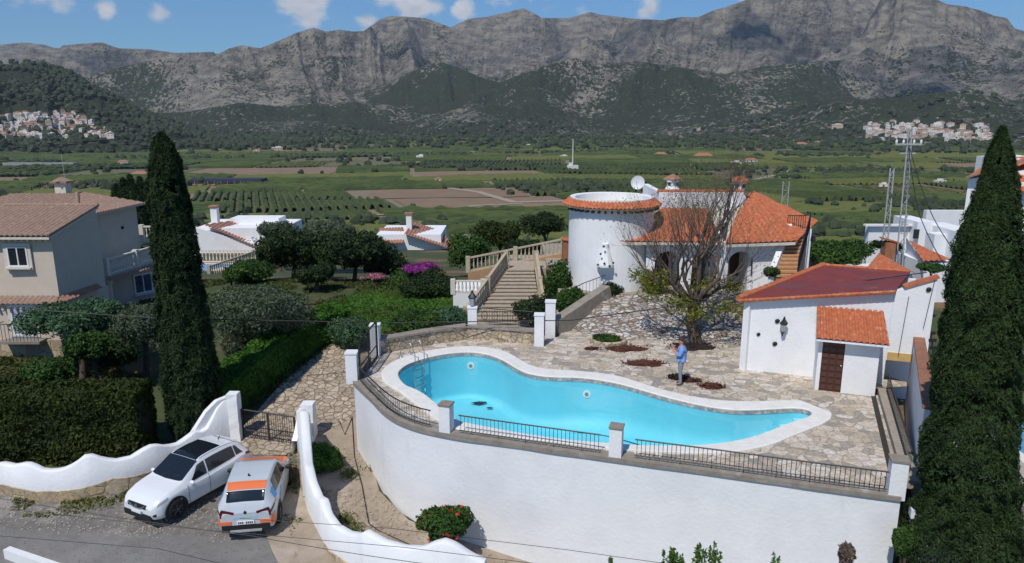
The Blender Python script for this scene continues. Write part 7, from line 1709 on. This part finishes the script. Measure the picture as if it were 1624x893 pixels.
tp = np.array([tuple(p) for p in tips]); sel = RNG.random(len(tp)) < .5; tp = tp[sel]+RNG.normal(size=(sel.sum(), 3))*.05; leaves('buds', tp, None, .05, M['dry'], bt)
# ================================================================== RIGHT SIDE NEIGHBOURS
tn = M['tile']
def block(parent, pxl, pxr, yt, yb, Y, dpt, m, nm='wall', skew=0):
    a = D(pxl, yb, Y); b = D(pxr, yb, Y); z1 = D((pxl+pxr)/2, yt, Y).z
    return part(nm, MB().prism([(a.x, Y), (b.x, Y), (b.x+skew, Y+dpt), (a.x+skew, Y+dpt)], a.z-3, z1), m, parent)
def troof(parent, A, B, Cc, Dd, nm='roof', pitch=.3): return part(nm, tiles(A[:], B[:], Cc[:], Dd[:], MB(), pitch, .4, .055), M['tile'], parent, smooth=True)
nb = thing('neighbour_house', 'white house with grey shaded gable behind the right cypress', 'house', D(1570, 360, 54))
a = D(1527, 350, 52); b = D(1600, 350, 50); ps = [(a.x, 52), (b.x+4, 50), (b.x+4, 60), (a.x+9.0, 62)]
zg = lambda px, py, Y: D(px, py, Y).z
part('wall', MB().prism(ps, a.z-4, lambda x, y: float(np.interp(x, [a.x, b.x], [zg(1527,284,52), zg(1605,258,50)]))), M['white'], nb)
hz_ = lambda x: float(np.interp(x, [a.x, b.x], [zg(1527,284,52), zg(1605,258,50)]))+.06
part('roof', tiles((a.x-.2,51.9,hz_(a.x)), (a.x+9.0,62,hz_(a.x+9)), (b.x+4,60,hz_(b.x)+.02), (b.x+4,50,hz_(b.x)+.02), MB(), .35, .45, .05), M['tile'], nb, smooth=True)
part('roof_edge', MB().seg((a.x-.3, 51.8, zg(1524,283,52)+.1), (b.x+.5, 49.9, zg(1605,256,50)+.1), .5, .12), M['tileold'], nb)
troof(nb, D(1605,300,49), D(1700,330,49), D(1700,262,53), D(1602,266,53)); block(nb, 1600, 1660, 252, 270, 54, 4, M['whiter'], 'parapet'); block(nb, 1600, 1680, 290, 420, 49.6, 5, M['white'])
n2 = thing('neighbour_house', 'white low villa with curved walls and orange roofs left of the right cypress', 'house', D(1480, 400, 46))
block(n2, 1372, 1449, 358, 420, 47, .5, M['white']); block(n2, 1447, 1475, 352, 420, 46.2, 3, M['white']); block(n2, 1468, 1530, 334, 350, 50.2, .4, M['whiter'], 'parapet'); block(n2, 1475, 1512, 372, 430, 44.5, 1, M['white'])
part('parapet_cap', MB().seg(D(1371,357,46.9)[:], D(1450,357,46.9)[:], .35, .12), M['whiter'], n2)
troof(n2, D(1466,351,45), D(1513,369,43.5), D(1542,345,48), D(1512,335,50)); block(n2, 1512, 1550, 368, 430, 43.4, 4, M['white'])
part('window', MB().box(D(1453, 371, 45.95)[:], (.35, .06, .6)), M['glass'], n2)
troof(n2, D(1464,416,40), D(1509,414,40), D(1508,386,44.5), D(1440,374,45)); part('gable_wall', MB().add([tuple(D(1437,376,43)), tuple(D(1464,418,40)), tuple(D(1464,440,40)), tuple(D(1437,440,43))], [(0,3,2,1)]), M['white'], n2)
block(n2, 1464, 1512, 417, 445, 40.1, 4, M['white'])
troof(n2, D(1368,434,36.5), D(1451,434,36.5), D(1440,394,41), D(1398,400,41)); block(n2, 1376, 1446, 436, 455, 36.8, 3.0, M['white'])
cq = D(1409, 394, 41.8); ch_ = part('chimney', MB().box((cq.x, cq.y, cq.z-.1), (.6,.5,1.0)), mat('brick_chimney', (.40,.16,.08), (.3,.12,.06), 4), n2); part('chimney_cap', MB().seg((cq.x-.45,cq.y,cq.z+.62), (cq.x+.45,cq.y,cq.z+.38), .6, .08), M['tile'], ch_)
bush('dark hedge in front of the white low villa', 1405, 389, 44, 50, 20, M['dark'], 3000, .10, 4, base=2)
bush('light shrub between the orange roofs and the garden building', 1476, 424, 36, 44, 18, M['broad'], 2500, .09, 4, base=1)
struct('neighbour_paving', MB().prism([(16.5,12),(60,12),(60,38),(18.5,38),(17.3,28)], -4, -3.0), mat('pale_paving', (.42,.38,.33), (.36,.32,.28), 2, .9, world=True))
npl = thing('neighbour_pool', 'neighbour swimming pool glimpsed at the right edge behind the cypress', 'swimming pool', (23, 30, -3))
part('coping', MB().prism([(19.0,24.5),(32,24.5),(32,33.5),(19.0,33.5)], -3.0, -2.93), M['coping'], npl); part('water', MB().prism([(19.5,25.0),(31,25.0),(31,33.0),(19.5,33.0)], -2.95, -2.925), mat('tiled_pool_water', (.10,.30,.42), (.13,.36,.50), 3, .12), npl)
c = D(1621, 452, 36); t = thing('sunshade', 'white panel at the right edge above the neighbour pool', 'panel', c); part('panel', MB().box(c[:], (.6,.1,2.2)), M['whiter'], t); part('post', MB().box((c.x, c.y, c.z-2.2), (.1,.1,3.5)), M['galv'], t)
c = D(1618, 512, 33); t = thing('plant_pot', 'terracotta pot at the right edge beside the neighbour pool', 'pot', c); part('pot', MB().lathe([(.25,-.4),(.38,.25),(.42,.3)], c, 14), M['tile'], t); part('stand', MB().box((c.x,c.y,c.z-2), (.5,.5,3.1)), M['white'], t)
# green climbing plants at the terrace corner foot
bush('green climber at the right foot of the terrace wall', 1432, 858, 16.4, 34, 75, M['broad'], 4500, .07, 5, base=-5)
# ---- poles and cables
def lattice_pole(px, yb, yt, Y, label, wb, wt):
    a = D(px[0], yb, Y); b = D(px[1], yt, Y); t = thing('utility_pole', label, 'utility pole', a); mb = MB()
    for s in (-1, 1): mb.tube([(a.x+s*wb, a.y, a.z-4), (b.x+s*wt, b.y, b.z)], .045, 5)
    part('upright', mb, M['galv'], t); mb = MB(); n = int((b.z-a.z)/.55)
    for k in range(n):
        f = k/n; g_ = (k+1)/n; p = Vector((a.x,a.y,a.z)).lerp(Vector((b.x,b.y,b.z)), f); q = Vector((a.x,a.y,a.z)).lerp(Vector((b.x,b.y,b.z)), g_); w0 = wb+(wt-wb)*f; s = 1 if k % 2 else -1
        mb.tube([(p.x-s*w0, p.y, p.z), (q.x+s*w0, q.y, q.z)], .022, 4).tube([(p.x-w0, p.y, p.z), (p.x+w0, p.y, p.z)], .022, 4)
    part('lattice', mb, M['galv'], t); return t, a, b
t, a, b = lattice_pole((1432, 1444), 400, 203, 42, 'tall slender lattice power pole left of the right cypress', .22, .10)
c = D(1441, 229, 42); part('cross_arm', MB().box((c.x, c.y, c.z), (1.5, .1, .1)).box((c.x, c.y, c.z-.5), (.9, .1, .08)), M['galv'], t)
mb = MB()
for s in (-.7,-.3,.3,.7): mb.lathe([(.05,0),(.07,.08),(.04,.22)], (c.x+s, c.y, c.z+.05), 6)
part('insulators', mb, M['whiter'], t)
lattice_pole((1406, 1415), 385, 267, 44, 'short lattice power pole left of the tall one', .20, .11); lattice_pole((1245, 1247), 330, 288, 60, 'small lattice pole rising behind the villa roof', .25, .25)
def cable(label, pts, r=.012, sag=0):
    P = []
    for a, b in zip(pts[:-1], pts[1:]):
        a, b = Vector(a), Vector(b)
        for k in range(14): f = k/14; q = a.lerp(b, f); q.z -= sag*4*f*(1-f); P.append(q)
    P.append(Vector(pts[-1])); o = mesh_obj('overhead_cable', MB().tube([p-P[0] for p in P], r, 5), M['black']); o.location = P[0]; tag(o, label, 'cable', 'overhead cables'); return o
cable('thick black cable hanging across the garden and above the pool deck to the maroon roof', [D(-60,484,27), D(250,505,28), D(620,512,30), D(905,508,30), D(1240,462,28.5), D(1470,432,27.5)], .022)
cable('cable crossing the front of the road above the white car', [D(-60,780,15), D(400,850,15), D(760,905,14)], .008, .05)
cable('thin cable crossing the bottom of the view below the two cars', [D(-60,845,14), D(250,870,14), D(420,910,14)], .008)
cable('thin cable running over the right wavy wall to the terrace corner', [D(380,822,15.5), D(620,838,15.5), D(900,872,15.5), D(1100,900,15.5)], .007)
cable('second thin cable just under the one over the right wavy wall', [D(-60,800,15.2), D(300,838,15.2), D(640,868,15.2), D(900,900,15.2)], .007)
cable('black cable from the tall pole down past the right cypress', [D(1443,235,42), D(1480,345,34), D(1560,450,24)], .02, .2)
cable('black cable from the tall pole down to the garden building', [D(1441,232,42), D(1458,340,34), D(1512,440,27)], .02, .2)
cable('cable running up the facade of the garden building to the roof', [on_wall(1424,565,.05), on_wall(1441,470,.05)], .012)
cable('short cable on the raised gable of the garden building', [on_wall(1464,520,.05), on_wall(1483,440,.05)], .012)
hp = []
for px, py in [(540,695),(548,712),(560,690),(563,740),(575,780),(585,830),(600,838),(640,850),(680,862)]:
    c = G(px, py, -3.2); hp.append(Vector((c.x, c.y, gzn(c.x, c.y)+.08)))
o = mesh_obj('hose', MB().tube([p-hp[0] for p in hp], .018, 5), M['black']); o.location = hp[0]; tag(o, 'dark hose lying across the sandy strip below the terrace wall', 'hose')

# ------------------------------------------------------------------ the air
hz = bpy.data.materials.new('air'); hz.use_nodes = True; n = hz.node_tree.nodes; l = hz.node_tree.links; n.remove(n['Principled BSDF'])
pv = n.new('ShaderNodeVolumePrincipled'); pv.inputs['Color'].default_value = (.66, .77, .92, 1); pv.inputs['Density'].default_value = .000052; pv.inputs['Anisotropy'].default_value = 0
l.new(pv.outputs[0], n['Material Output'].inputs['Volume'])
hb_ = mesh_obj('haze', MB().box((0, 0, 510), (18200, 18200, 1180)), hz); hb_['kind'] = 'stuff'; hb_['label'] = 'thin blue haze in the air over the valley and mountains'; hb_['category'] = 'haze'

# ------------------------------------------------------------------ unseen clouds above the view, placed so their shadows fall on the slopes
cm_ = mat('cloud_white', (.85, .85, .87), rough=1); n = cm_.node_tree.nodes; l = cm_.node_tree.links; tq = n.new('ShaderNodeBsdfTransparent'); mq = n.new('ShaderNodeMixShader'); mq.inputs[0].default_value = .84; l.new(n['Principled BSDF'].outputs[0], mq.inputs[1]); l.new(tq.outputs[0], mq.inputs[2]); l.new(mq.outputs[0], n['Material Output'].inputs['Surface'])
rc_ = random.Random(5); kc = 0
for px, rr_, wx_, wy_, lb in [(1010,3550,520,330,'unseen white cloud that shades the centre of the range'),(620,3250,420,240,'unseen white cloud that shades the left centre of the range'),(1340,3300,620,260,'unseen wide white cloud that shades the right peak'),(250,3500,600,300,'unseen white cloud that shades the left end of the range'),(1560,2500,380,240,'unseen white cloud that shades the far right slopes')]:
    d = ray(px, 100); d = Vector((d.x, d.y, 0)).normalized(); c = Vector((d.x*rr_-330, d.y*rr_-640, 1600)); mb = MB()
    for k in range(16): mb.ball((rc_.uniform(-.8,.8)*wx_, rc_.uniform(-.8,.8)*wy_, rc_.uniform(-20,60)), 1, 10, (wx_*rc_.uniform(.14,.42), wy_*rc_.uniform(.16,.45), rc_.uniform(50,110)), .16)
    o = mesh_obj('cloud', mb, cm_, smooth=True); o.location = c; tag(o, lb, 'cloud')
